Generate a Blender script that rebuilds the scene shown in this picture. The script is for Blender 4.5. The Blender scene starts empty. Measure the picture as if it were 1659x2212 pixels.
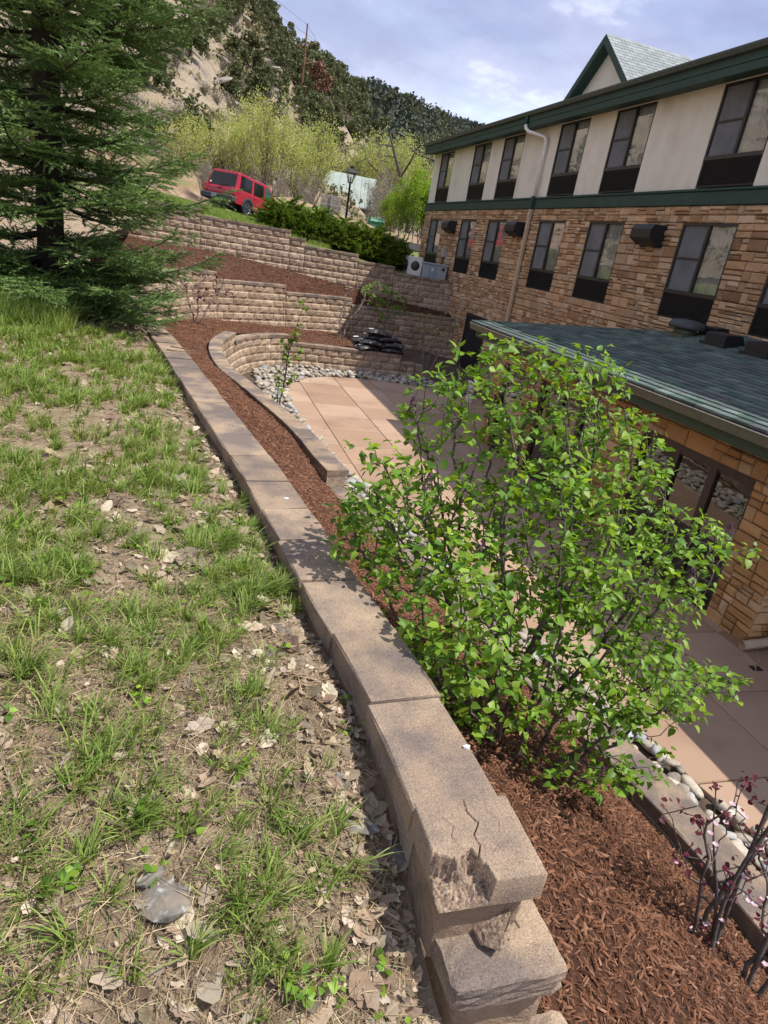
import bpy, math, random
import numpy as np
from mathutils import Matrix, Vector, noise as mnoise

rng = np.random.default_rng(7)
random.seed(7)
SC = bpy.context.scene
COL = SC.collection
R = math.radians

# ------------------------------------------------------------------ camera
FPX = 1418.9                       # focal length in units of a 1659 px wide frame
RIGHT = Vector((0.95397562, -0.25726075, 0.15410196))
DOWN = Vector((0.04077015, -0.3978387, -0.91654905))
FWD = Vector((0.29709982, 0.88064821, -0.36903986))
cam_d = bpy.data.cameras.new('camera')
cam = bpy.data.objects.new('camera', cam_d)
COL.objects.link(cam)
cam_d.sensor_fit = 'HORIZONTAL'
cam_d.sensor_width = 36.0
cam_d.lens = FPX / 1659.0 * 36.0
cam_d.clip_start = 0.05
cam_d.clip_end = 5000
M = Matrix.Identity(4)
for i in range(3):
    M[i][0] = RIGHT[i]; M[i][1] = -DOWN[i]; M[i][2] = -FWD[i]
cam.matrix_world = M
SC.camera = cam

# ------------------------------------------------------------------ sun, sky, exposure
SUN = Vector((0.546, -0.25, 1.0)).normalized()      # towards the sun
sl = bpy.data.lights.new('sun', 'SUN')
sl.energy = 4.6
sl.angle = R(0.53)
sl.color = (1.0, 0.955, 0.88)
so = bpy.data.objects.new('sun', sl)
COL.objects.link(so)
so.rotation_euler = SUN.to_track_quat('Z', 'Y').to_euler()
so.location = (60, 10, 100)

W = bpy.data.worlds.new('World')
SC.world = W
W.use_nodes = True
wn = W.node_tree.nodes; wl = W.node_tree.links
wn.clear()
out = wn.new('ShaderNodeOutputWorld')
bg = wn.new('ShaderNodeBackground')
sky = wn.new('ShaderNodeTexSky')
sky.sky_type = 'NISHITA'
sky.sun_disc = False
sky.sun_elevation = math.asin(SUN.z)
sky.sun_rotation = math.atan2(SUN.x, SUN.y)
sky.altitude = 1800
bg.inputs['Strength'].default_value = 0.15
tc = wn.new('ShaderNodeTexCoord')
sep = wn.new('ShaderNodeSeparateXYZ'); wl.new(tc.outputs['Generated'], sep.inputs[0])
mx = wn.new('ShaderNodeMath'); mx.operation = 'MAXIMUM'; mx.inputs[1].default_value = 0.0
wl.new(sep.outputs['Z'], mx.inputs[0])
ad = wn.new('ShaderNodeMath'); ad.operation = 'ADD'; ad.inputs[1].default_value = 0.22
wl.new(mx.outputs[0], ad.inputs[0])
dv = wn.new('ShaderNodeVectorMath'); dv.operation = 'DIVIDE'
cb = wn.new('ShaderNodeCombineXYZ')
for k in range(3): wl.new(ad.outputs[0], cb.inputs[k])
wl.new(tc.outputs['Generated'], dv.inputs[0]); wl.new(cb.outputs[0], dv.inputs[1])
def wnoise(scale, detail, rough, off):
    mp = wn.new('ShaderNodeMapping'); mp.inputs['Location'].default_value = off
    mp.inputs['Scale'].default_value = (1, 1, 0.3)
    wl.new(dv.outputs[0], mp.inputs[0])
    n = wn.new('ShaderNodeTexNoise'); n.inputs['Scale'].default_value = scale
    n.inputs['Detail'].default_value = detail; n.inputs['Roughness'].default_value = rough
    wl.new(mp.outputs[0], n.inputs['Vector'])
    return n
def ramp(nodes, links, fac, stops):
    r = nodes.new('ShaderNodeValToRGB')
    while len(r.color_ramp.elements) < len(stops): r.color_ramp.elements.new(0.5)
    for e, (p, c) in zip(r.color_ramp.elements, stops):
        e.position = p
        e.color = (c[0], c[1], c[2], 1) if not isinstance(c, (int, float)) else (c, c, c, 1)
    links.new(fac, r.inputs[0])
    return r
n1 = wnoise(0.9, 7, 0.55, (3.1, 0.4, 0))
n2 = wnoise(1.7, 8, 0.6, (9.3, 4.2, 1))
cov = ramp(wn, wl, n1.outputs['Fac'], [(0.30, 0.0), (0.52, 1.0)])
shade = ramp(wn, wl, n2.outputs['Fac'], [(0.36, (2.2, 2.5, 4.0)), (0.50, (2.9, 3.25, 4.8)), (0.64, (6.6, 6.8, 7.3))])
mixs = wn.new('ShaderNodeMix'); mixs.data_type = 'RGBA'
wl.new(cov.outputs[0], mixs.inputs['Factor'])
skyk = wn.new('ShaderNodeMix'); skyk.data_type = 'RGBA'; skyk.blend_type = 'MULTIPLY'; skyk.inputs['Factor'].default_value = 1
wl.new(sky.outputs[0], skyk.inputs['A']); skyk.inputs['B'].default_value = (1.25, 1.15, 1.1, 1)
wl.new(skyk.outputs['Result'], mixs.inputs['A'])
wl.new(shade.outputs[0], mixs.inputs['B'])
# low bright band of cloud over the hills
hz = ramp(wn, wl, sep.outputs['Z'], [(0.10, 0.75), (0.30, 0.0)])
hm = wn.new('ShaderNodeMix'); hm.data_type = 'RGBA'
hmul = wn.new('ShaderNodeMath'); hmul.operation = 'MULTIPLY'
wl.new(hz.outputs[0], hmul.inputs[0]); wl.new(n2.outputs['Fac'], hmul.inputs[1])
wl.new(hmul.outputs[0], hm.inputs['Factor'])
wl.new(mixs.outputs['Result'], hm.inputs['A']); hm.inputs['B'].default_value = (8.5, 8.7, 9.3, 1)
wl.new(hm.outputs['Result'], bg.inputs['Color'])
wl.new(bg.outputs[0], out.inputs[0])

SC.view_settings.view_transform = 'Standard'
SC.view_settings.look = 'None'
SC.view_settings.gamma = 1.0
SC.view_settings.use_curve_mapping = False
SC.view_settings.exposure = 0.30
SC.cycles.max_bounces = 6
SC.cycles.transparent_max_bounces = 12
SC.cycles.diffuse_bounces = 3
SC.cycles.glossy_bounces = 3
SC.cycles.caustics_reflective = False
SC.cycles.caustics_refractive = False

# ------------------------------------------------------------------ materials
def new_mat(name):
    m = bpy.data.materials.new(name); m.use_nodes = True
    nt = m.node_tree
    b = nt.nodes['Principled BSDF']
    return m, nt.nodes, nt.links, b

def pmat(name, stops, scale=4.0, rough=0.85, bump=0.0, bscale=30.0, rand=None, rv=(0.8, 1.2), rh=0.0,
         spec=0.3, detail=5, stretch=None, speck=None, metallic=0.0, coat=0.0, transl=0.0, mottle=None, bdist=0.01, tcol=None):
    """stops: [(pos, rgb)...] driven by world-space noise."""
    m, N, L, b = new_mat(name)
    geo = N.new('ShaderNodeNewGeometry')
    vec = geo.outputs['Position']
    if stretch:
        mp = N.new('ShaderNodeMapping'); mp.inputs['Scale'].default_value = stretch
        L.new(vec, mp.inputs[0]); vec = mp.outputs[0]
    n = N.new('ShaderNodeTexNoise'); n.inputs['Scale'].default_value = scale; n.inputs['Detail'].default_value = detail
    n.inputs['Roughness'].default_value = 0.6
    L.new(vec, n.inputs['Vector'])
    fac = n.outputs['Fac']
    rnd = None
    if rand in ('obj', 'both'):
        oi = N.new('ShaderNodeObjectInfo'); rnd = oi.outputs['Random']
    if rand in ('island', 'both'):
        ri = geo.outputs['Random Per Island']
        if rnd is None: rnd = ri
        else:
            a = N.new('ShaderNodeMath'); a.operation = 'ADD'; L.new(rnd, a.inputs[0]); L.new(ri, a.inputs[1])
            f = N.new('ShaderNodeMath'); f.operation = 'FRACT'; L.new(a.outputs[0], f.inputs[0]); rnd = f.outputs[0]
    if rnd is not None and len(stops) > 2:
        # colour picked mostly by the piece itself, noise only nudges it
        mm = N.new('ShaderNodeMix'); mm.inputs['Factor'].default_value = 0.6
        L.new(fac, mm.inputs['A']); L.new(rnd, mm.inputs['B']); fac = mm.outputs['Result']
    cr = ramp(N, L, fac, stops)
    colr = cr.outputs[0]
    if mottle:
        n3 = N.new('ShaderNodeTexNoise'); n3.inputs['Scale'].default_value = mottle[0]; n3.inputs['Detail'].default_value = 6
        L.new(geo.outputs['Position'], n3.inputs['Vector'])
        r3 = ramp(N, L, n3.outputs['Fac'], [(mottle[1], 0.0), (mottle[2], 1.0)])
        mm = N.new('ShaderNodeMix'); mm.data_type = 'RGBA'
        L.new(r3.outputs[0], mm.inputs['Factor']); L.new(colr, mm.inputs['A'])
        mm.inputs['B'].default_value = (*mottle[3], 1); colr = mm.outputs['Result']
    if speck:
        v = N.new('ShaderNodeTexVoronoi'); v.inputs['Scale'].default_value = speck[0]
        L.new(geo.outputs['Position'], v.inputs['Vector'])
        sp = N.new('ShaderNodeSeparateColor'); L.new(v.outputs['Color'], sp.inputs[0])
        r4 = ramp(N, L, sp.outputs[0], [(0.0, speck[1]), (0.5, (1, 1, 1)), (0.86, (1.05, 1.05, 1.05)), (1.0, speck[2])])
        mm = N.new('ShaderNodeMix'); mm.data_type = 'RGBA'; mm.blend_type = 'MULTIPLY'; mm.inputs['Factor'].default_value = 1.0
        L.new(colr, mm.inputs['A']); L.new(r4.outputs[0], mm.inputs['B']); colr = mm.outputs['Result']
    if rnd is not None:
        hs = N.new('ShaderNodeHueSaturation')
        mr = N.new('ShaderNodeMapRange'); mr.inputs['To Min'].default_value = rv[0]; mr.inputs['To Max'].default_value = rv[1]
        w = N.new('ShaderNodeMath'); w.operation = 'MULTIPLY'; w.inputs[1].default_value = 7.31; L.new(rnd, w.inputs[0])
        f = N.new('ShaderNodeMath'); f.operation = 'FRACT'; L.new(w.outputs[0], f.inputs[0])
        L.new(f.outputs[0], mr.inputs['Value']); L.new(mr.outputs[0], hs.inputs['Value'])
        if rh:
            w2 = N.new('ShaderNodeMath'); w2.operation = 'MULTIPLY'; w2.inputs[1].default_value = 13.7; L.new(rnd, w2.inputs[0])
            f2 = N.new('ShaderNodeMath'); f2.operation = 'FRACT'; L.new(w2.outputs[0], f2.inputs[0])
            m2 = N.new('ShaderNodeMapRange'); m2.inputs['To Min'].default_value = 0.5 - rh; m2.inputs['To Max'].default_value = 0.5 + rh
            L.new(f2.outputs[0], m2.inputs['Value']); L.new(m2.outputs[0], hs.inputs['Hue'])
        L.new(colr, hs.inputs['Color']); colr = hs.outputs[0]
    L.new(colr, b.inputs['Base Color'])
    b.inputs['Roughness'].default_value = rough
    b.inputs['Specular IOR Level'].default_value = spec
    b.inputs['Metallic'].default_value = metallic
    b.inputs['Coat Weight'].default_value = coat
    if bump:
        nb = N.new('ShaderNodeTexNoise'); nb.inputs['Scale'].default_value = bscale; nb.inputs['Detail'].default_value = 6
        nb.inputs['Roughness'].default_value = 0.65
        L.new(geo.outputs['Position'], nb.inputs['Vector'])
        bp = N.new('ShaderNodeBump'); bp.inputs['Strength'].default_value = bump; bp.inputs['Distance'].default_value = bdist
        L.new(nb.outputs['Fac'], bp.inputs['Height']); L.new(bp.outputs[0], b.inputs['Normal'])
    if transl:
        tr = N.new('ShaderNodeBsdfTranslucent')
        if tcol:
            mc = N.new('ShaderNodeMix'); mc.data_type = 'RGBA'; mc.blend_type = 'MULTIPLY'; mc.inputs['Factor'].default_value = 1
            L.new(colr, mc.inputs['A']); mc.inputs['B'].default_value = (*tcol, 1); L.new(mc.outputs['Result'], tr.inputs[0])
        else: L.new(colr, tr.inputs[0])
        ms = N.new('ShaderNodeMixShader'); ms.inputs[0].default_value = transl
        L.new(b.outputs[0], ms.inputs[1]); L.new(tr.outputs[0], ms.inputs[2])
        L.new(ms.outputs[0], N['Material Output'].inputs[0])
    return m

def flat(name, c, rough=0.5, spec=0.4, metallic=0.0, coat=0.0, var=0.08, scale=6.0, bump=0.0, bscale=40):
    lo = tuple(x * (1 - var) for x in c); hi = tuple(min(1, x * (1 + var)) for x in c)
    return pmat(name, [(0.3, lo), (0.7, hi)], scale=scale, rough=rough, spec=spec, metallic=metallic, coat=coat, bump=bump, bscale=bscale)

def glass_mat(name, tint=(0.93, 0.95, 0.94), ior=1.6, refl=1.0):
    m, N, L, b = new_mat(name)
    N.remove(b)
    t = N.new('ShaderNodeBsdfTransparent'); t.inputs[0].default_value = (*tint, 1)
    g = N.new('ShaderNodeBsdfGlossy'); g.inputs['Roughness'].default_value = 0.015; g.inputs[0].default_value = (refl, refl, refl, 1)
    nz = N.new('ShaderNodeTexNoise'); nz.inputs['Scale'].default_value = 1.3
    geo = N.new('ShaderNodeNewGeometry'); L.new(geo.outputs['Position'], nz.inputs['Vector'])
    bp = N.new('ShaderNodeBump'); bp.inputs['Strength'].default_value = 0.06; bp.inputs['Distance'].default_value = 0.05
    L.new(nz.outputs['Fac'], bp.inputs['Height']); L.new(bp.outputs[0], g.inputs['Normal'])
    fr = N.new('ShaderNodeFresnel'); fr.inputs['IOR'].default_value = ior
    mul = N.new('ShaderNodeMath'); mul.operation = 'MULTIPLY'; mul.inputs[1].default_value = 2.2; mul.use_clamp = True
    L.new(fr.outputs[0], mul.inputs[0])
    ms = N.new('ShaderNodeMixShader'); L.new(mul.outputs[0], ms.inputs[0])
    L.new(t.outputs[0], ms.inputs[1]); L.new(g.outputs[0], ms.inputs[2])
    L.new(ms.outputs[0], N['Material Output'].inputs[0])
    return m

MAT = {}
MAT['block'] = pmat('split_face_concrete', [(0.2, (0.33, 0.235, 0.16)), (0.5, (0.44, 0.325, 0.23)), (0.8, (0.52, 0.40, 0.29))], scale=5, rough=0.95,
                    bump=1.0, bscale=38, rand='obj', rv=(0.84, 1.1), mottle=(9.0, 0.52, 0.75, (0.23, 0.165, 0.12)), bdist=0.03)
MAT['cap'] = pmat('cap_concrete', [(0.25, (0.285, 0.208, 0.142)), (0.75, (0.41, 0.31, 0.215))], scale=2.2, rough=0.95, bump=0.8, bscale=160, rand='obj', rv=(0.92, 1.08),
                  speck=(330, (0.62, 0.58, 0.56), (1.4, 1.33, 1.25)), mottle=(3.0, 0.42, 0.60, (0.175, 0.14, 0.12)), bdist=0.004)
MAT['chip'] = pmat('broken_concrete', [(0.3, (0.26, 0.185, 0.13)), (0.7, (0.46, 0.35, 0.255))], scale=90, rough=1, bump=1.0, bscale=120, speck=(130, (0.5, 0.45, 0.45), (1.5, 1.4, 1.35)), bdist=0.01)
MAT['stone'] = pmat('ashlar_stone', [(0.18, (0.33, 0.185, 0.095)), (0.4, (0.47, 0.285, 0.15)), (0.6, (0.53, 0.345, 0.20)), (0.85, (0.54, 0.41, 0.28))], scale=3, rough=0.9,
                    bump=0.8, bscale=22, rand='both', rv=(0.7, 1.18), mottle=(7.0, 0.5, 0.8, (0.48, 0.30, 0.16)), bdist=0.025)
MAT['astone'] = pmat('ashlar_stone_warm', [(0.18, (0.36, 0.19, 0.075)), (0.5, (0.47, 0.27, 0.11)), (0.85, (0.50, 0.36, 0.21))], scale=4, rough=0.9,
                     bump=0.8, bscale=16, rand='both', rv=(0.8, 1.18), mottle=(6.0, 0.52, 0.8, (0.42, 0.23, 0.10)), bdist=0.02)
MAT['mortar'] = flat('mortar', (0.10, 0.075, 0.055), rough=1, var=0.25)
MAT['stucco'] = pmat('cream_stucco', [(0.3, (0.64, 0.59, 0.49)), (0.7, (0.75, 0.70, 0.60))], scale=1.6, rough=0.95, bump=0.35, bscale=60, stretch=(1, 1, 0.35), mottle=(1.2, 0.55, 0.9, (0.52, 0.45, 0.37)))
MAT['green'] = pmat('green_trim_paint', [(0.3, (0.022, 0.050, 0.039)), (0.7, (0.032, 0.066, 0.051))], scale=2.5, rough=0.6, bump=0.12, bscale=80)
MAT['agreen'] = pmat('olive_green_trim', [(0.3, (0.036, 0.062, 0.038)), (0.7, (0.050, 0.08, 0.05))], scale=2.5, rough=0.55, bump=0.1, bscale=80)
MAT['gutter'] = flat('gutter_dark', (0.05, 0.062, 0.055), rough=0.45, var=0.2)
MAT['agutter'] = flat('gutter_olive', (0.095, 0.10, 0.065), rough=0.4, var=0.2)
MAT['lip'] = flat('gutter_lip_worn', (0.62, 0.56, 0.44), rough=0.6, var=0.25, scale=12)
MAT['debris'] = pmat('gutter_debris', [(0.3, (0.08, 0.05, 0.03)), (0.7, (0.22, 0.14, 0.08))], scale=40, rough=1, bump=1, bscale=80)
MAT['shingle'] = pmat('green_asphalt_shingle', [(0.15, (0.060, 0.080, 0.074)), (0.40, (0.115, 0.170, 0.142)), (0.6, (0.11, 0.118, 0.122)), (0.9, (0.18, 0.255, 0.21))], scale=5, rough=0.95, bump=0.6, bscale=170,
                      rand='both', rv=(0.75, 1.15), speck=(320, (0.55, 0.55, 0.55), (1.5, 1.5, 1.5)), bdist=0.004)
MAT['gshingle'] = pmat('grey_green_shingle', [(0.2, (0.22, 0.245, 0.245)), (0.8, (0.33, 0.355, 0.35))], scale=6, rough=0.95, rand='both', rv=(0.85, 1.12))
MAT['black'] = flat('black_metal', (0.016, 0.016, 0.018), rough=0.45, var=0.2)
MAT['frame'] = flat('dark_bronze_frame', (0.030, 0.027, 0.026), rough=0.4, var=0.15)
MAT['aframe'] = flat('brown_frame', (0.050, 0.033, 0.026), rough=0.45, var=0.2)
MAT['screen'] = flat('insect_screen', (0.15, 0.155, 0.16), rough=0.75, spec=0.2, var=0.2, scale=2)
MAT['curtain'] = pmat('curtain', [(0.3, (0.58, 0.58, 0.56)), (0.7, (0.76, 0.75, 0.71))], scale=3, rough=0.95, stretch=(1, 5, 0.4))
MAT['glass'] = glass_mat('window_glass')
MAT['aglass'] = glass_mat('patio_glass', (0.85, 0.87, 0.87), 1.5)
MAT['white'] = flat('white_paint', (0.72, 0.70, 0.66), rough=0.5, var=0.08)
MAT['tan'] = flat('tan_metal', (0.50, 0.38, 0.26), rough=0.5, var=0.1)
MAT['acgrey'] = flat('grey_cabinet', (0.36, 0.39, 0.42), rough=0.45, var=0.06)
MAT['acblue'] = flat('blue_grey_panel', (0.27, 0.33, 0.40), rough=0.45, var=0.06)
MAT['patio'] = pmat('stained_concrete', [(0.25, (0.33, 0.21, 0.135)), (0.55, (0.385, 0.255, 0.17)), (0.8, (0.42, 0.295, 0.205))], scale=1.6, rough=0.7, bump=0.2, bscale=60, spec=0.35, rand='obj', rv=(0.90, 1.06), detail=9,
                    mottle=(0.9, 0.50, 0.78, (0.25, 0.15, 0.105)), bdist=0.004)
MAT['river'] = pmat('river_stone', [(0.1, (0.20, 0.17, 0.14)), (0.35, (0.38, 0.33, 0.26)), (0.6, (0.47, 0.41, 0.33)), (0.8, (0.30, 0.32, 0.34)), (0.95, (0.42, 0.28, 0.20))], scale=6, rough=0.7,
                    bump=0.15, bscale=60, rand='both', rv=(0.75, 1.2), speck=(60, (0.8, 0.8, 0.8), (1.15, 1.15, 1.1)))
MAT['soil'] = pmat('brown_soil', [(0.25, (0.19, 0.14, 0.092)), (0.5, (0.32, 0.24, 0.16)), (0.75, (0.44, 0.34, 0.235))], scale=9, rough=1, bump=1, bscale=45, bdist=0.03, detail=8)
MAT['dsoil'] = pmat('dark_soil', [(0.25, (0.06, 0.042, 0.03)), (0.75, (0.15, 0.105, 0.075))], scale=9, rough=1, bump=1, bscale=35, bdist=0.03, detail=8)
MAT['mulchbed'] = pmat('mulch_under', [(0.3, (0.045, 0.020, 0.012)), (0.7, (0.15, 0.066, 0.036))], scale=40, rough=1, bump=1, bscale=60, bdist=0.03)
MAT['mulch'] = pmat('mulch_chip', [(0.12, (0.065, 0.027, 0.015)), (0.4, (0.16, 0.068, 0.035)), (0.7, (0.22, 0.105, 0.06)), (0.95, (0.34, 0.20, 0.125))], scale=20, rough=0.95, rand='island', rv=(0.7, 1.2))
MAT['mulch2'] = pmat('mulch_chip_dark', [(0.12, (0.045, 0.019, 0.012)), (0.5, (0.105, 0.045, 0.027)), (0.95, (0.21, 0.105, 0.065))], scale=20, rough=0.95, rand='island', rv=(0.7, 1.2))
MAT['grass'] = pmat('grass_blade', [(0.1, (0.11, 0.185, 0.03)), (0.45, (0.21, 0.31, 0.06)), (0.75, (0.33, 0.40, 0.11)), (1.0, (0.55, 0.48, 0.25))], scale=3, rough=0.6, rand='island', rv=(0.75, 1.25), transl=0.35, tcol=(1.3, 1.25, 0.6))
MAT['straw'] = pmat('dry_straw', [(0.1, (0.16, 0.105, 0.06)), (0.5, (0.38, 0.28, 0.16)), (0.9, (0.58, 0.47, 0.30))], scale=5, rough=0.9, rand='island', rv=(0.7, 1.15))
MAT['dleaf'] = pmat('dead_leaf', [(0.1, (0.20, 0.13, 0.08)), (0.4, (0.38, 0.285, 0.19)), (0.7, (0.50, 0.41, 0.30)), (0.95, (0.62, 0.54, 0.43))], scale=25, rough=0.85, rand='both', rv=(0.42, 1.25), rh=0.02, transl=0.15)
MAT['twig'] = pmat('dry_twig', [(0.3, (0.13, 0.085, 0.055)), (0.7, (0.33, 0.26, 0.19))], scale=8, rough=0.9, rand='both', rv=(0.6, 1.2))
MAT['rock'] = pmat('grey_rock', [(0.25, (0.19, 0.17, 0.15)), (0.5, (0.36, 0.33, 0.29)), (0.78, (0.52, 0.42, 0.31))], scale=9, rough=0.95, bump=0.9, bscale=40, bdist=0.02, detail=8)
MAT['fieldrock'] = pmat('lichened_rock', [(0.25, (0.08, 0.075, 0.07)), (0.5, (0.17, 0.155, 0.135)), (0.75, (0.30, 0.235, 0.17))], scale=14, rough=0.95, bump=0.6, bscale=150, bdist=0.004, detail=8, mottle=(26, 0.56, 0.66, (0.36, 0.35, 0.32)))
MAT['lilac'] = pmat('lilac_leaf', [(0.1, (0.085, 0.185, 0.022)), (0.45, (0.165, 0.31, 0.032)), (0.9, (0.30, 0.43, 0.045))], scale=2, rough=0.46, spec=0.35, rand='both', rv=(0.6, 1.25), rh=0.012, transl=0.40, tcol=(1.5, 1.4, 0.4))
MAT['lflower'] = pmat('lilac_bud', [(0.2, (0.06, 0.025, 0.045)), (0.8, (0.15, 0.07, 0.12))], scale=60, rough=0.8)
MAT['bark'] = pmat('lilac_bark', [(0.3, (0.05, 0.041, 0.036)), (0.7, (0.16, 0.13, 0.11))], scale=14, rough=0.9, bump=0.5, bscale=60)
MAT['pbark'] = pmat('grey_bark', [(0.3, (0.15, 0.115, 0.09)), (0.7, (0.30, 0.245, 0.20))], scale=6, rough=0.9, rand='obj')
MAT['spbark'] = pmat('spruce_bark', [(0.3, (0.022, 0.018, 0.016)), (0.7, (0.065, 0.05, 0.042))], scale=14, rough=0.95, bump=0.7, bscale=40)
MAT['needle'] = pmat('spruce_needle', [(0.1, (0.075, 0.15, 0.040)), (0.5, (0.17, 0.27, 0.080)), (0.9, (0.28, 0.38, 0.13))], scale=1.2, rough=0.6, rand='island', rv=(0.75, 1.25), transl=0.2)
MAT['juniper'] = pmat('spreading_juniper', [(0.1, (0.07, 0.135, 0.014)), (0.5, (0.15, 0.23, 0.026)), (0.9, (0.27, 0.32, 0.045))], scale=1.5, rough=0.7, rand='island', rv=(0.7, 1.25), transl=0.2)
MAT['hilljun'] = pmat('hill_juniper', [(0.1, (0.065, 0.082, 0.036)), (0.5, (0.12, 0.14, 0.058)), (0.9, (0.20, 0.21, 0.09))], scale=0.3, rough=0.85, rand='both', rv=(0.7, 1.25), rh=0.02, transl=0.15)
MAT['rustjun'] = pmat('rust_foliage', [(0.2, (0.13, 0.065, 0.04)), (0.8, (0.24, 0.13, 0.085))], scale=0.3, rough=0.85, rand='island')
MAT['lime'] = pmat('spring_leaf', [(0.1, (0.36, 0.42, 0.08)), (0.5, (0.52, 0.56, 0.13)), (0.9, (0.66, 0.65, 0.24))], scale=0.5, rough=0.7, rand='both', rv=(0.75, 1.2), transl=0.4)
MAT['brightlime'] = pmat('bright_spring_leaf', [(0.1, (0.14, 0.25, 0.018)), (0.5, (0.25, 0.38, 0.025)), (0.9, (0.38, 0.48, 0.05))], scale=0.5, rough=0.7, rand='both', rv=(0.8, 1.2), transl=0.4)
MAT['greytwig'] = pmat('bare_twigs', [(0.2, (0.20, 0.165, 0.13)), (0.8, (0.36, 0.31, 0.25))], scale=0.5, rough=0.9, rand='both')
MAT['deadwood'] = pmat('dark_deadwood', [(0.2, (0.05, 0.04, 0.035)), (0.8, (0.13, 0.105, 0.09))], scale=2, rough=0.9)
MAT['purple'] = pmat('plum_leaf', [(0.1, (0.075, 0.012, 0.022)), (0.9, (0.20, 0.035, 0.055))], scale=4, rough=0.5, rand='both', rv=(0.7, 1.25), transl=0.3)
MAT['blossom'] = pmat('pink_blossom', [(0.2, (0.60, 0.36, 0.44)), (0.8, (0.80, 0.64, 0.70))], scale=30, rough=0.7, rand='island', transl=0.3)
MAT['yleaf'] = pmat('young_leaf', [(0.1, (0.12, 0.22, 0.025)), (0.9, (0.26, 0.36, 0.05))], scale=3, rough=0.55, rand='both', rv=(0.75, 1.2), transl=0.35)
MAT['dkleaf'] = pmat('dark_broadleaf', [(0.1, (0.018, 0.030, 0.010)), (0.9, (0.06, 0.08, 0.025))], scale=2, rough=0.6, rand='island')
MAT['hill'] = pmat('dry_hillside', [(0.28, (0.20, 0.18, 0.10)), (0.42, (0.33, 0.26, 0.165)), (0.55, (0.37, 0.30, 0.215)), (0.66, (0.27, 0.225, 0.175)), (0.78, (0.18, 0.185, 0.09))], scale=0.12, rough=1, bump=1, bscale=1.5, bdist=0.5, detail=10, mottle=(0.6, 0.50, 0.62, (0.235, 0.19, 0.15)))
MAT['bank'] = pmat('reddish_bank', [(0.25, (0.22, 0.135, 0.085)), (0.5, (0.34, 0.225, 0.15)), (0.75, (0.42, 0.31, 0.22))], scale=0.9, rough=1, bump=1, bscale=5, bdist=0.15, detail=9, mottle=(0.35, 0.52, 0.66, (0.20, 0.20, 0.08)))
MAT['turf'] = pmat('turf_ground', [(0.25, (0.10, 0.13, 0.035)), (0.6, (0.17, 0.19, 0.06)), (0.85, (0.30, 0.24, 0.14))], scale=1.3, rough=1, bump=1, bscale=20, bdist=0.04, detail=8)
MAT['farhill'] = pmat('far_hill_scrub', [(0.3, (0.055, 0.065, 0.045)), (0.55, (0.09, 0.095, 0.065)), (0.75, (0.17, 0.145, 0.11))], scale=0.04, rough=1, detail=10)
MAT['farforest'] = pmat('far_forest', [(0.2, (0.045, 0.060, 0.045)), (0.8, (0.085, 0.10, 0.07))], scale=0.05, rough=1, rand='island', rv=(0.7, 1.3))
MAT['asphalt'] = pmat('asphalt', [(0.3, (0.04, 0.04, 0.042)), (0.7, (0.065, 0.063, 0.06))], scale=3, rough=1.0, spec=0.02, bump=0.4, bscale=80)
MAT['red'] = flat('red_car_paint', (0.36, 0.006, 0.022), rough=0.35, spec=0.4, coat=0.4, var=0.05)
MAT['plast'] = flat('grey_bumper', (0.055, 0.058, 0.062), rough=0.55, var=0.1)
MAT['tyre'] = flat('rubber', (0.018, 0.018, 0.018), rough=0.85, var=0.2)
MAT['alloy'] = flat('alloy', (0.55, 0.55, 0.55), rough=0.35, metallic=0.6, var=0.1)
MAT['carglass'] = flat('tinted_glass', (0.008, 0.009, 0.010), rough=0.08, spec=0.35, var=0.1)
MAT['carglass2'] = flat('green_glass', (0.05, 0.09, 0.085), rough=0.05, spec=0.8, coat=0.5, var=0.1)
MAT['tail'] = flat('tail_light_red', (0.5, 0.01, 0.015), rough=0.15, coat=1, var=0.1)
MAT['lampglass'] = glass_mat('lamp_glass', (0.85, 0.88, 0.9), 1.3)
MAT['greenbox'] = flat('green_box', (0.045, 0.22, 0.12), rough=0.5, var=0.1)
MAT['paleroof'] = pmat('pale_green_roof', [(0.3, (0.27, 0.32, 0.275)), (0.7, (0.34, 0.39, 0.34))], scale=0.8, rough=0.5, stretch=(1, 1, 3))
MAT['oldwood'] = pmat('weathered_wood', [(0.25, (0.19, 0.16, 0.13)), (0.75, (0.40, 0.34, 0.27))], scale=5, rough=0.95, rand='both', rv=(0.75, 1.2))
MAT['polewood'] = pmat('pole_wood', [(0.3, (0.16, 0.075, 0.045)), (0.7, (0.26, 0.13, 0.08))], scale=3, rough=0.9)
MAT['wire'] = flat('wire', (0.10, 0.10, 0.11), rough=0.6)
MAT['galv'] = flat('galvanised', (0.33, 0.34, 0.35), rough=0.5, metallic=0.3)
def bag_mat():
    m, N, L, b = new_mat('mulch_bag_plastic')
    geo = N.new('ShaderNodeNewGeometry')
    n = N.new('ShaderNodeTexNoise'); n.inputs['Scale'].default_value = 9; n.inputs['Detail'].default_value = 4
    L.new(geo.outputs['Position'], n.inputs['Vector'])
    r = ramp(N, L, n.outputs['Fac'], [(0.55, (0.018, 0.015, 0.015)), (0.60, (0.09, 0.07, 0.06)), (0.68, (0.28, 0.26, 0.26))])
    L.new(r.outputs[0], b.inputs['Base Color']); b.inputs['Roughness'].default_value = 0.45; b.inputs['Specular IOR Level'].default_value = 0.5
    n2 = N.new('ShaderNodeTexNoise'); n2.inputs['Scale'].default_value = 13; L.new(geo.outputs['Position'], n2.inputs['Vector'])
    bp = N.new('ShaderNodeBump'); bp.inputs['Strength'].default_value = 0.7; bp.inputs['Distance'].default_value = 0.04
    L.new(n2.outputs['Fac'], bp.inputs['Height']); L.new(bp.outputs[0], b.inputs['Normal'])
    return m
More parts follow.
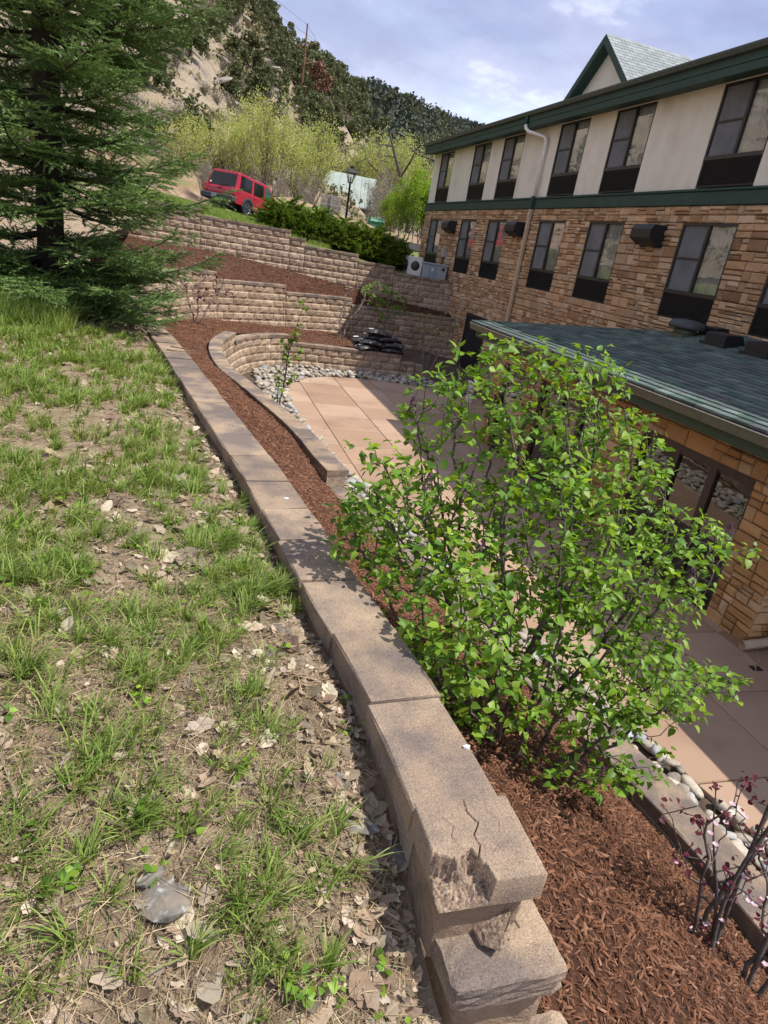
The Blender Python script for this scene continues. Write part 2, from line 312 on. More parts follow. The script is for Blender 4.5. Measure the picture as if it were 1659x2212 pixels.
MAT['bag'] = bag_mat()

# ------------------------------------------------------------------ mesh helpers
ORG = {}
class MB:
    def __init__(s): s.v = []; s.f = []; s.m = []
    def add(s, vs, fs, mi=0):
        o = len(s.v)
        s.v.extend([tuple(map(float, p)) for p in vs])
        s.f.extend([tuple(i + o for i in f) for f in fs]); s.m.extend([mi] * len(fs))
        return s
    def box(s, x0, x1, y0, y1, z0, z1, mi=0):
        v = [(x0, y0, z0), (x1, y0, z0), (x1, y1, z0), (x0, y1, z0), (x0, y0, z1), (x1, y0, z1), (x1, y1, z1), (x0, y1, z1)]
        return s.add(v, [(0, 3, 2, 1), (4, 5, 6, 7), (0, 1, 5, 4), (1, 2, 6, 5), (2, 3, 7, 6), (3, 0, 4, 7)], mi)
    def bbox(s, x0, x1, y0, y1, z0, z1, b=0.01, mi=0):
        """box with chamfered edges"""
        v = []; 
        for z, i in ((z0, b), (z0 + b, 0), (z1 - b, 0), (z1, b)):
            v += [(x0 + i + b * 0.0, y0 + i, z), (x1 - i, y0 + i, z), (x1 - i, y1 - i, z), (x0 + i, y1 - i, z)]
        f = [(3, 2, 1, 0), (12, 13, 14, 15)]
        for r in range(3):
            for k in range(4):
                a = r * 4 + k; c = r * 4 + (k + 1) % 4
                f.append((a, c, c + 4, a + 4))
        return s.add(v, f, mi)
    def xf(s, M4, start=0):
        for i in range(start, len(s.v)):
            s.v[i] = tuple(M4 @ Vector(s.v[i]))
        return s
    def tube(s, pts, rad, n=6, cap=True, mi=0):
        pts = [Vector(p) for p in pts]
        if isinstance(rad, (int, float)): rad = [rad] * len(pts)
        o = len(s.v); up = Vector((0, 0, 1))
        prev = None
        for i, p in enumerate(pts):
            t = (pts[min(i + 1, len(pts) - 1)] - pts[max(i - 1, 0)])
            if t.length < 1e-9: t = Vector((0, 0, 1))
            t.normalize()
            if prev is None:
                a = t.cross(up)
                if a.length < 0.05: a = t.cross(Vector((1, 0, 0)))
            else:
                a = prev - t * prev.dot(t)
            a.normalize(); prev = a; b = t.cross(a)
            for k in range(n):
                w = 2 * math.pi * k / n
                s.v.append(tuple(p + (a * math.cos(w) + b * math.sin(w)) * rad[i]))
        for i in range(len(pts) - 1):
            for k in range(n):
                s.f.append((o + i * n + k, o + i * n + (k + 1) % n, o + (i + 1) * n + (k + 1) % n, o + (i + 1) * n + k)); s.m.append(mi)
        if cap:
            s.f.append(tuple(o + k for k in range(n))[::-1]); s.m.append(mi)
            e = o + (len(pts) - 1) * n
            s.f.append(tuple(e + k for k in range(n))); s.m.append(mi)
        return s
    def prism(s, poly, axis, a, b, mi=0):
        """extrude 2d polygon along axis ('x','y','z') from a to b"""
        def P(u, v, w):
            return {'x': (w, u, v), 'y': (u, w, v), 'z': (u, v, w)}[axis]
        n = len(poly)
        v = [P(u, w, a) for u, w in poly] + [P(u, w, b) for u, w in poly]
        f = [tuple(range(n))[::-1], tuple(range(n, 2 * n))] + [(i, (i + 1) % n, n + (i + 1) % n, n + i) for i in range(n)]
        return s.add(v, f, mi)
    def lathe(s, prof, n=12, c=(0, 0, 0), mi=0):
        o = len(s.v)
        for r, z in prof:
            for k in range(n):
                w = 2 * math.pi * k / n
                s.v.append((c[0] + r * math.cos(w), c[1] + r * math.sin(w), c[2] + z))
        for i in range(len(prof) - 1):
            for k in range(n):
                s.f.append((o + i * n + k, o + i * n + (k + 1) % n, o + (i + 1) * n + (k + 1) % n, o + (i + 1) * n + k)); s.m.append(mi)
        s.f.append(tuple(o + k for k in range(n))[::-1]); s.m.append(mi)
        e = o + (len(prof) - 1) * n
        s.f.append(tuple(e + k for k in range(n))); s.m.append(mi)
        return s
    def mesh(s, name, mats, off=(0, 0, 0), smooth=False):
        me = bpy.data.meshes.new(name)
        ox, oy, oz = off
        me.from_pydata([(a - ox, b - oy, c - oz) for a, b, c in s.v], [], s.f)
        for m in (mats if isinstance(mats, (list, tuple)) else [mats]): me.materials.append(m)
        if isinstance(mats, (list, tuple)) and len(mats) > 1:
            me.polygons.foreach_set('material_index', s.m)
        if smooth: me.polygons.foreach_set('use_smooth', [True] * len(me.polygons))
        me.update()
        return me

def base_center(vs):
    a = np.asarray(vs); lo = a.min(0); hi = a.max(0)
    return ((lo[0] + hi[0]) / 2, (lo[1] + hi[1]) / 2, lo[2])

def tag(o, label=None, cat=None, group=None, kind=None):
    if label: o['label'] = label
    if cat: o['category'] = cat
    if group: o['group'] = group
    if kind: o['kind'] = kind
    return o

def thing(name, label, cat, loc=(0, 0, 0), group=None):
    o = bpy.data.objects.new(name, None); COL.objects.link(o)
    o.empty_display_size = 0.2
    o.location = loc; ORG[o.name] = tuple(loc)
    return tag(o, label, cat, group)

def link_mesh(name, me, parent=None, org=(0, 0, 0)):
    o = bpy.data.objects.new(name, me); COL.objects.link(o)
    if parent is not None:
        o.parent = parent
    else: o.location = org
    ORG[o.name] = tuple(org)
    return o

def obj(name, mb, mat, parent=None, smooth=False):
    mats = [MAT[m] if isinstance(m, str) else m for m in (mat if isinstance(mat, (list, tuple)) else [mat])]
    org = ORG[parent.name] if parent is not None else base_center(mb.v)
    me = mb.mesh(name, mats if len(mats) > 1 else mats[0], org, smooth)
    return link_mesh(name, me, parent, org)

def tris(name, V, T, mat, parent=None, smooth=False, keep_world=True):
    """fast mesh from numpy vertex (n,3) and triangle (m,3) arrays"""
    V = np.asarray(V, dtype=np.float32); T = np.asarray(T, dtype=np.int32)
    org = ORG[parent.name] if parent is not None else base_center(V)
    Vl = V - np.array(org, dtype=np.float32)
    me = bpy.data.meshes.new(name)
    me.vertices.add(len(Vl)); me.vertices.foreach_set('co', Vl.ravel())
    me.loops.add(T.size); me.loops.foreach_set('vertex_index', T.ravel())
    me.polygons.add(len(T)); me.polygons.foreach_set('loop_start', np.arange(0, T.size, 3, dtype=np.int32))
    me.update(calc_edges=True)
    me.materials.append(MAT[mat] if isinstance(mat, str) else mat)
    if smooth: me.polygons.foreach_set('use_smooth', np.ones(len(T), bool))
    return link_mesh(name, me, parent, org)

def copy_tree(o, parent=None):
    c = o.copy(); COL.objects.link(c); ORG[c.name] = ORG[o.name]
    if parent is not None: c.parent = parent
    for ch in o.children: copy_tree(ch, c)
    return c

def bake(template_V, template_T, mats4):
    """repeat a template under many 4x4 matrices -> V,T"""
    Vt = np.asarray(template_V, float); Tt = np.asarray(template_T, int)
    A = np.asarray(mats4, float)
    n = len(A)
    V = np.einsum('nij,kj->nki', A[:, :3, :3], Vt) + A[:, None, :3, 3]
    T = Tt[None] + (np.arange(n) * len(Vt))[:, None, None]
    return V.reshape(-1, 3), T.reshape(-1, 3)

def mats_from(pos, az, tilt, roll, sc):
    """vectorised Rz(az) Ry(tilt) Rx(roll) * scale(n,3) + translation"""
    n = len(pos); pos = np.asarray(pos, float)
    ca, sa = np.cos(az), np.sin(az); ct, st = np.cos(tilt), np.sin(tilt); cr, sr = np.cos(roll), np.sin(roll)
    Rm = np.zeros((n, 4, 4))
    Rm[:, 0, 0] = ca * ct; Rm[:, 0, 1] = ca * st * sr - sa * cr; Rm[:, 0, 2] = ca * st * cr + sa * sr
    Rm[:, 1, 0] = sa * ct; Rm[:, 1, 1] = sa * st * sr + ca * cr; Rm[:, 1, 2] = sa * st * cr - ca * sr
    Rm[:, 2, 0] = -st; Rm[:, 2, 1] = ct * sr; Rm[:, 2, 2] = ct * cr
    sc = np.asarray(sc, float)
    if sc.ndim == 1: sc = np.stack([sc] * 3, 1)
    Rm[:, :3, :3] *= sc[:, None, :]
    Rm[:, :3, 3] = pos; Rm[:, 3, 3] = 1
    return Rm

def fbm(x, y, s=1.0, o=4, seed=0.0):
    """cheap vectorised value-noise fbm, about -1..1"""
    x = np.asarray(x, float) * s + 17.3 + seed; y = np.asarray(y, float) * s + 5.7 - seed
    tot = 0; amp = 0.5; 
    for k in range(o):
        xi = np.floor(x); yi = np.floor(y); fx = x - xi; fy = y - yi
        fx = fx * fx * (3 - 2 * fx); fy = fy * fy * (3 - 2 * fy)
        def h(a, b):
            q = np.sin(a * 127.1 + b * 311.7 + k * 74.7) * 43758.5453
            return (q - np.floor(q)) * 2 - 1
        v = (h(xi, yi) * (1 - fx) + h(xi + 1, yi) * fx) * (1 - fy) + (h(xi, yi + 1) * (1 - fx) + h(xi + 1, yi + 1) * fx) * fy
        tot = tot + v * amp; amp *= 0.5; x = x * 2.03 + 3.1; y = y * 2.03 + 1.7
    return tot

def grid_obj(name, P, mat, kind='structure', smooth=True, parent=None):
    """P (n,m,3) array -> mesh"""
    n, m = P.shape[:2]
    idx = np.arange(n * m).reshape(n, m)
    a = idx[:-1, :-1].ravel(); b = idx[1:, :-1].ravel(); c = idx[1:, 1:].ravel(); d = idx[:-1, 1:].ravel()
    T = np.concatenate([np.stack([a, b, c], 1), np.stack([a, c, d], 1)])
    o = tris(name, P.reshape(-1, 3), T, mat, parent, smooth)
    if parent is None and kind: o['kind'] = kind
    return o

def lerp_tab(tab):
    t = np.array(tab, float)
    return lambda q: np.interp(q, t[:, 0], t[:, 1])

def smooth_poly(pts, n=400, it=3):
    p = np.array(pts, float)
    for _ in range(it):              # Chaikin, ends kept
        q = [p[0]]
        for a, b in zip(p[:-1], p[1:]):
            q += [a * 0.75 + b * 0.25, a * 0.25 + b * 0.75]
        q.append(p[-1]); p = np.array(q)
    d = np.concatenate([[0], np.cumsum(np.linalg.norm(np.diff(p, axis=0), axis=1))])
    s = np.linspace(0, d[-1], n)
    return np.stack([np.interp(s, d, p[:, k]) for k in range(p.shape[1])], 1), d[-1]

class Path:
    def __init__(s, pts, it=3, n=600):
        s.p, s.L = smooth_poly(pts, n, it); s.n = n
        s.s = np.linspace(0, s.L, n)
    def at(s, q):
        return np.array([np.interp(q, s.s, s.p[:, 0]), np.interp(q, s.s, s.p[:, 1])])
    def nr(s, q, e=0.15):
        a = s.at(max(0, q - e)); b = s.at(min(s.L, q + e)); t = (b - a) / (np.linalg.norm(b - a) + 1e-9)
        return np.array([t[1], -t[0]])       # right-hand normal = outward face
    def off(s, q, d):
        return s.at(q) + s.nr(q) * d
    def s_at(s, xy):
        return s.s[np.argmin(np.sum((s.p - np.array(xy)) ** 2, 1))]

# ================================================================== TERRAIN
xw = lerp_tab([(-2, 1.0), (0, 0.93), (1.1, 0.855), (1.35, 0.84), (1.82, 0.82), (2.27, 0.765), (2.7, 0.70), (3.15, 0.655), (3.56, 0.60), (4.0, 0.54), (4.5, 0.47), (5.0, 0.38), (8.9, -0.25), (12, -0.9), (15, -1.6), (18, -1.9), (21, -1.25), (30, -1.25)])
zl = lerp_tab([(-2, -2.15), (0, -2.0), (0.7, -1.95), (1.05, -1.86), (1.3, -1.76), (1.6, -1.67), (2.0, -1.62), (3, -1.605), (5, -1.60), (8.0, -1.56), (9, -1.52), (12, -1.3), (18, -0.9), (24, -0.3), (30, 0.3)])
def g_slope(x, y):
    d = np.maximum(xw(y) - 0.14 - x, 0)
    z = zl(y) + 0.10 * np.minimum(d, 3) + 0.16 * np.maximum(d - 3, 0)
    z = z - 0.03 * np.exp(-(d / 0.10) ** 2) + 0.03 * np.clip(d / 0.2, 0, 1)
    return z + 0.035 * fbm(x, y, 1.7, 3, 2.0) * np.clip(d / 0.3, 0, 1) + 0.018 * fbm(x, y, 7.0, 3, 5.0)

CT = [(-40, 1.2), (-8, 0.6), (-2, 0.36), (0.32, 0.30), (0.34, 0.07), (3.8, 0.07), (3.82, -0.02), (4.4, -0.19), (4.42, -0.42), (6.65, -0.43), (6.67, -0.66), (8.27, -0.67), (8.3, -0.91), (11, -0.95), (14, -1.0), (60, -1.2)]
ct_smooth = lerp_tab([(-40, 2.2), (-8, 0.75), (-2, 0.40), (0.3, 0.20), (2, 0.08), (4.4, -0.24), (6.6, -0.5), (8.3, -0.82), (11, -1.0), (14, -1.05), (80, -1.3)])
kk = lerp_tab([(-40, 0.06), (-4, 0.04), (2.5, 0.033), (6, 0.07), (9, 0.10), (14, 0.10), (60, 0.08)])
def g_up(x, y):
    d = np.clip(y - 28.9, 0, 40)
    return ct_smooth(x) - 0.06 + kk(x) * np.minimum(d, 16) + 0.03 * np.maximum(d - 16, 0) + 0.04 * fbm(x, y, 0.5, 3, 1.0)

# near dirt and grass slope on the photographer's side of the wall
ys = np.concatenate([np.linspace(-2.5, 7, 170), np.linspace(7.1, 28.6, 110)])
ts = np.concatenate([np.linspace(0, 0.35, 90), np.linspace(0.36, 1, 46)])
P = np.zeros((len(ys), len(ts), 3))
for i, y in enumerate(ys):
    x1 = xw(y) - (0.125 if y < 12 else 0.35); x0 = -30.0
    x = x1 + (x0 - x1) * (ts ** 1.9)
    P[i, :, 0] = x; P[i, :, 1] = y; P[i, :, 2] = g_slope(x, np.full_like(x, y))
slope = grid_obj('grass_slope', P, 'soil')
# ground above the top wall (lawn edge, road side)
xs = np.concatenate([np.linspace(-45, -6, 30), np.linspace(-5.6, 14, 70), np.linspace(14.5, 120, 50)])
ys = np.concatenate([[28.60], np.linspace(28.62, 46, 60), np.linspace(46.5, 120, 45)])
X, Y = np.meshgrid(xs, ys, indexing='ij')
Z = g_up(X, Y); Z[:, 0] = -2.6
grid_obj('upper_ground', np.stack([X, Y, Z], 2), 'turf')
# left ground joining slope to upper ground is part of the slope sheet; base sheet to the horizon
bm_ = MB().add([(-1500, -400, -4.6), (1500, -400, -4.6), (1500, 3000, -4.6), (-1500, 3000, -4.6)], [(0, 1, 2, 3)])
b_ = obj('ground', bm_, 'soil'); b_['kind'] = 'structure'

# lower soil bed at the patio level (under stones, beside the building)
xs = np.linspace(0.3, 11.2, 60); ys = np.linspace(-3, 29, 110)
X, Y = np.meshgrid(xs, ys, indexing='ij')
Z = -4.20 + 0.02 * fbm(X, Y, 2.0, 3)
rise = np.clip((Y - 22.6) / 4.6, 0, 1) * np.clip((X - 7.0) / 1.4, 0, 1) * np.clip((12.5 - X) / 3.0, 0.35, 1)
Z = Z + 0.42 * rise + 0.05 * fbm(X, Y, 3, 3) * np.clip((Y - 22) / 1.0, 0, 1)
grid_obj('soil_bed', np.stack([X, Y, Z], 2), 'dsoil')

# mulch beds, lofted between the wall above and the wall below
PAIRS = [((1.02, -1.5, -2.5), (3.20, -1.5, -3.30)), ((1.0, -.3, -2.32), (3.19, -.3, -3.28)), ((0.99, .9, -2.15), (3.16, 1.2, -3.26)), ((.95, 1.9, -2.02), (3.10, 2.45, -3.24)), ((.85, 2.8, -1.95), (2.93, 3.4, -3.22)), ((.72, 3.7, -1.9), (2.68, 4.6, -3.2)),
         ((.48, 5.1, -1.88), (2.40, 6, -3.2)), ((.2, 7, -1.93), (2.04, 7.8, -3.18)), ((-.15, 8.95, -2.0), (1.74, 9.6, -2.98)), ((-.5, 11, -2.15), (1.42, 11.1, -2.95)), ((-.8, 13, -2.3), (1.0, 13.1, -2.95)),
         ((-1.3, 15, -2.5), (.65, 14.9, -2.95)), ((-1.6, 17, -2.7), (.5, 16.3, -2.95)), ((-1.5, 19, -2.85), (.48, 17.5, -2.95)), ((-1.0, 21.0, -3.0), (.65, 18.8, -2.98)), ((-.4, 22.2, -3.08), (.95, 19.8, -3.02)),
         ((.1, 23.2, -3.12), (1.25, 20.9, -3.1)), ((.7, 24.1, -3.17), (1.8, 21.9, -3.18)), ((2, 25.0, -3.26), (3.0, 22.55, -3.26)), ((3.5, 25.95, -3.36), (4, 22.62, -3.42)), ((5, 26.85, -3.46), (5.2, 22.62, -3.44)),
         ((6.4, 27.4, -3.56), (6.5, 22.62, -3.45)), ((8.0, 27.4, -3.72), (7.75, 22.62, -3.5))]
IN = np.array([p[0] for p in PAIRS]); OU = np.array([p[1] for p in PAIRS])
def dens(A, n=220):
    t = np.linspace(0, len(A) - 1, n); k = np.arange(len(A))
    return np.stack([np.interp(t, k, A[:, c]) for c in range(3)], 1)
INd = dens(IN); OUd = dens(OU)
def mulch_pt(u, w):
    """u 0..1 along, w 0..1 across"""
    k = np.clip(u, 0, 1) * (len(INd) - 1); i = np.minimum(k.astype(int), len(INd) - 2); f = (k - i)[..., None]
    a = INd[i] * (1 - f) + INd[i + 1] * f; b = OUd[i] * (1 - f) + OUd[i + 1] * f
    p = a * (1 - w[..., None]) + b * w[..., None]
    bump = 0.05 * fbm(p[..., 0], p[..., 1], 1.6, 4, 3.0) + 0.10 * np.sin(np.pi * w) * 0.6
    p = p.copy(); p[..., 2] += bump
    return p
U, Wd = np.meshgrid(np.linspace(0, 1, 240), np.linspace(0, 1, 26), indexing='ij')
mbed = grid_obj('mulch_bed', mulch_pt(U, Wd), 'mulchbed')

# ================================================================== SEGMENTAL RETAINING WALLS
HB = 0.24; CAP = 0.10; LB = 0.457
def block_mesh(pa, pb, na, nb, z0, z1, depth, seed, rough=0.018):
    """pa,pb face end points (xy); na,nb outward normals; wedge between them"""
    rs = np.random.default_rng(seed)
    nx, nz = 6, 5
    mb = MB(); g = []
    for j in range(nz):
        for i in range(nx):
            t = i / (nx - 1); w = j / (nz - 1)
            p = pa * (1 - t) + pb * t; n = na * (1 - t) + nb * t
            edge = i in (0, nx - 1) or j in (0, nz - 1)
            w = (0.0, 0.30, 0.62, 0.86, 1.0)[j]
            d = -0.034 if j == nz - 1 else (-0.020 if edge and not (j == nz - 2 and 0 < i < nx - 1) else rs.uniform(-0.4, 1.0) * rough + 0.006)
            if j == nz - 2 and 0 < i < nx - 1: d = 0.004 + rs.uniform(-0.002, 0.004)
            q = p + n * d
            g.append((q[0], q[1], z0 + (z1 - z0) * w))
    f = []
    for j in range(nz - 1):
        for i in range(nx - 1):
            a = j * nx + i; f.append((a, a + 1, a + nx + 1, a + nx))
    k = len(g)
    ba = pa - na * depth; bb = pb - nb * depth
    g += [(ba[0], ba[1], z0), (bb[0], bb[1], z0), (bb[0], bb[1], z1), (ba[0], ba[1], z1)]
    top = [(nz - 1) * nx + i for i in range(nx)]; bot = list(range(nx))
    f.append(tuple(top + [k + 2, k + 3])); f.append(tuple(bot[::-1] + [k, k + 1]))
    f.append(tuple([j * nx for j in range(nz)][::-1] + [k, k + 3][::1])[::-1])
    f.append(tuple([j * nx + nx - 1 for j in range(nz)] + [k + 2, k + 1])[::-1])
    f.append((k, k + 3, k + 2, k + 1))
    return mb.add(g, f)

def cap_mesh(path, s0, s1, d_out, depth, z0, z1, jit=0.0, rs=None, b=0.008):
    n = 3; mb = MB(); L = []
    ss = np.linspace(s0 + 0.0055, s1 - 0.0055, n)
    for zz, inset in ((z0, b * 0.5), (z1 - b, 0.0), (z1, b)):
        row = []
        for q in ss: row.append(tuple(path.off(q, d_out - inset)) + (zz,))
        for q in ss[::-1]: row.append(tuple(path.off(q, d_out - depth + inset)) + (zz,))
        L.append(row)
    if rs is not None:
        L = [[(x + rs.normal(0, 0.0025), y + rs.normal(0, 0.0025), z + rs.normal(0, 0.0012)) for x, y, z in r] for r in L]
    m = 2 * n
    v = sum(L, []); f = [tuple(range(m))[::-1], tuple(range(2 * m, 3 * m))]
    for r in range(2):
        for i in range(m):
            j = (i + 1) % m; f.append((r * m + i, r * m + j, (r + 1) * m + j, (r + 1) * m + i))
    return mb.add(v, f)

def seg_wall(parent, path, levels, ground, depth=0.30, setback=0.03, smin=0.0, smax=None, hide_until=None, seed=1, jitter_top=0.0, caplen=LB):
    """levels: list of (s_end, ztop); ground(s)->z."""
    rs = np.random.default_rng(seed)
    smax = path.L if smax is None else smax
    def top(s):
        for e, z in levels:
            if s <= e: return z
        return levels[-1][1]
    zmax = max(z for _, z in levels); zmin_g = min(ground(s) for s in np.linspace(smin, smax, 60))
    K = int(math.ceil((zmax - CAP - zmin_g) / HB)) + 1
    edges = sorted(set([smin, smax] + [e for e, _ in levels if smin < e < smax]))
    for k in range(K):                      # k-th course below the highest cap
        z1 = zmax - CAP - k * HB; z0 = z1 - HB
        s = smin - (LB * 0.5 if k % 2 else 0) 
        while s < smax - 0.05:
            a = max(s, smin); b = min(s + LB, smax); s += LB
            if b - a < 0.06: continue
            # split at level changes
            cuts = [a] + [e for e in edges if a + 0.03 < e < b - 0.03] + [b]
            for c0, c1 in zip(cuts[:-1], cuts[1:]):
                mid = (c0 + c1) / 2
                if z1 > top(mid) - CAP + 0.02: continue
                if z1 < ground(mid) - 0.03: continue
                if hide_until is not None and mid < hide_until and z1 < top(mid) - CAP - 0.02: continue
                o_ = setback * k + rs.normal(0, 0.003)
                g = 0.006
                pa = path.off(c0 + g, o_); pb = path.off(c1 - g, o_); na = path.nr(c0); nb = path.nr(c1)
                mb = block_mesh(pa, pb, na, nb, z0 + 0.003, z1 - 0.003, depth, int(rs.integers(1e9)))
                obj('block', mb, 'block', parent)
    # caps
    for a, b in zip(edges[:-1], edges[1:]):
        z = top((a + b) / 2); k = (zmax - z) / HB
        n = max(1, round((b - a) / caplen)); st = (b - a) / n
        for i in range(n):
            dz = rs.normal(0, jitter_top)
            mb = cap_mesh(path, a + i * st, a + (i + 1) * st, setback * k + 0.022, depth + 0.02, z - CAP + 0.001 + dz, z + dz, rs=rs)
            obj('cap', mb, 'cap', parent)

# --- top wall (C)
pathC = Path([(-9, 27.6), (-5, 28.1), (-1.6, 28.4), (2, 28.5), (11.0, 28.5)], it=3)
sC = lambda x: pathC.s_at((x, 28.5))
wC = thing('retaining_wall', 'tallest tan block retaining wall, below the juniper hedge and the red car', 'retaining wall', (3, 28.5, -2.3), 'tiered block retaining walls')
seg_wall(wC, pathC, [(sC(0.32), 0.30), (sC(3.8), 0.06), (sC(4.4), -0.18), (sC(6.65), -0.42), (sC(8.27), -0.66), (pathC.L, -0.90)],
         lambda s: float(np.interp(pathC.at(s)[0], [-9, -1.5, 0, 2.2, 5, 7, 11], [-1.1, -1.2, -1.2, -1.3, -1.62, -1.8, -2.3])) - 0.1, smin=sC(-4.5), seed=11)
# --- middle wall (B)
pathB = Path([(-1.9, 17.0), (-1.55, 18.8), (-1.1, 20.4), (-.6, 21.7), (-.1, 22.8), (.6, 23.9), (1.9, 24.9), (3.5, 25.9), (5, 26.8), (6.3, 27.3), (8, 27.35), (11.0, 27.3)], it=3)
sB = lambda x, y: pathB.s_at((x, y))
wB = thing('retaining_wall', 'middle curved tan block retaining wall with mulch above and below it', 'retaining wall', (3, 25.5, -3.5), 'tiered block retaining walls')
gB = lerp_tab([(-2, -2.8), (-.4, -3.08), (.7, -3.15), (2, -3.25), (3.5, -3.35), (5, -3.45), (6.4, -3.55), (8, -3.72), (11, -4.1)])
seg_wall(wB, pathB, [(sB(.85, 24.1), -1.61), (sB(3.45, 25.85), -1.85), (sB(6.3, 27.3), -2.09), (pathB.L, -2.33)], lambda s: float(gB(pathB.at(s)[0])) - 0.08, smin=0.0, seed=12)
# --- low wall around the patio (A)
APTS = [(3.46, -1.5), (3.44, 0), (3.43, 1.2), (3.40, 2.4), (3.32, 2.95), (3.16, 3.6), (2.90, 4.8), (2.62, 6.2), (2.29, 7.8), (2.12, 8.6), (2.03, 9.5), (1.94, 10.2), (1.82, 10.8), (1.7, 11.4), (1.55, 12.0), (1.42, 12.6), (1.25, 13.3), (1.08, 14.0), (.93, 14.7), (.83, 15.7), (.80, 16.9), (.88, 17.95), (1.08, 18.8), (1.3, 19.6), (1.52, 20.35), (1.92, 21.1), (2.5, 21.75), (3.2, 22.2), (4, 22.33), (5.5, 22.33), (7.75, 22.33)]
pathA = Path(APTS, it=2)
sA = lambda x, y: pathA.s_at((x, y))
wA = thing('retaining_wall', 'low curved block wall bordering the patio, with mulch bags on its far end', 'retaining wall', (1.2, 16, -4.2), 'tiered block retaining walls')
seg_wall(wA, pathA, [(sA(2.2, 8.3), -3.12), (sA(1.33, 19.7), -2.88), (sA(3.2, 22.2), -3.12), (sA(7.2, 22.33), -3.36), (pathA.L, -3.60)], lambda s: -4.16, setback=0.02, hide_until=sA(1.42, 12.6), seed=13, jitter_top=0.002)
# stub end block and plain core under the near stretch of the low wall
core = MB()
qs = np.linspace(0, sA(1.35, 12.9), 40)
for q0, q1 in zip(qs[:-1], qs[1:]):
    zt = -3.12 - CAP - HB - 0.01 if q1 < sA(2.2, 8.3) else -2.88 - CAP - HB - 0.01
    a, b = pathA.off(q0, 0.02), pathA.off(q1, 0.02); c, d = pathA.off(q1, -0.24), pathA.off(q0, -0.24)
    core.add([(*a, -4.25), (*b, -4.25), (*c, -4.25), (*d, -4.25), (*a, zt), (*b, zt), (*c, zt), (*d, zt)],
             [(4, 5, 6, 7), (0, 1, 5, 4), (2, 3, 7, 6)])
obj('lower_courses', core, 'block', wA)
eb = MB()
for i, (x0, x1, zt) in enumerate([(7.76, 8.02, -3.62), (7.76, 8.28, -3.87)]):
    eb.bbox(x0, x1, 22.18 - 0.02 * i, 22.5, zt - HB, zt - 0.004, 0.012)
obj('end_block', eb, 'block', wA)

# --- near wall in the foreground (steps at its end)
pathN = Path([(xw(y), y) for y in (1.34, 1.82, 2.27, 2.7, 3.15, 3.56, 4.0, 4.5, 5.0, 6.3, 7.6, 8.9, 10.5, 12.0)], it=1, n=900)
wN = thing('retaining_wall', 'foreground retaining wall with flat caps and a broken stepped end', 'retaining wall', (0.4, 4.0, -2.2))
rs = np.random.default_rng(5)
js = [0.0]
for y in (1.82, 2.27, 2.7, 3.15, 3.56, 4.0, 4.5, 5.0): js.append(pathN.s_at((xw(y), y)))
while js[-1] < pathN.L - 0.3: js.append(js[-1] + 0.47)
ZN = -1.5
for a, b in zip(js[:-1], js[1:]):
    off = rs.normal(0, 0.004)
    obj('cap', cap_mesh(pathN, a, min(b, pathN.L), 0.145 + off, 0.29, ZN - 0.098, ZN + rs.normal(0, 0.0025), rs=rs, b=0.007), 'cap', wN)
for c in range(3):
    s = -0.2 * (c % 2)
    z1 = ZN - 0.10 - c * HB; 
    while s < pathN.L - 0.1:
        a = max(s, 0); b = min(s + LB, pathN.L); s += LB
        if b - a < 0.05: continue
        w = 0.128 + rs.normal(0, 0.004)
        obj('block', cap_mesh(pathN, a, b, w, 2 * w, z1 - HB + 0.003, z1 - 0.003, rs=rs, b=0.010), 'block', wN)

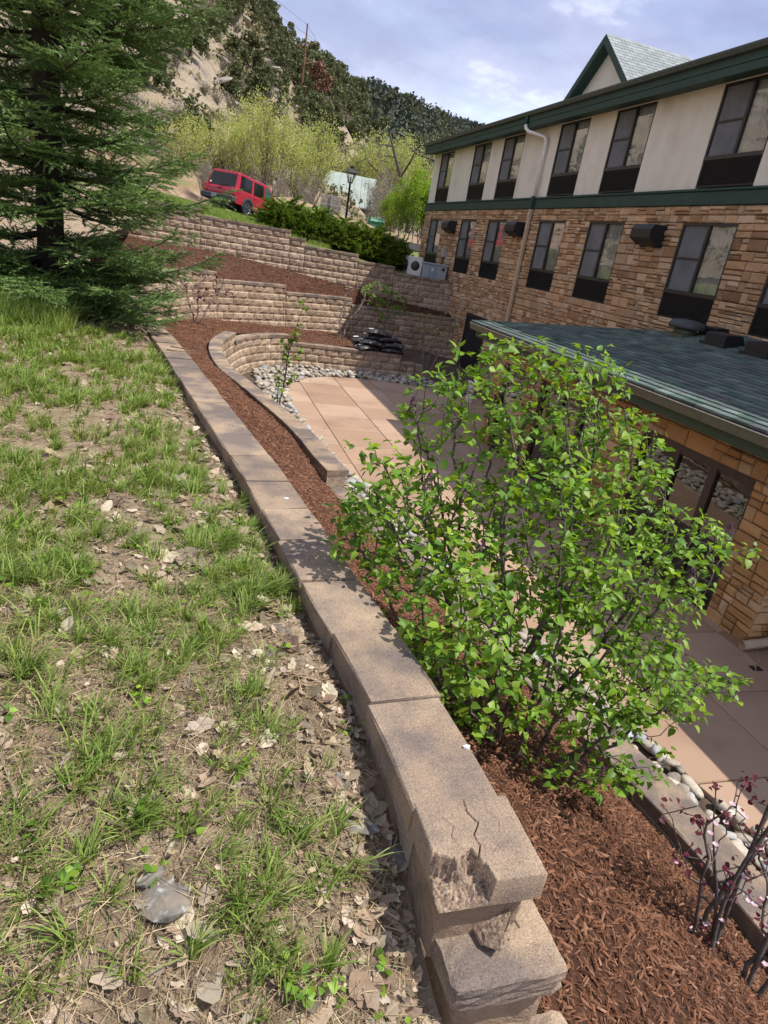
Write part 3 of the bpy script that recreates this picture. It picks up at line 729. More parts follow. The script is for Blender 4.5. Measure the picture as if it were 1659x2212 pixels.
# first cap of the wall: cracked, its left front corner broken away
def broken_cap():
    x0, x1, y0, y1, zt, zb = 0.70, 1.005, 1.075, 1.355, ZN, ZN - 0.098
    nx, ny = 150, 140
    xs = np.linspace(0, 1, nx); ysn = np.linspace(0, 1, ny)
    X, Y = np.meshgrid(xs, ysn, indexing='ij')
    n1 = fbm(X, Y, 5, 5, 1); n2 = fbm(X, Y, 45, 3, 2); n3 = fbm(X, Y, 16, 3, 8)
    # bite: everything in front-left of a ragged line
    rag = 0.10 * n1 + 0.04 * n3
    edge = np.interp(X, [0, 0.08, 0.22, 0.38, 0.46, 0.51], [0.40, 0.36, 0.27, 0.34, 0.20, -0.3]) + rag
    inb = Y < edge
    k = np.clip((edge - Y) / 0.07, 0, 1)
    floor_ = 0.045 + 0.030 * np.clip((0.45 - X) / 0.45, 0, 1) + 0.035 * np.clip((0.25 - Y) / 0.25, 0, 1)
    H = np.where(inb, -np.clip(k * floor_ + 0.016 * n3 + 0.007 * n2, 0.006, 0.0965), 0.0012 * n2 + 0.0006 * rng.normal(size=X.shape))
    wob = 0.012 * n3 + 0.006 * n2
    def crack(pts, w, d):
        nonlocal H
        pts = np.array(pts); dist = np.full(X.shape, 9.0); XX = X + wob; YY = Y + wob
        for a, b in zip(pts[:-1], pts[1:]):
            ab = b - a; t = np.clip(((XX - a[0]) * ab[0] + (YY - a[1]) * ab[1]) / (ab @ ab), 0, 1)
            dist = np.minimum(dist, np.hypot(XX - a[0] - t * ab[0], YY - a[1] - t * ab[1]))
        H = np.where(~inb, np.minimum(H, -d * np.clip(1.3 - dist / w, 0, 1)), H)
    crack([(0.52, 1.0), (0.50, 0.82), (0.56, 0.66), (0.46, 0.52), (0.48, 0.40), (0.42, 0.28)], 0.0055, 0.022)
    crack([(0.74, 0.97), (0.70, 0.80), (0.78, 0.66), (0.72, 0.52)], 0.0035, 0.005)
    crack([(0.22, 0.78), (0.30, 0.66), (0.24, 0.54), (0.28, 0.36)], 0.0035, 0.007)
    crack([(0.55, 0.30), (0.70, 0.42), (0.88, 0.36)], 0.003, 0.004)
    # worn outer edges
    ed = np.minimum(np.minimum(X, 1 - X) * 0.305, np.minimum(Y, 1 - Y) * 0.28)
    H = H - 0.006 * np.clip(1 - ed / 0.007, 0, 1) ** 2
    PX = x0 + X * (x1 - x0) + 0.002 * n3; PY = y0 + Y * (y1 - y0) + 0.003 * n1; PZ = zt + H
    V = np.stack([PX, PY, PZ], 2).reshape(-1, 3); idx = np.arange(nx * ny).reshape(nx, ny)
    a = idx[:-1, :-1].ravel(); b = idx[1:, :-1].ravel(); c = idx[1:, 1:].ravel(); d = idx[:-1, 1:].ravel()
    tm = (inb[:-1, :-1] & inb[1:, 1:]).ravel().astype(int)
    T = [np.stack([a, b, c], 1), np.stack([a, c, d], 1)]; mi = [tm, tm]
    ring = np.concatenate([idx[:, 0], idx[-1, 1:], idx[-2::-1, -1], idx[0, -2:0:-1]])
    low = V[ring].copy(); low[:, 2] = zb
    o = len(V); V = np.concatenate([V, low]); n = len(ring); k = np.arange(n); k2 = (k + 1) % n
    T += [np.stack([o + k, o + k2, ring[k2]], 1), np.stack([o + k, ring[k2], ring[k]], 1)]; mi += [np.zeros(n, int), np.zeros(n, int)]
    return V, np.concatenate(T), np.concatenate(mi)
V, T, mi = broken_cap()
bc = tris('cap', V, T, 'cap', wN); bc['label'] = 'cracked cap with its corner broken away'
bc.data.materials.append(MAT['chip']); bc.data.polygons.foreach_set('material_index', mi.astype(np.int32))
# blocks under it and the two lower steps
def rough_box(x0, x1, y0, y1, z0, z1, n=7, amp=0.004, b=0.012, seed=0, skew=0.0):
    """box of n*n faces per side with worn uneven surfaces"""
    mb = MB()
    rs_ = np.random.default_rng(seed); cx, cy, cz = (x0 + x1) / 2, (y0 + y1) / 2, (z0 + z1) / 2
    hx, hy, hz = (x1 - x0) / 2, (y1 - y0) / 2, (z1 - z0) / 2
    cache = {}
    def vid(i, j, k):
        if (i, j, k) in cache: return cache[(i, j, k)]
        p = np.array([-1 + 2 * i / n, -1 + 2 * j / n, -1 + 2 * k / n])
        q = p * np.array([hx, hy, hz])
        ext = (np.abs(p) > 0.999).sum()
        if ext >= 2:
            q -= np.sign(p) * (np.abs(p) > 0.999) * b * (0.5 + rs_.uniform(0, 0.7))
        q += rs_.normal(0, amp * 0.5, 3)
        q[0] += skew * q[1]
        mb.v.append((cx + q[0], cy + q[1], cz + q[2])); cache[(i, j, k)] = len(mb.v) - 1
        return cache[(i, j, k)]
    for a in range(n):
        for c in range(n):
            for F in (lambda u, w: (u, w, n), lambda u, w: (w, u, 0), lambda u, w: (n, u, w), lambda u, w: (0, w, u), lambda u, w: (w, n, u), lambda u, w: (u, 0, w)):
                mb.f.append((vid(*F(a, c)), vid(*F(a + 1, c)), vid(*F(a + 1, c + 1)), vid(*F(a, c + 1)))); mb.m.append(0)
    return mb
obj('block', rough_box(0.715, 0.985, 1.10, 1.34, ZN - 0.10 - HB, ZN - 0.101, seed=1, amp=0.003), 'block', wN)
obj('cap', rough_box(0.735, 1.075, 0.955, 1.215, -1.84, -1.74, n=9, seed=2, amp=0.004, b=0.010, skew=-0.03), 'cap', wN)
obj('block', rough_box(0.765, 1.065, 0.985, 1.21, -2.08, -1.842, seed=3, amp=0.003, skew=-0.03), 'block', wN)
obj('cap', rough_box(0.84, 1.14, 0.70, 0.995, -2.075, -1.98, n=9, seed=4, amp=0.004, b=0.010), 'cap', wN)
obj('block', rough_box(0.86, 1.13, 0.72, 0.98, -2.5, -2.077, seed=5), 'block', wN)
# chunk broken off, lying on the lower step
ck = MB()
cv, cf = [], []
ring = [(0.0, 0.0), (0.045, 0.01), (0.055, -0.03), (0.04, -0.06), (0.012, -0.078), (-0.012, -0.062), (-0.022, -0.03), (-0.02, 0.0)]
n = len(ring)
for zz, sc_, jit in ((0.0, 0.8, 0.003), (0.018, 1.0, 0.004), (0.034, 0.92, 0.005)):
    for x, y in ring:
        cv.append((x * sc_ + rng.normal(0, jit), y * sc_ + rng.normal(0, jit), zz + 0.5 * x * zz / 0.034 + rng.normal(0, jit * 0.5)))
cf = [tuple(range(n)), tuple(range(2 * n, 3 * n))[::-1]]
for r in range(2):
    for i in range(n): cf.append((r * n + i, (r + 1) * n + i, (r + 1) * n + (i + 1) % n, r * n + (i + 1) % n))
ck.add(cv, cf).xf(Matrix.Translation((0.868, 1.125, -1.737)) @ Matrix.Scale(1.25, 4))
tag(obj('concrete_chunk', ck, 'chip'), 'broken concrete chunk lying on the lower wall step', 'rubble')

# ================================================================== UPPER MULCH TERRACE between B and C
def terrace():
    n = 120; sb = np.linspace(0, pathB.L, n)
    bx = np.array([pathB.off(q, -0.18) for q in sb])
    zt = np.interp(bx[:, 0], [-2, .7, 1.1, 3.3, 3.7, 6.1, 6.5, 11], [-1.70, -1.70, -1.94, -1.94, -2.18, -2.18, -2.42, -2.46])
    cx = np.interp(np.linspace(0, 1, n) ** 0.8, [0, 1], [-7.0, 11.0]); cy = np.interp(cx, [-9, -5, -1.6, 2, 11], [27.6, 28.1, 28.4, 28.5, 28.5]) - 0.0
    zc = np.interp(cx, [-9, -1.5, 0, 2.2, 5, 7, 11], [-1.0, -1.12, -1.14, -1.24, -1.55, -1.75, -2.25])
    P = np.zeros((n, 22, 3))
    for j, w in enumerate(np.linspace(0, 1, 22)):
        P[:, j, 0] = bx[:, 0] * (1 - w) + cx * w; P[:, j, 1] = bx[:, 1] * (1 - w) + cy * w
        P[:, j, 2] = zt * (1 - w) + zc * w + 0.10 * math.sin(math.pi * w) + 0.04 * fbm(P[:, j, 0], P[:, j, 1], 1.5, 3, 8)
    return P
TP = terrace()
mter = grid_obj('mulch_terrace', TP, 'mulchbed')
# soil filling behind the middle wall's left end up to the slope

# ================================================================== PATIO
PEDGE = [(4.95, -1.5), (4.90, 2.9), (4.74, 3.6), (4.55, 4.6), (4.1, 6.8), (3.5, 9.8), (3.1, 12.2), (2.9, 13.75), (2.78, 14.7), (2.69, 15.9), (2.65, 17.1), (2.74, 18.3), (3.0, 19.5), (3.55, 20.5), (4.4, 21.15), (5.7, 21.4), (7.2, 21.2), (8.1, 21.05), (9.0, 20.3), (10.98, 19.2)]
PPOLY = PEDGE + [(10.98, 15.02), (7.33, 15.02), (7.33, 5.83), (10.98, 5.83), (10.98, -1.5)]
def clip_poly(poly, x0, x1, y0, y1):
    def cl(p, f, inter):
        o = []
        for i in range(len(p)):
            a, b = p[i - 1], p[i]
            fa, fb = f(a), f(b)
            if fb:
                if not fa: o.append(inter(a, b))
                o.append(b)
            elif fa: o.append(inter(a, b))
        return o
    def ix(c): return lambda a, b: (c, a[1] + (b[1] - a[1]) * (c - a[0]) / (b[0] - a[0]))
    def iy(c): return lambda a, b: (a[0] + (b[0] - a[0]) * (c - a[1]) / (b[1] - a[1]), c)
    for f, i in ((lambda p: p[0] >= x0, ix(x0)), (lambda p: p[0] <= x1, ix(x1)), (lambda p: p[1] >= y0, iy(y0)), (lambda p: p[1] <= y1, iy(y1))):
        poly = cl(poly, f, i)
        if not poly: return []
    return poly
def area(p): return 0.5 * sum(p[i - 1][0] * p[i][1] - p[i][0] * p[i - 1][1] for i in range(len(p)))
patio = obj('patio', MB().prism([(2.5, -1.5), (10.99, -1.5), (10.99, 21.6), (2.5, 21.6)], 'z', -4.40, -4.215), 'dsoil'); patio['kind'] = 'structure'
XL = [2.05, 3.33, 4.62, 5.90, 7.15, 8.4, 9.7, 11.0]; YL = [3.65 + 1.245 * k for k in range(-5, 16)]
for i in range(len(XL) - 1):
    for j in range(len(YL) - 1):
        g = 0.007
        p = clip_poly(PPOLY, XL[i] + g, XL[i + 1] - g, YL[j] + g, YL[j + 1] - g)
        if len(p) < 3 or abs(area(p)) < 0.02: continue
        if area(p) < 0: p = p[::-1]
        cx = sum(q[0] for q in p) / len(p); cy = sum(q[1] for q in p) / len(p)
        zt = -4.15 + random.uniform(-0.0015, 0.0015)
        mb = MB(); n = len(p)
        ins = [(cx + (x - cx) * 0.988, cy + (y - cy) * 0.988) for x, y in p]
        mb.add([(x, y, -4.24) for x, y in p] + [(x, y, zt - 0.012) for x, y in p] + [(x, y, zt) for x, y in ins],
               [tuple(range(2 * n, 3 * n))] + [(r * n + k, r * n + (k + 1) % n, (r + 1) * n + (k + 1) % n, (r + 1) * n + k) for r in range(2) for k in range(n)])
        obj('slab', mb, 'patio', patio)

# ------------------------------------------------------------------ river stones
def pip(x, y, poly):
    c = np.zeros(np.shape(x), bool); px = np.array(poly); n = len(px); j = n - 1
    for i in range(n):
        xi, yi = px[i]; xj, yj = px[j]
        with np.errstate(divide='ignore', invalid='ignore'):
            t = ((yi > y) != (yj > y)) & (x < (xj - xi) * (y - yi) / (yj - yi) + xi)
        c ^= t; j = i
    return c
strip = [tuple(pathA.off(q, 0.12)) for q in np.linspace(0.2, pathA.L, 120)] + [(8.35, 22.5), (8.75, 21.2), (9.0, 20.45)] + PEDGE[::-1][2:] 
cand = []
def try_fill(n, zbase, lo, hi, seed):
    rs = np.random.default_rng(seed); k = 0
    pts = []
    xs = rs.uniform(2, 9, n); ys = rs.uniform(-0.5, 22.6, n)
    ok = pip(xs, ys, strip)
    cell = {}
    for x, y in zip(xs[ok], ys[ok]):
        big = y < 7
        r = rs.uniform(lo, hi) * (0.80 if big else 1.0)
        key = (int(x / 0.3), int(y / 0.3)); bad = False
        for a in (-1, 0, 1):
            for b in (-1, 0, 1):
                for (qx, qy, qr) in cell.get((key[0] + a, key[1] + b), []):
                    if (qx - x) ** 2 + (qy - y) ** 2 < (0.80 * (qr + r)) ** 2: bad = True
        if bad: continue
        cell.setdefault(key, []).append((x, y, r)); pts.append((x, y, zbase, r))
    return pts
pts = try_fill(14000, -4.165, 0.055, 0.11, 3)
pts2 = [(x, y, z + 0.07, r) for x, y, z, r in try_fill(2600, -4.165, 0.055, 0.09, 4)]
allp = pts + pts2
bed = grid_obj('river_rock_bed', np.array([[(2.0 + 0.45 * i, 21.0 + 0.2 * j, -4.19) for j in range(9)] for i in range(15)]), 'dsoil')
def ico(sub):
    t = (1 + 5 ** 0.5) / 2
    v = [(-1, t, 0), (1, t, 0), (-1, -t, 0), (1, -t, 0), (0, -1, t), (0, 1, t), (0, -1, -t), (0, 1, -t), (t, 0, -1), (t, 0, 1), (-t, 0, -1), (-t, 0, 1)]
    f = [(0, 11, 5), (0, 5, 1), (0, 1, 7), (0, 7, 10), (0, 10, 11), (1, 5, 9), (5, 11, 4), (11, 10, 2), (10, 7, 6), (7, 1, 8), (3, 9, 4), (3, 4, 2), (3, 2, 6), (3, 6, 8), (3, 8, 9), (4, 9, 5), (2, 4, 11), (6, 2, 10), (8, 6, 7), (9, 8, 1)]
    v = [np.array(p) / np.linalg.norm(p) for p in v]
    for _ in range(sub):
        c = {}; nf = []
        def mid(a, b):
            k = (min(a, b), max(a, b))
            if k not in c:
                m = v[a] + v[b]; v.append(m / np.linalg.norm(m)); c[k] = len(v) - 1
            return c[k]
        for a, b, d in f:
            x, y, z = mid(a, b), mid(b, d), mid(d, a); nf += [(a, x, z), (b, y, x), (d, z, y), (x, y, z)]
        f = nf
    return np.array(v), np.array(f)
IV1, IF1 = ico(1); IV2, IF2 = ico(2)
def pebble(seed, hi=False):
    rs = np.random.default_rng(seed); V, F = (IV2, IF2) if hi else (IV1, IF1)
    V = V.copy()
    e = rs.uniform(0.7, 0.95)
    V = np.sign(V) * np.abs(V) ** e
    ph = rs.uniform(0, 6, 3)
    V *= (1 + 0.10 * np.sin(2.3 * V[:, [1]] + ph[0]) + 0.08 * np.sin(3.1 * V[:, [0]] + ph[1]))
    return V * np.array([1.25, 0.95, 0.62]), F
def proj_depth(p): return Vector(p).dot(FWD)
stone_meshes = {}
def shared_mesh(name, V, F, mat, smooth=True):
    me = bpy.data.meshes.new(name); me.from_pydata([tuple(map(float, p)) for p in V], [], [tuple(map(int, t)) for t in F])
    me.materials.append(MAT[mat]); 
    if smooth: me.polygons.foreach_set('use_smooth', [True] * len(me.polygons))
    return me
for k in range(5):
    stone_meshes[k] = shared_mesh('river_stone', *pebble(k), 'river'); stone_meshes[k + 5] = shared_mesh('river_stone', *pebble(k + 40, True), 'river')
vis = [p for p in allp if (p[1] < 6.0 and p[0] > 4.1) or p[1] > 13.0]
rest = [p for p in allp if p not in set(vis)]
vis.sort(key=lambda p: -p[3] / max(1.0, proj_depth((p[0], p[1], p[2]))))
for x, y, z, r in vis[:300]:
    k = random.randrange(5) + (5 if y < 7 else 0)
    o = bpy.data.objects.new('river_stone', stone_meshes[k]); COL.objects.link(o)
    o.parent = bed; oo = ORG[bed.name]
    o.location = (x - oo[0], y - oo[1], z + r * 0.3 - oo[2])
    o.rotation_euler = (random.gauss(0, 0.25), random.gauss(0, 0.25), random.uniform(0, 6.28)); s = r * 1.02
    o.scale = (s * random.uniform(0.85, 1.2), s * random.uniform(0.85, 1.1), s * random.uniform(0.8, 1.15))
rest += vis[300:]
ra = np.array([(x, y, z + r * 0.3, r) for x, y, z, r in rest])
Ms = mats_from(ra[:, :3], rng.uniform(0, 6.28, len(ra)), rng.normal(0, 0.25, len(ra)), rng.normal(0, 0.25, len(ra)), ra[:, [3]] * rng.uniform(0.85, 1.15, (len(ra), 3)))
V, T = bake(*pebble(77), Ms)
o = tris('river_stones', V, T, 'river', bed, True); o['kind'] = 'stuff'

# ================================================================== MAIN BUILDING
XB = 11.0
bld = thing('hotel_building', 'two storey building with stone lower floors, cream stucco top and dark green eaves', 'building', (13, 18, -4.3))
YN, YF = 1.0, 33.8
WY = [(31.1, 32.85), (27.0, 28.75), (24.1, 25.85), (19.85, 21.6), (16.75, 18.5), (12.62, 14.4), (9.65, 11.41), (5.5, 7.25)]
UZ = (2.36, 4.41); LZ = (-0.49, 1.61)
def strips(wins, lo, hi):
    """y intervals between openings"""
    e = sorted(wins); r = []; c = lo
    for a, b in e: r.append((c, a)); c = b
    r.append((c, hi)); return r
# backing walls
mb = MB()
mb.box(XB, XB + 0.3, YN, YF, -4.6, LZ[0])
for a, b in strips(WY, YN, YF): mb.box(XB, XB + 0.3, a, b, LZ[0], LZ[1])
mb.box(XB, XB + 0.3, YN, YF, LZ[1], 1.98)
obj('stone_backing', mb, 'mortar', bld)
mb = MB()
for a, b in strips(WY, YN, YF): mb.box(XB - 0.02, XB + 0.3, a, b, 2.30, 4.41)
mb.box(XB - 0.02, XB + 0.3, YN, YF, 4.41, 4.6)
mb.box(XB - 0.02, XB + 0.3, YN, YF, 2.0, 2.30)
obj('stucco_wall', mb, 'stucco', bld)
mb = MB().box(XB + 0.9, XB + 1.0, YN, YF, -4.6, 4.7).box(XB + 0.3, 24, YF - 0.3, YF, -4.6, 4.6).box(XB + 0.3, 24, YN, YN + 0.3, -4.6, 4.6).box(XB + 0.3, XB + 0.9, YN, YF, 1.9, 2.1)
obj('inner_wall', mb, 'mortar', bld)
# green band
mb = MB().bbox(XB - 0.10, XB + 0.02, YN, YF + 0.05, 1.97, 2.25, 0.01).bbox(XB - 0.13, XB + 0.02, YN, YF + 0.05, 2.253, 2.31, 0.01)
obj('trim_band', mb, 'green', bld)
# eave
obj('fascia', MB().bbox(10.49, 10.55, YN, 33.95, 4.36, 4.53, 0.006).bbox(10.475, 10.545, YN, 33.96, 4.532, 4.76, 0.006), 'green', bld)
obj('soffit', MB().add([(10.54, YN, 4.375), (10.54, 33.93, 4.375), (XB, 33.93, 4.44), (XB, YN, 4.44), (10.54, YN, 4.415), (10.54, 33.93, 4.415), (XB, 33.93, 4.48), (XB, YN, 4.48)],
                       [(0, 3, 2, 1), (4, 5, 6, 7), (0, 1, 5, 4), (1, 2, 6, 5), (2, 3, 7, 6), (3, 0, 4, 7)]), 'green', bld)
gp = [(10.36, 4.82), (10.36, 4.78), (10.39, 4.70), (10.47, 4.68), (10.47, 4.82), (10.455, 4.82), (10.455, 4.695), (10.40, 4.71), (10.375, 4.785), (10.375, 4.82)]
obj('gutter', MB().prism(gp, 'y', YN, 34.0), 'gutter', bld)
rf = obj('roof', MB().prism([(10.42, 4.83), (17.0, 6.55), (24.5, 4.7), (24.5, 4.62), (17.0, 6.46), (10.43, 4.765)], 'y', YN, 33.97), 'gshingle', bld)
# gable
def gable():
    x0 = 12.1; y0 = 22.1; za = 7.15; hw = 3.2; zb = za - hw * 0.82
    g = MB().prism([(y0 - hw, zb), (y0 + hw, zb), (y0, za)], 'x', x0 + 0.35, x0 + 0.5)
    obj('gable_wall', g, 'stucco', bld)
    t = 0.26
    for sgn in (-1, 1):
        p = [(y0, za), (y0 + sgn * hw * 1.06, za - hw * 1.06 * 0.82), (y0 + sgn * hw * 1.06, za - hw * 1.06 * 0.82 - t), (y0, za - t)]
        if sgn > 0: p = p[::-1]
        obj('rake_board', MB().prism(p, 'x', x0 - 0.06, x0 + 0.06), 'green', bld)
        p2 = [(y0, za - 0.02), (y0 + sgn * hw * 1.05, za - hw * 1.05 * 0.82 - 0.02), (y0 + sgn * hw * 1.05, za - hw * 1.05 * 0.82 - 0.16), (y0, za - 0.16)]
        if sgn > 0: p2 = p2[::-1]
        obj('gable_soffit', MB().prism(p2, 'x', x0 + 0.062, 20.0), 'green', bld)
    # shingles on the visible slope (towards the camera, y < y0)
    sh = MB()
    L = hw * 1.06 * math.hypot(1, 0.82); n = int(L / 0.17); ux, uz = -1 / math.hypot(1, 0.82), -0.82 / math.hypot(1, 0.82)
    for r in range(n):
        a = r * 0.17; b = a + 0.21; x = x0 - 0.08 - (0.16 if r % 2 else 0)
        while x < 19.5:
            xa = max(x, x0 - 0.08); xb = x + 0.31
            q = lambda s, h: (y0 + 0.02 + ux * s - uz * h * 0 , za + 0.02 + uz * s + h)
            ya, z_a = q(a, 0.012); yb, z_b = q(b, 0.030)
            sh.add([(xa, ya, z_a), (xb, ya, z_a), (xb, yb, z_b), (xa, yb, z_b), (xb, yb, z_b - 0.02), (xa, yb, z_b - 0.02)], [(0, 3, 2, 1), (3, 5, 4, 2)])
            x += 0.32
    o = obj('gable_shingles', sh, 'gshingle', bld); o['kind'] = 'stuff'
gable()

# --- stone veneer
def ashlar(y0, y1, z0, z1, hr=(0.13, 0.27), wr=(0.18, 0.52), seed=0):
    """list of (ya,yb,za,zb) filling the rectangle"""
    rs = np.random.default_rng(seed); out_ = []
    z = z0; rows = []
    n = max(1, round((z1 - z0) / 0.19)); hs = rs.uniform(*hr, n); hs *= (z1 - z0) / hs.sum()
    for h in hs:
        y = y0
        while y < y1 - 1e-6:
            w = rs.uniform(*wr)
            if y1 - (y + w) < 0.14: w = y1 - y
            r = rs.random()
            if r < 0.36 and h > 0.13:
                f = rs.uniform(0.38, 0.62); 
                for a, b in ((0, f), (f, 1)):
                    if w > 0.36 and rs.random() < 0.45:
                        g = rs.uniform(0.35, 0.65)
                        out_ += [(y, y + w * g, z + h * a, z + h * b), (y + w * g, y + w, z + h * a, z + h * b)]
                    else: out_.append((y, y + w, z + h * a, z + h * b))
            elif r < 0.48 and w > 0.3:
                g = rs.uniform(0.3, 0.7); f = rs.uniform(0.4, 0.6)
                out_ += [(y, y + w * g, z, z + h), (y + w * g, y + w, z, z + h * f), (y + w * g, y + w, z + h * f, z + h)]
            else: out_.append((y, y + w, z, z + h))
            y += w
        z += h
    return out_
def stone_mesh(s, seed, xf, gap=0.007, depth=0.07, bulge=0.042):
    """one split stone. s=(ya,yb,za,zb); face towards -X at x=xf."""
    rs = np.random.default_rng(seed)
    ya, yb, za, zb = s; ya += gap; yb -= gap; za += gap; zb -= gap
    mb = MB(); d = bulge * rs.uniform(0.35, 1.0); c = min(0.022, 0.22 * min(yb - ya, zb - za))
    j = lambda a: rs.normal(0, a)
    outer = [(ya + j(.002), za + j(.002)), (yb + j(.002), za + j(.002)), (yb + j(.002), zb + j(.002)), (ya + j(.002), zb + j(.002))]
    inner = [(ya + c, za + c), (yb - c, za + c), (yb - c, zb - c), (ya + c, zb - c)]
    v = [(xf + depth, y, z) for y, z in outer] + [(xf - 0.3 * d, y, z) for y, z in outer]
    v += [(xf - d + rs.normal(0, 0.006), y + j(.004), z + j(.004)) for y, z in inner]
    m = ((ya + yb) / 2 + j(0.15 * (yb - ya)), (za + zb) / 2 + j(0.12 * (zb - za))); v.append((xf - d + rs.normal(0, 0.009), *m))
    f = [(8, 12, 9), (9, 12, 10), (10, 12, 11), (11, 12, 8)]
    f = [t[::-1] for t in f]
    for r in range(2):
        for k in range(4): f.append((r * 4 + k, (r + 1) * 4 + k, (r + 1) * 4 + (k + 1) % 4, r * 4 + (k + 1) % 4))
    return mb.add(v, [t[::-1] for t in f])
def veneer(parent, rects, xf, mat, nmax, seed, axis='x', name='stone'):
    rects = sorted(rects, key=lambda s: -((s[1] - s[0]) * (s[3] - s[2])) / max(2.0, proj_depth((xf, (s[0] + s[1]) / 2, (s[2] + s[3]) / 2))) ** 2)
    stuff = MB()
    for i, s in enumerate(rects):
        m_ = stone_mesh(s, seed + i, xf)
        if i < nmax: obj(name, m_, mat, parent)
        else: stuff.add(m_.v, m_.f)
    if stuff.v:
        o = obj('stonework', stuff, mat, parent); o['kind'] = 'stuff'
rects = []
YV = 4.5
for a, b in strips([w for w in WY if w[0] > YV], YV, YF): rects += ashlar(a, b, LZ[0], LZ[1], seed=int(a * 10))
rects += ashlar(YV, YF, LZ[1], 1.97, hr=(0.15, 0.2), seed=91)
rects += ashlar(26.12, YF, -4.3, LZ[0], seed=92) + ashlar(11.0, 24.05, -2.2, LZ[0], seed=93) + ashlar(14.5, 24.05, -4.3, -2.2, seed=94) + ashlar(24.05, 26.12, -1.92, LZ[0], seed=95) + ashlar(YV, 11.0, -0.75, LZ[0], seed=96, hr=(0.12, 0.15))
veneer(bld, rects, XB - 0.03, 'stone', 300, 1000)

# --- windows
def window(parent, ya, yb, za, zb, sill, xf, sub=True):
    """dark frame with mullion, screened sash (far side), glass sash, louvred unit below"""
    mb = MB(); t = 0.055; x0, x1 = xf - 0.012, xf + 0.06
    zs = sill
    mid = ya + (yb - ya) * 0.50
    mb.box(x0, x1, ya, ya + t, zs, zb); mb.box(x0, x1, yb - t, yb, zs, zb)
    mb.box(x0 - 0.002, x1, ya, yb, zb - t, zb - 0.002); mb.box(x0 - 0.004, x1, ya, yb, zs - 0.03, zs + t)
    mb.box(x0 + 0.004, x1, mid - t * 0.6, mid + t * 0.6, zs + t, zb - t)
    mb.box(x0 + 0.008, x1 - 0.01, mid + t * 0.6, yb - t, (zs + zb) / 2 - 0.018, (zs + zb) / 2 + 0.018)
    w = obj('window', mb, 'frame', parent)
    obj('screen', MB().box(xf + 0.030, xf + 0.034, mid + t * 0.6, yb - t, zs + t, zb - t), 'screen', w)
    obj('pane', MB().add([(xf + 0.03, ya + t, zs + t), (xf + 0.03, mid - t * 0.6, zs + t), (xf + 0.03, mid - t * 0.6, zb - t), (xf + 0.03, ya + t, zb - t)], [(0, 3, 2, 1)]), 'glass', w)
    # pleated curtain behind the glass
    cu = MB(); n = 22; v = []
    for k in range(n + 1):
        y = ya + t + (mid - ya - t) * k / n; x = xf + 0.085 + 0.02 * math.sin(k * 1.9)
        v += [(x, y, zs), (x, y, zb - 0.02)]
    cu.add(v, [(2 * k, 2 * k + 1, 2 * k + 3, 2 * k + 2) for k in range(n)])
    obj('curtain', cu, 'curtain', w)
    # louvred heating unit
    gr = MB().box(xf + 0.03, xf + 0.05, ya, yb, za, zs - 0.03)
    gr.box(x0 + 0.01, x1, ya, ya + 0.035, za, zs - 0.032); gr.box(x0 + 0.01, x1, yb - 0.035, yb, za, zs - 0.032)
    gr.box(x0 + 0.012, x1, ya + 0.035, yb - 0.035, za, za + 0.03)
    k = 0; z = za + 0.045
    while z < zs - 0.06:
        gr.add([(x0 + 0.012, ya + 0.035, z), (x0 + 0.012, yb - 0.035, z), (xf + 0.03, yb - 0.035, z + 0.016), (xf + 0.03, ya + 0.035, z + 0.016), (x0 + 0.012, ya + 0.035, z - 0.006), (x0 + 0.012, yb - 0.035, z - 0.006)], [(0, 3, 2, 1), (0, 1, 5, 4)])
        z += 0.026
    obj('grille', gr, 'black', w)
for a, b in WY:
    if b < 8: continue
    window(bld, a, b, UZ[0], UZ[1], 2.94, XB - 0.0)
    window(bld, a, b, LZ[0], LZ[1], 0.09, XB - 0.02)
# dark double door beside the annex
dd = obj('door', MB().bbox(XB - 0.05, XB + 0.05, 24.08, 26.09, -4.2, -1.94, 0.01), 'black', bld)
obj('door_frame', MB().box(XB - 0.075, XB - 0.02, 24.05, 24.14, -4.2, -1.93).box(XB - 0.075, XB - 0.02, 26.03, 26.12, -4.2, -1.93).box(XB - 0.076, XB - 0.02, 24.14, 26.03, -2.0, -1.93).box(XB - 0.07, XB - 0.04, 25.05, 25.11, -4.2, -2.0), 'frame', dd)
# exhaust hoods
for yc in (29.6, 22.95, 15.35):
    h = MB().prism([(XB - 0.02, 1.52), (XB - 0.02, 1.06), (XB - 0.22, 1.06), (XB - 0.46, 1.20), (XB - 0.46, 1.40), (XB - 0.38, 1.52)], 'y', yc - 0.40, yc + 0.40)
    ho = obj('exhaust_hood', h, 'black', bld)
    obj('flange', MB().bbox(XB - 0.062, XB - 0.02, yc - 0.44, yc + 0.44, 1.02, 1.55, 0.006), 'black', ho)
# downspout in its three colours
def spout(pts, w, d, mat):
    mb = MB(); mb.tube(pts, w, 8); obj('downspout', mb, mat, bld, True)
spout([(10.42, 23.05, 4.70), (10.43, 23.05, 4.44)], 0.055, 0, 'green')
spout([(10.43, 23.05, 4.45), (10.44, 23.02, 4.35), (10.50, 22.9, 4.25), (10.70, 22.5, 4.16), (10.82, 22.28, 4.10), (10.86, 22.22, 4.02), (10.87, 22.2, 3.9), (10.87, 22.2, 2.33)], 0.058, 0, 'white')
obj('downspout', MB().bbox(10.80, 10.89, 22.14, 22.28, 1.94, 2.335, 0.008), 'green', bld)
obj('downspout', MB().bbox(10.81, 10.90, 22.15, 22.28, -4.1, 1.938, 0.008), 'tan', bld)
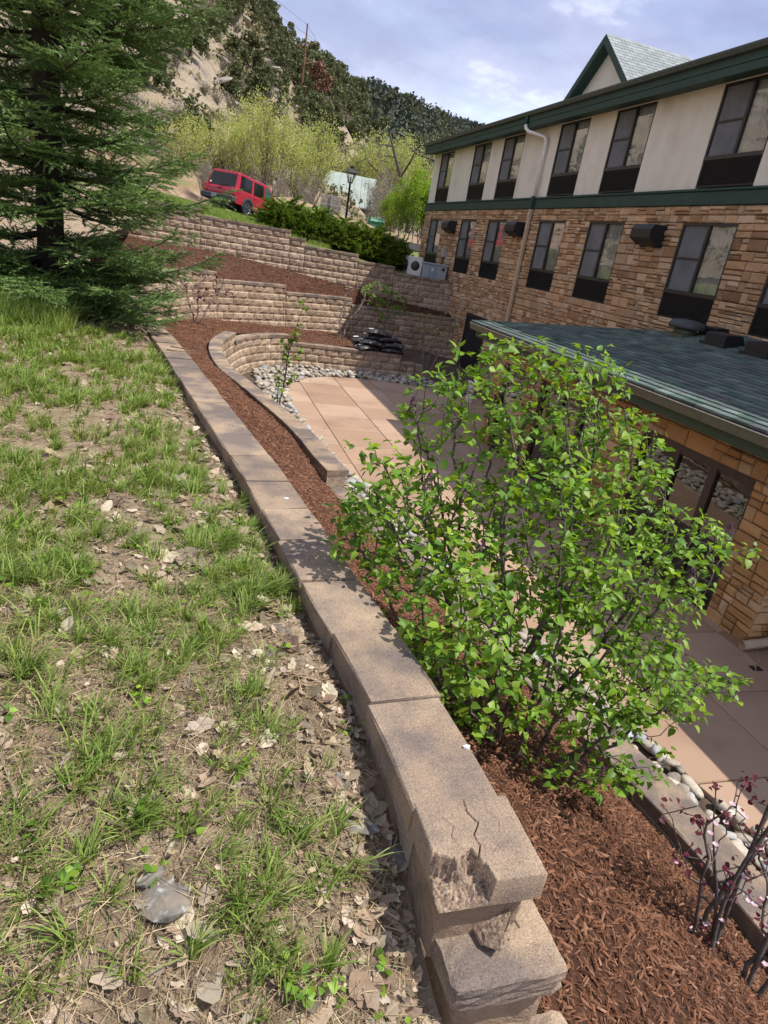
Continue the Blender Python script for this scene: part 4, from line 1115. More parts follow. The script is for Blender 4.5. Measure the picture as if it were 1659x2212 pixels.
# electrical disconnect on the wall with conduit
mt = obj('meter_box', MB().bbox(XB - 0.20, XB - 0.06, 29.9, 30.1, 0.02, 0.34, 0.01), 'acgrey', bld)
obj('conduit', MB().tube([(XB - 0.12, 30.0, 0.02), (XB - 0.12, 30.0, -0.25), (XB - 0.14, 30.1, -0.5), (XB - 0.16, 30.15, -0.9)], 0.028, 6), 'black', mt)

# ================================================================== ANNEX
an = thing('annex_building', 'single storey annex with green shingle roof, warm stone walls and brown framed patio doors', 'building', (9, 9, -4.3))
XA = 7.34
OP = [(6.58, 9.05), (10.2, 12.65), (13.35, 14.55)]; OZ = (-4.16, -2.07)
mb = MB()
mb.box(XA, XA + 0.25, 5.86, 15.0, OZ[1], -1.55)
for a, b in strips(OP, 5.86, 15.0): mb.box(XA, XA + 0.25, a, b, -4.4, OZ[1])
mb.box(XA + 0.25, XB - 0.05, 14.8, 15.0, -4.4, -1.5); mb.box(XA + 0.25, XB - 0.05, 5.86, 6.0, -4.4, -1.5)
obj('wall', mb, 'mortar', an)
obj('interior_floor', MB().box(XA + 0.25, XB - 0.06, 6.0, 14.8, -4.3, -4.16), 'dsoil', an)
rects = []
for a, b in strips(OP, 5.83, 15.0): rects += ashlar(a, b, -4.2, OZ[1], hr=(0.13, 0.27), wr=(0.2, 0.5), seed=int(a * 7))
rects += ashlar(5.83, 15.0, OZ[1], -1.60, hr=(0.15, 0.26), wr=(0.22, 0.6), seed=51)
veneer(an, rects, XA - 0.03, 'astone', 170, 5000)
# return of the near pier (facing the camera)
ret = MB()
for i, s in enumerate(ashlar(7.33, 9.2, -4.2, -1.6, seed=61)):
    m_ = stone_mesh(s, 7000 + i, 0.0)
    # rotate: local x -> world y, local y -> world x
    vv = [(y, 5.86 + x, z) for x, y, z in m_.v]
    o = MB().add(vv, [t[::-1] for t in m_.f]); obj('stone', o, 'astone', an)
# patio door sets
for oi, (a, b) in enumerate(OP):
    n = 3 if b - a > 2 else 1
    fm = MB(); t = 0.07; x0, x1 = XA + 0.02, XA + 0.11
    fm.box(x0, x1, a, b, OZ[1] - 0.10, OZ[1])
    w = (b - a) / n
    fr = obj('patio_door', fm, 'aframe', an)
    obj('sill', MB().box(x0, x1, a, b, OZ[0], OZ[0] + 0.07), 'aframe', fr)
    for k in range(n):
        ya, yb = a + k * w, a + (k + 1) * w
        st = MB().box(x0 + 0.003, x1 - 0.003, ya, ya + t, OZ[0] + 0.07, OZ[1] - 0.10).box(x0 + 0.003, x1 - 0.003, yb - t, yb, OZ[0] + 0.07, OZ[1] - 0.10)
        st.box(x0 + 0.015, x1 - 0.015, ya + t, yb - t, OZ[1] - 0.15, OZ[1] - 0.101).box(x0 + 0.015, x1 - 0.015, ya + t, yb - t, OZ[0] + 0.071, OZ[0] + 0.13)
        obj('stile', st, 'aframe', fr)
        obj('pane', MB().add([(XA + 0.065, ya + t, OZ[0] + 0.13), (XA + 0.065, yb - t, OZ[0] + 0.13), (XA + 0.065, yb - t, OZ[1] - 0.15), (XA + 0.065, ya + t, OZ[1] - 0.15)], [(0, 3, 2, 1)]), 'aglass', fr)
# eave
SL = 0.186
rz = lambda x: -1.33 + SL * (x - 6.68)
obj('fascia', MB().bbox(6.80, 6.86, 2.5, 15.45, -1.66, -1.40, 0.006), 'agreen', an)
obj('soffit', MB().box(6.861, XA + 0.0, 2.5, 15.3, -1.62, -1.585), 'agreen', an)
gp = [(6.66, -1.37), (6.66, -1.41), (6.69, -1.50), (6.798, -1.52), (6.798, -1.37), (6.785, -1.37), (6.785, -1.495), (6.705, -1.48), (6.675, -1.405), (6.675, -1.37)]
gu = obj('gutter', MB().prism(gp, 'y', 2.5, 15.6), 'agutter', an)
obj('gutter_lip', MB().box(6.652, 6.680, 2.5, 15.61, -1.369, -1.357), 'lip', gu)
obj('gutter_debris', MB().box(6.70, 6.784, 2.5, 15.55, -1.47, -1.415), 'debris', gu)
# roof deck, hip cut at 45 degrees at the far end
dk = MB().add([(6.72, 2.5, rz(6.72) - 0.02), (10.95, 2.5, rz(10.95) - 0.02), (10.95, 11.33, rz(10.95) - 0.02), (6.72, 15.56, rz(6.72) - 0.02), (10.95, 15.56, rz(6.72) - 0.02),
               (6.72, 2.5, -1.52), (10.95, 2.5, -1.52), (10.95, 15.56, -1.52), (6.72, 15.56, -1.52)], [(0, 1, 2, 3), (2, 4, 3), (0, 5, 6, 1), (0, 3, 8, 5), (3, 4, 7, 8), (5, 8, 7, 6)])
deck = obj('roof', dk, 'agreen', an)
sh = []
EX = 0.155; n = int(4.3 / (EX * math.cos(math.atan(SL)))) + 1
rs = np.random.default_rng(31)
for r in range(n):
    xa = 6.665 + r * EX * 0.983; xb = min(xa + EX * 1.3, 10.95)
    if xb - xa < 0.05: continue
    y = 2.5 - rs.uniform(0, 0.3)
    while y < 15.6:
        w = 0.30 + (0.0 if rs.random() < 0.7 else rs.uniform(-0.08, 0.08)); y1 = y + w
        lim_a = 15.60 - (xa - 6.68); lim_b = 15.60 - (xb - 6.68)
        if y < lim_b - 0.02:
            sh.append((xa, xb, y + 0.003, min(y1 - 0.003, lim_a), min(y1 - 0.003, lim_b), r))
        y = y1
def shingle(s, seed):
    xa, xb, y0, y1a, y1b, r = s; rs_ = np.random.default_rng(seed)
    h = 0.024 + rs_.uniform(0, 0.005); lift = rs_.uniform(0, 0.005)
    v = [(xa, y0, rz(xa) + h + lift), (xb, y0, rz(xb) + 0.003), (xb, y1b, rz(xb) + 0.003), (xa, y1a, rz(xa) + h), (xa, y0, rz(xa) - 0.004), (xa, y1a, rz(xa) - 0.004), (xb, y0, rz(xb) - 0.006), (xb, y1b, rz(xb) - 0.006)]
    return MB().add(v, [(0, 1, 2, 3), (4, 0, 3, 5), (4, 6, 1, 0), (5, 3, 2, 7)])
sh.sort(key=lambda s: proj_depth((s[0], (s[2] + s[3]) / 2, -1.2)) + (50 if s[3] < 5.6 else 0))
st = MB()
for i, s in enumerate(sh):
    m_ = shingle(s, i)
    if i < 300: obj('shingle', m_, 'shingle', deck)
    else: st.add(m_.v, m_.f)
o = obj('shingles', st, 'shingle', deck); o['kind'] = 'stuff'
# hip cap
obj('hip_cap', MB().tube([(6.68, 15.58, rz(6.68) + 0.01), (10.93, 11.33, rz(10.93) + 0.01)], 0.028, 6), 'shingle', deck)
# roof vents
c = Vector((9.95, 12.0, rz(9.9)))
tv = thing('roof_vent', 'round grey mushroom vent on the green annex roof', 'roof vent', c)
obj('flashing', MB().bbox(c.x - 0.28, c.x + 0.28, c.y - 0.30, c.y + 0.30, c.z - 0.08, c.z + 0.035, 0.01), 'agutter', tv)
obj('collar', MB().lathe([(0.22, -0.05), (0.23, 0.12), (0.21, 0.15), (0.21, 0.17)], 20, c), 'agutter', tv, True)
obj('hood', MB().lathe([(0.26, 0.165), (0.34, 0.145), (0.36, 0.17), (0.355, 0.22), (0.31, 0.29), (0.20, 0.325), (0.04, 0.335)], 28, c), 'plast', tv, True)
for nm, x, y, lab in (('b1', 9.92, 10.8, 'black box vent beside the round vent on the green roof'), ('b2', 9.9, 9.72, 'black box vent at the right edge of the green roof'), ('b0', 10.5, 11.75, 'low dark vent behind the round vent, against the stone wall')):
    z = rz(x); s = 0.75 if nm == 'b0' else 1
    v = thing('roof_vent', lab, 'roof vent', (x, y, z))
    p = [(x - 0.24 * s, z - 0.05), (x - 0.24 * s, z + 0.19 * s), (x - 0.16 * s, z + 0.21 * s), (x + 0.14 * s, z + 0.23 * s), (x + 0.26 * s, z + 0.05)]
    obj('hood', MB().prism(p, 'y', y - 0.27 * s, y + 0.27 * s), 'black', v)
    obj('flange', MB().bbox(x - 0.30 * s, x + 0.30 * s, y - 0.33 * s, y + 0.33 * s, z - 0.055, z + 0.028, 0.004), 'black', v)
# white bar stool inside the glass doors
sx, sy, sz = XA + 0.52, 7.05, -4.16
stl = thing('bar_stool', 'white wooden stool standing behind the glass patio door', 'stool', (sx, sy, sz))
obj('seat', MB().lathe([(0.20, 1.02), (0.23, 1.03), (0.23, 1.07), (0.20, 1.085)], 20, (sx, sy, sz)), 'white', stl, True)
for a in range(4):
    w = math.pi / 4 + a * math.pi / 2
    obj('leg', MB().tube([(sx + 0.13 * math.cos(w), sy + 0.13 * math.sin(w), sz + 1.03), (sx + 0.33 * math.cos(w), sy + 0.33 * math.sin(w), sz)], 0.032, 4), 'white', stl)
for h, r in ((0.28, 0.275), (0.55, 0.225)):
    for a in range(4):
        w0 = math.pi / 4 + a * math.pi / 2; w1 = w0 + math.pi / 2
        obj('stretcher', MB().tube([(sx + r * math.cos(w0), sy + r * math.sin(w0), sz + h), (sx + r * math.cos(w1), sy + r * math.sin(w1), sz + h)], 0.02, 4), 'white', stl)
# rain pipe at the pier: vertical run and kicked-out corrugated end
dp = thing('downspout', 'tan corrugated downspout kicking out at the annex corner', 'downspout', (7.6, 5.7, -4.15))
obj('pipe', MB().bbox(7.62, 7.72, 5.68, 5.78, -3.95, -1.6, 0.01), 'tan', dp)
cp = MB()
pts = [(7.67, 5.73, -3.95), (7.64, 5.72, -4.02), (7.5, 5.72, -4.05), (7.16, 5.72, -4.09)]
cp.tube(pts, 0.062, 8, cap=False)
obj('spout', cp, 'tan', dp)
for k in range(6):
    x = 7.20 + 0.05 * k
    obj('rib', MB().tube([(x, 5.72, -4.085 + 0.004 * k), (x + 0.016, 5.72, -4.083 + 0.004 * k)], 0.066, 8), 'tan', dp)
tag(obj('drain_cover', MB().bbox(6.95, 7.10, 5.26, 5.36, -4.149, -4.141, 0.002), 'black'), 'small black drain grate set in the patio near the corner', 'drain')
tag(obj('wooden_board', MB().bbox(9.3, 10.0, 21.75, 21.88, -4.15, -4.08, 0.008), 'tan'), 'short tan board lying on the soil by the dark door', 'board')
tag(obj('white_panel', MB().bbox(8.72, 8.78, 19.2, 19.6, -4.15, -3.55, 0.01).bbox(8.70, 8.80, 19.15, 19.65, -3.56, -3.5, 0.01), 'white'), 'white upright panel on the patio behind the lilac', 'panel')

# ================================================================== HILLSIDE
HF = np.array([(-120, 0, 4), (-60, 20, 3.2), (-30, 34, 2.4), (-12, 42, 1.6), (-2, 47.5, 1.1), (5, 52, 1.2), (14, 60, 1.0), (24, 80, 0.8), (40, 115, 0.6), (70, 180, 0.5), (115, 280, 0.5), (200, 420, 0.5)], float)
HC = np.array([(-210, 30, 70), (-120, 45, 48), (-50, 75, 38), (-2.2, 105, 34.5), (8, 140, 35.9), (15.4, 165, 37.9), (29.8, 200, 41.5), (46.7, 240, 45.8), (72, 300, 55), (103, 360, 66), (165, 470, 82), (260, 640, 96)], float)
NS, NT = 230, 110
kx = np.arange(len(HF))
def hrow(u):
    return np.stack([np.interp(u, kx, HF[:, c]) for c in range(3)], -1), np.stack([np.interp(u, kx, HC[:, c]) for c in range(3)], -1)
def hill_pt(u, t):
    a, b = hrow(u)
    t = np.asarray(t, float)
    p = a + (b - a) * t[..., None]
    zprof = np.where(t <= 1, t ** 1.08, 1 - (t - 1) * 0.9)
    z = a[..., 2] + (b[..., 2] - a[..., 2]) * zprof
    x, y = p[..., 0], p[..., 1]
    bulk = np.clip(t * 3, 0, 1)
    gull = np.sin(u * 5.3 + 1.2 * fbm(x, y, 0.02, 3, 2)) * 1.1
    z = z + bulk * (1.6 * fbm(x, y, 0.045, 4, 4) + gull * np.sin(np.clip(t, 0, 1) * np.pi)) + 0.45 * fbm(x, y, 0.25, 4, 6) * np.clip(t * 8, 0, 1)
    return np.stack([x, y, z], -1)
uu = np.linspace(0, len(HF) - 1, NS); tt = np.linspace(0, 1.35, NT)
U2, T2 = np.meshgrid(uu, tt, indexing='ij')
hill = grid_obj('hillside', hill_pt(U2, T2), 'hill', smooth=True)
# far ridge behind
fx = np.linspace(0, 1, 90); ft = np.linspace(0, 1.3, 40)
FXm, FT = np.meshgrid(fx, ft, indexing='ij')
def far_pt(f, t):
    x = 60 + 620 * f + 60 * t; y = 560 + 240 * t + 60 * f
    h = np.interp(f, [0, 0.15, 0.28, 0.36, 0.46, 0.6, 0.8, 1], [120, 128, 140, 141, 122, 95, 80, 75]) + 8 * fbm(x, y, 0.01, 4, 9)
    z = h * np.where(t <= 1, np.sin(np.clip(t, 0, 1) * np.pi / 2), 1 - (t - 1)) 
    return np.stack([x, y, z], -1)
fh = grid_obj('far_hill', far_pt(FXm, FT), 'farhill')

# ------------------------------------------------------------------ tree makers
def leaf_quads(C, size, rs, flat_=0.0, up=None):
    """two-triangle leaf clumps at centres C with random orientation"""
    n = len(C)
    a = rs.normal(size=(n, 3)); a /= np.linalg.norm(a, axis=1)[:, None]
    b = rs.normal(size=(n, 3)); b[:, 2] *= (1 - flat_); b -= a * np.sum(a * b, 1)[:, None]; b /= np.linalg.norm(b, axis=1)[:, None] + 1e-9
    s = (size * rs.uniform(0.6, 1.3, n))[:, None]
    V = np.stack([C - a * s * 0.6, C + b * s * 0.35, C + a * s * 0.6, C - b * s * 0.35], 1).reshape(-1, 3)
    k = np.arange(n)[:, None] * 4
    T = np.concatenate([k + np.array([[0, 1, 2]]), k + np.array([[0, 2, 3]])])
    return V, T
def merged(name, parts, mats):
    """parts: list of (V,T,mat index) -> one mesh with several materials"""
    V = []; T = []; mi = []; o = 0
    for v, t, m in parts:
        V.append(np.asarray(v)); T.append(np.asarray(t) + o); mi.append(np.full(len(t), m)); o += len(v)
    V = np.concatenate(V).astype(np.float32); T = np.concatenate(T).astype(np.int32); mi = np.concatenate(mi).astype(np.int32)
    me = bpy.data.meshes.new(name)
    me.vertices.add(len(V)); me.vertices.foreach_set('co', V.ravel())
    me.loops.add(T.size); me.loops.foreach_set('vertex_index', T.ravel())
    me.polygons.add(len(T)); me.polygons.foreach_set('loop_start', np.arange(0, T.size, 3, dtype=np.int32))
    me.polygons.foreach_set('material_index', mi)
    for m in mats: me.materials.append(MAT[m])
    me.update(calc_edges=True)
    return me
def mb_arrays(mb):
    T = []
    for f in mb.f:
        for k in range(1, len(f) - 1): T.append((f[0], f[k], f[k + 1]))
    return np.array(mb.v), np.array(T)

def juniper_mesh(seed, leafmat='hilljun', n=950, wide=1.0):
    """unit-height (1.0) bushy conifer, clumped crown reaching near the ground"""
    rs = np.random.default_rng(seed); tr = MB()
    tr.tube([(0, 0, -0.08), (0.01, 0, 0.2), (0.0, 0.02, 0.55)], [0.045, 0.035, 0.012], 5)
    lobes = []
    for k in range(13):
        a = rs.uniform(0, 6.28); z = rs.uniform(0.18, 0.88); r = 0.36 * wide * math.sin(math.pi * min(1, 0.22 + z * 0.78)) ** 0.8 * rs.uniform(0.4, 1.0)
        lobes.append((r * math.cos(a), r * math.sin(a), z, rs.uniform(0.11, 0.21)))
    C = []
    for x, y, z, r in lobes:
        m = n // 13; d = rs.normal(size=(m, 3)); d /= np.linalg.norm(d, axis=1)[:, None]
        C.append(np.array([x, y, z]) + d * r * rs.uniform(0.55, 1.05, (m, 1)) * np.array([1, 1, 0.85]))
    C = np.concatenate(C); C[:, 2] = np.maximum(C[:, 2], 0.03)
    V, T = leaf_quads(C, 0.085, rs)
    tv, tt_ = mb_arrays(tr)
    return merged('juniper_tree', [(tv, tt_, 0), (V, T, 1)], ['deadwood', leafmat])
def scrub_mesh(seed, mat='greytwig', n=420):
    rs = np.random.default_rng(seed); mb = MB()
    for k in range(70):
        a = rs.uniform(0, 6.28); l = rs.uniform(0.5, 1.0); s = rs.uniform(0.2, 0.75)
        p0 = np.array([rs.normal(0, 0.05), rs.normal(0, 0.05), -0.03]); p1 = p0 + np.array([math.cos(a) * s * 0.4, math.sin(a) * s * 0.4, l * 0.55]); p2 = p0 + np.array([math.cos(a) * s * 0.75, math.sin(a) * s * 0.75, l])
        mb.tube([p0, p1, p2], [0.012, 0.008, 0.003], 3, cap=False)
    tv, tt_ = mb_arrays(mb)
    C = rs.normal(size=(n, 3)) * np.array([0.26, 0.26, 0.2]) + np.array([0, 0, 0.62]); C[:, 2] = np.clip(C[:, 2], 0.1, 1.05)
    V, T = leaf_quads(C, 0.05, rs)
    return merged('scrub_bush', [(tv, tt_, 0), (V, T, 1)], [mat, mat])

def branch_tree(seed, height=1.0, trunks=1, spread=0.5, levels=4, nchild=4, up=0.25, r0=0.018, lean=0.0, crook=0.25, sides=4, first=0.25):
    """recursive deciduous skeleton. returns MB, twig points, twig directions"""
    rs = np.random.default_rng(seed); mb = MB(); tips = []; dirs = []
    def grow(p, d, L, r, lev):
        n = 4 if lev == 0 else 3
        pts = [p]; rad = [r]; q = p.copy(); dd = d.copy()
        for k in range(n):
            dd = dd + rs.normal(0, crook, 3) * (0.35 if lev == 0 else 0.8) + np.array([0, 0, up * (0.3 if lev == 0 else 0.5)])
            dd /= np.linalg.norm(dd); q = q + dd * L / n; pts.append(q.copy()); rad.append(r * (1 - 0.62 * (k + 1) / n))
            if lev >= levels - 2: tips.append(q.copy()); dirs.append(dd.copy())
        mb.tube(pts, rad, sides if lev < 2 else 3, cap=False)
        if lev >= levels - 1: return
        m = nchild + (2 if lev == 0 else 0)
        for k in range(m):
            f = first + (1 - first) * (k + rs.uniform(0.2, 0.9)) / m if lev == 0 else rs.uniform(0.25, 1.0)
            i = min(int(f * n), n - 1); g = f * n - i
            b = pts[i] * (1 - g) + pts[i + 1] * g
            a = rs.uniform(0, 6.28) if lev else k * 2.4 + rs.uniform(-0.5, 0.5)
            side = np.array([math.cos(a), math.sin(a), 0.1]); t = dd / np.linalg.norm(dd)
            side = side - t * (side @ t); side /= np.linalg.norm(side) + 1e-9
            nd = t * (1 - spread) + side * spread + np.array([0, 0, up]); nd /= np.linalg.norm(nd)
            grow(b, nd, L * rs.uniform(0.42, 0.66) * (1.0 if lev else (1.15 - 0.45 * f)), rad[i] * 0.58, lev + 1)
    for k in range(trunks):
        a = rs.uniform(0, 6.28); d = np.array([math.cos(a) * (0.08 if trunks == 1 else 0.34) + lean, math.sin(a) * (0.08 if trunks == 1 else 0.34), 1.0]); d /= np.linalg.norm(d)
        grow(np.array([rs.normal(0, 0.01 * trunks), rs.normal(0, 0.01 * trunks), -0.03]), d, height * (0.62 if levels > 2 else 0.9) * rs.uniform(0.85, 1.1), r0 * rs.uniform(0.7, 1.1), 0)
    return mb, np.array(tips), np.array(dirs)

def tree_pair(seed, leafmat, barkmat, leaf=0.03, per=3, jit=0.03, **kw):
    """(trunk mesh, crown mesh) of unit height"""
    mb, tips, dirs = branch_tree(seed, **kw)
    rs = np.random.default_rng(seed + 500)
    tv, tt_ = mb_arrays(mb); h = tips[:, 2].max(); s = 1 / h
    bark = merged('trunk', [(tv * s, tt_, 0)], [barkmat])
    C = np.repeat(tips, per, 0) * s + rs.normal(0, jit, (len(tips) * per, 3))
    V, T = leaf_quads(C, leaf, rs)
    crown = merged('crown', [(V, T, 0)], [leafmat])
    return bark, crown

def place_single(me, name, loc, s, label, cat, group, rot=None):
    o = bpy.data.objects.new(name, me); COL.objects.link(o)
    o.location = loc; o.rotation_euler = (0, 0, random.uniform(0, 6.28) if rot is None else rot)
    o.scale = (s * random.uniform(0.85, 1.15), s * random.uniform(0.85, 1.15), s)
    return tag(o, label, cat, group)
def place_tree(pair, name, loc, h, label, cat='tree', group=None, wx=1.0, rot=None):
    e = thing(name, label, cat, loc, group)
    e.rotation_euler = (0, 0, random.uniform(0, 6.28) if rot is None else rot); e.scale = (h * wx, h * wx, h)
    for me, nm in zip(pair, ('trunk', 'crown')):
        c = bpy.data.objects.new(nm, me); COL.objects.link(c); c.parent = e
    return e

# hillside junipers and scrub
JM = [juniper_mesh(100 + k) for k in range(6)]
SM = [scrub_mesh(200 + k) for k in range(3)]
rs = np.random.default_rng(77)
def cam_uv(p):
    v = Vector(p); d = v.dot(FWD)
    return (829.5 + FPX * v.dot(RIGHT) / d, 1106 + FPX * v.dot(DOWN) / d, d)
def zone(a, b, t, d):
    if t > 0.93: w = 'on the skyline ridge'
    elif a < 420: w = 'on the slope behind the spruce'
    elif a < 590: w = 'on the rocky slope above the red car'
    elif a < 730: w = 'on the slope around the utility pole'
    elif a < 880: w = 'on the slope right of the utility pole'
    else: w = 'on the far slope left of the roof corner'
    return w + (', high up' if b < 150 and t <= 0.93 else ', low down' if b > 300 and t <= 0.93 else '')
cnt = 0; tries = 0; placed = []
while cnt < 290 and tries < 12000:
    tries += 1
    u = rs.uniform(2.3, 9.8); t = rs.uniform(0.05, 1.03)
    p = hill_pt(np.array(u), np.array(t))
    a, b, d = cam_uv(p)
    if not (-60 < a < 1100 and -120 < b < 480): continue
    # woods thicken towards the ridge, open rocky slope lower down
    dn = float(fbm(p[0], p[1], 0.05, 3, 12))
    if rs.random() > np.clip(0.16 + 1.0 * (t - 0.30) + 1.0 * dn, 0.04, 1): continue
    s = rs.uniform(2.6, 5.0) * (1.0 if d < 130 else 1.2)
    if any((p[0] - q[0]) ** 2 + (p[1] - q[1]) ** 2 < (0.55 * (s + q[2])) ** 2 * 0.5 for q in placed): continue
    placed.append((p[0], p[1], s)); cnt += 1
    place_single(JM[cnt % 6], 'juniper_tree', (p[0], p[1], p[2] - 0.1), s, ('small' if s < 3.3 else 'tall' if s > 4.6 else 'mid sized') + ' dark green juniper ' + zone(a, b, t, d), 'tree', 'junipers on the hillside')
cnt = 0
while cnt < 150:
    u = rs.uniform(2.4, 8.5); t = rs.uniform(0.03, 0.8); p = hill_pt(np.array(u), np.array(t)); a, b, d = cam_uv(p)
    if not (150 < a < 1050 and 0 < b < 470): continue
    cnt += 1
    place_single(SM[cnt % 3], 'scrub_bush', (p[0], p[1], p[2] - 0.05), rs.uniform(1.0, 2.3), 'bare grey scrub bush ' + zone(a, b, t, d), 'bush', 'bare scrub on the hillside')
# low sage and bunch grass, too fine to count
m_ = 5200; us = rs.uniform(2.2, 8.8, m_); tss = rs.uniform(0.02, 1.0, m_); HP = hill_pt(us, tss)
kp = rs.random(m_) < np.clip(0.5 + 1.1 * fbm(HP[:, 0], HP[:, 1], 0.08, 3, 33), 0.1, 1); HP = HP[kp]
C = np.repeat(HP, 14, 0) + rs.normal(0, 0.42, (len(HP) * 14, 3)) * np.array([1, 1, 0.45]) + np.array([0, 0, 0.2])
V, T = leaf_quads(C, 0.42, rs); MAT['sage'] = pmat('sage_scrub', [(0.15, (0.13, 0.135, 0.06)), (0.5, (0.20, 0.19, 0.095)), (0.85, (0.30, 0.25, 0.14))], scale=0.2, rough=1, rand='island', rv=(0.7, 1.2))
o = tris('hill_scrub', V, T, 'sage', hill); o['kind'] = 'stuff'
m_ = 1500; HP = hill_pt(rs.uniform(7.2, 10.9, m_), rs.uniform(0.12, 1.05, m_))
C = np.repeat(HP, 26, 0) + rs.normal(0, 1.0, (len(HP) * 26, 3)) * np.array([1.3, 1.3, 1.3]) + np.array([0, 0, 1.9])
V, T = leaf_quads(C, 1.5, rs); o = tris('hill_forest', V, T, 'farforest', hill); o['kind'] = 'stuff'
rust = juniper_mesh(150, 'rustjun', 900)
p = hill_pt(np.array(4.0), np.array(0.55))
# utility pole stands near y = 120 on the slope
PU = Vector((15.5, 120.0, 19.2))
place_single(rust, 'juniper_tree', (18.0, 119.0, 19.3), 5.6, 'rust brown dying juniper beside the utility pole', 'tree', None)
# rock outcrops on the slope
def rock_mesh(seed, amp=0.35, sub=2, cuts=7):
    rs_ = np.random.default_rng(seed); V, F = (IV2, IF2) if sub == 2 else (IV1, IF1)
    V = V.copy(); 
    for _ in range(cuts):
        n_ = rs_.normal(size=3); n_ /= np.linalg.norm(n_); d = rs_.uniform(0.45, 0.85)
        e = V @ n_ - d; V -= np.where(e > 0, e, 0)[:, None] * n_
    V *= 1 + rs_.normal(0, 0.02, (len(V), 1))
    return V * np.array([1.3, 0.9, 0.6]), F
RM = [shared_mesh('rock', *rock_mesh(300 + k), 'rock', False) for k in range(5)]
cnt = 0
while cnt < 60:
    u = rs.uniform(2.5, 5.6); t = rs.uniform(0.1, 0.85); p = hill_pt(np.array(u), np.array(t)); a, b, d = cam_uv(p)
    if not (250 < a < 800 and 0 < b < 420): continue
    cnt += 1
    o = bpy.data.objects.new('boulder', RM[cnt % 5]); COL.objects.link(o); o.location = p - np.array([0, 0, 0.2])
    o.rotation_euler = (rs.normal(0, 0.3), rs.normal(0.3, 0.3), rs.uniform(0, 6.28)); s = rs.uniform(0.35, 1.15); o.scale = (s * 1.8, s, s * 0.55)
    tag(o, ('small' if s < 0.6 else 'large' if s > 0.9 else 'mid sized') + ' pale rock outcrop ' + zone(a, b, t, d), 'rock', 'rock outcrops on the hillside')
# distant forest on the far ridge, reads as one mass
rs = np.random.default_rng(78)
F_ = rs.uniform(0, 0.75, 5200); T_ = rs.uniform(0.15, 1.02, 5200)
FP = far_pt(F_, T_)
C = np.repeat(FP, 7, 0) + rs.normal(0, 1.0, (len(FP) * 7, 3)) * np.array([1.5, 1.5, 1.5]) + np.array([0, 0, 3.0])
V, T = leaf_quads(C, 3.4, rs)
o = tris('distant_forest', V, T, 'farforest'); tag(o, 'dark wooded cover on the distant ridge', 'forest', None, 'stuff')

# ------------------------------------------------------------------ spring trees at the foot of the hill
def at_px(px, py, Y):
    v = RIGHT * ((px - 829.5) / FPX) + DOWN * ((py - 1106) / FPX) + FWD
    k = Y / v.y
    return v * k
TP_ = [tree_pair(400 + k, 'lime', 'pbark', leaf=0.015, per=2, jit=0.03, trunks=3, spread=0.42, levels=4, nchild=5, up=0.30, r0=0.013, first=0.2) for k in range(4)]
TPB = [tree_pair(420 + k, 'brightlime', 'pbark', leaf=0.022, per=4, jit=0.03, trunks=5, spread=0.4, levels=4, nchild=4, up=0.3, r0=0.011, first=0.15) for k in range(2)]
TPG = [tree_pair(440 + k, 'greytwig', 'greytwig', leaf=0.012, per=2, jit=0.02, trunks=4, spread=0.4, levels=4, nchild=5, up=0.3, r0=0.010, first=0.15) for k in range(2)]
def gz(x, y):
    z = g_up(np.array(x), np.array(y)); 
    return float(z)
spring = [  # (pixel x of stem, Y, height, kind, width)
    (395, 50, 5.2, 0, 0.9), (432, 56, 6.6, 0, 0.9), (470, 58, 7.0, 0, 0.8), (505, 54, 7.4, 0, 0.8), (540, 57, 8.6, 0, 0.75), (566, 53, 8.2, 0, 0.75), (596, 60, 7.6, 0, 0.8), (628, 56, 6.9, 0, 0.9),
    (655, 62, 7.4, 0, 0.9), (668, 58, 8.2, 0, 0.7), (716, 92, 9.0, 0, 0.7), (770, 84, 11.0, 0, 0.8), (785, 84, 11.6, 0, 0.8), (822, 86, 12.4, 0, 0.8), (850, 78, 11.0, 0, 0.8), (880, 88, 12.5, 0, 0.8), (915, 82, 11.2, 0, 0.8), (612, 74, 9.8, 0, 0.9), (515, 72, 9.6, 0, 0.9), (455, 70, 8.6, 0, 0.9), (700, 84, 9.6, 0, 0.9), (942, 95, 10.0, 0, 0.9)]
wordy = ['standing left of the red car roof', 'rising behind the tailgate of the red car', 'behind the left half of the red car', 'behind the middle of the red car', 'tall, behind the red car windscreen', 'tall, just above the red car bonnet', 'behind the weathered shed', 'over the juniper hedge left of the sign', 'between the shed and the pale green roof', 'behind the wooden sign', 'left of the lamp post', 'over the pale green roof', 'directly behind the lamp post', 'right of the lamp post', 'above the green utility box', 'behind the bare dead tree', 'next to the building corner', 'far back above the shed', 'far back above the red car', 'far back up the slope left of the car', 'far back above the pale green roof', 'far back beside the building eave']
for k, ((px, Yt, h, kd, w), wd) in enumerate(zip(spring, wordy)):
    x = at_px(px, 480, Yt).x; zb = max(gz(x, Yt), float(hill_pt(np.array(4.0), np.array(0.0))[2]) - 1.0)
    place_tree(TP_[k % 4], 'spring_tree', (x, Yt, zb - 0.2), h, 'yellow green spring tree ' + wd, 'tree', 'spring trees at the foot of the hill', w)
for k, (px, Yt, h, wd) in enumerate([(868, 47, 4.8, 'left of the building corner'), (905, 46, 5.6, 'touching the building corner'), (838, 50, 4.4, 'behind the green utility box'), (925, 52, 6.0, 'half hidden by the stone wall')]):
    x = at_px(px, 500, Yt).x
    place_tree(TPB[k % 2], 'lime_shrub', (x, Yt, gz(x, Yt) - 0.3), h, 'bright lime green tall shrub ' + wd, 'shrub', 'bright lime shrubs by the building', 0.8)
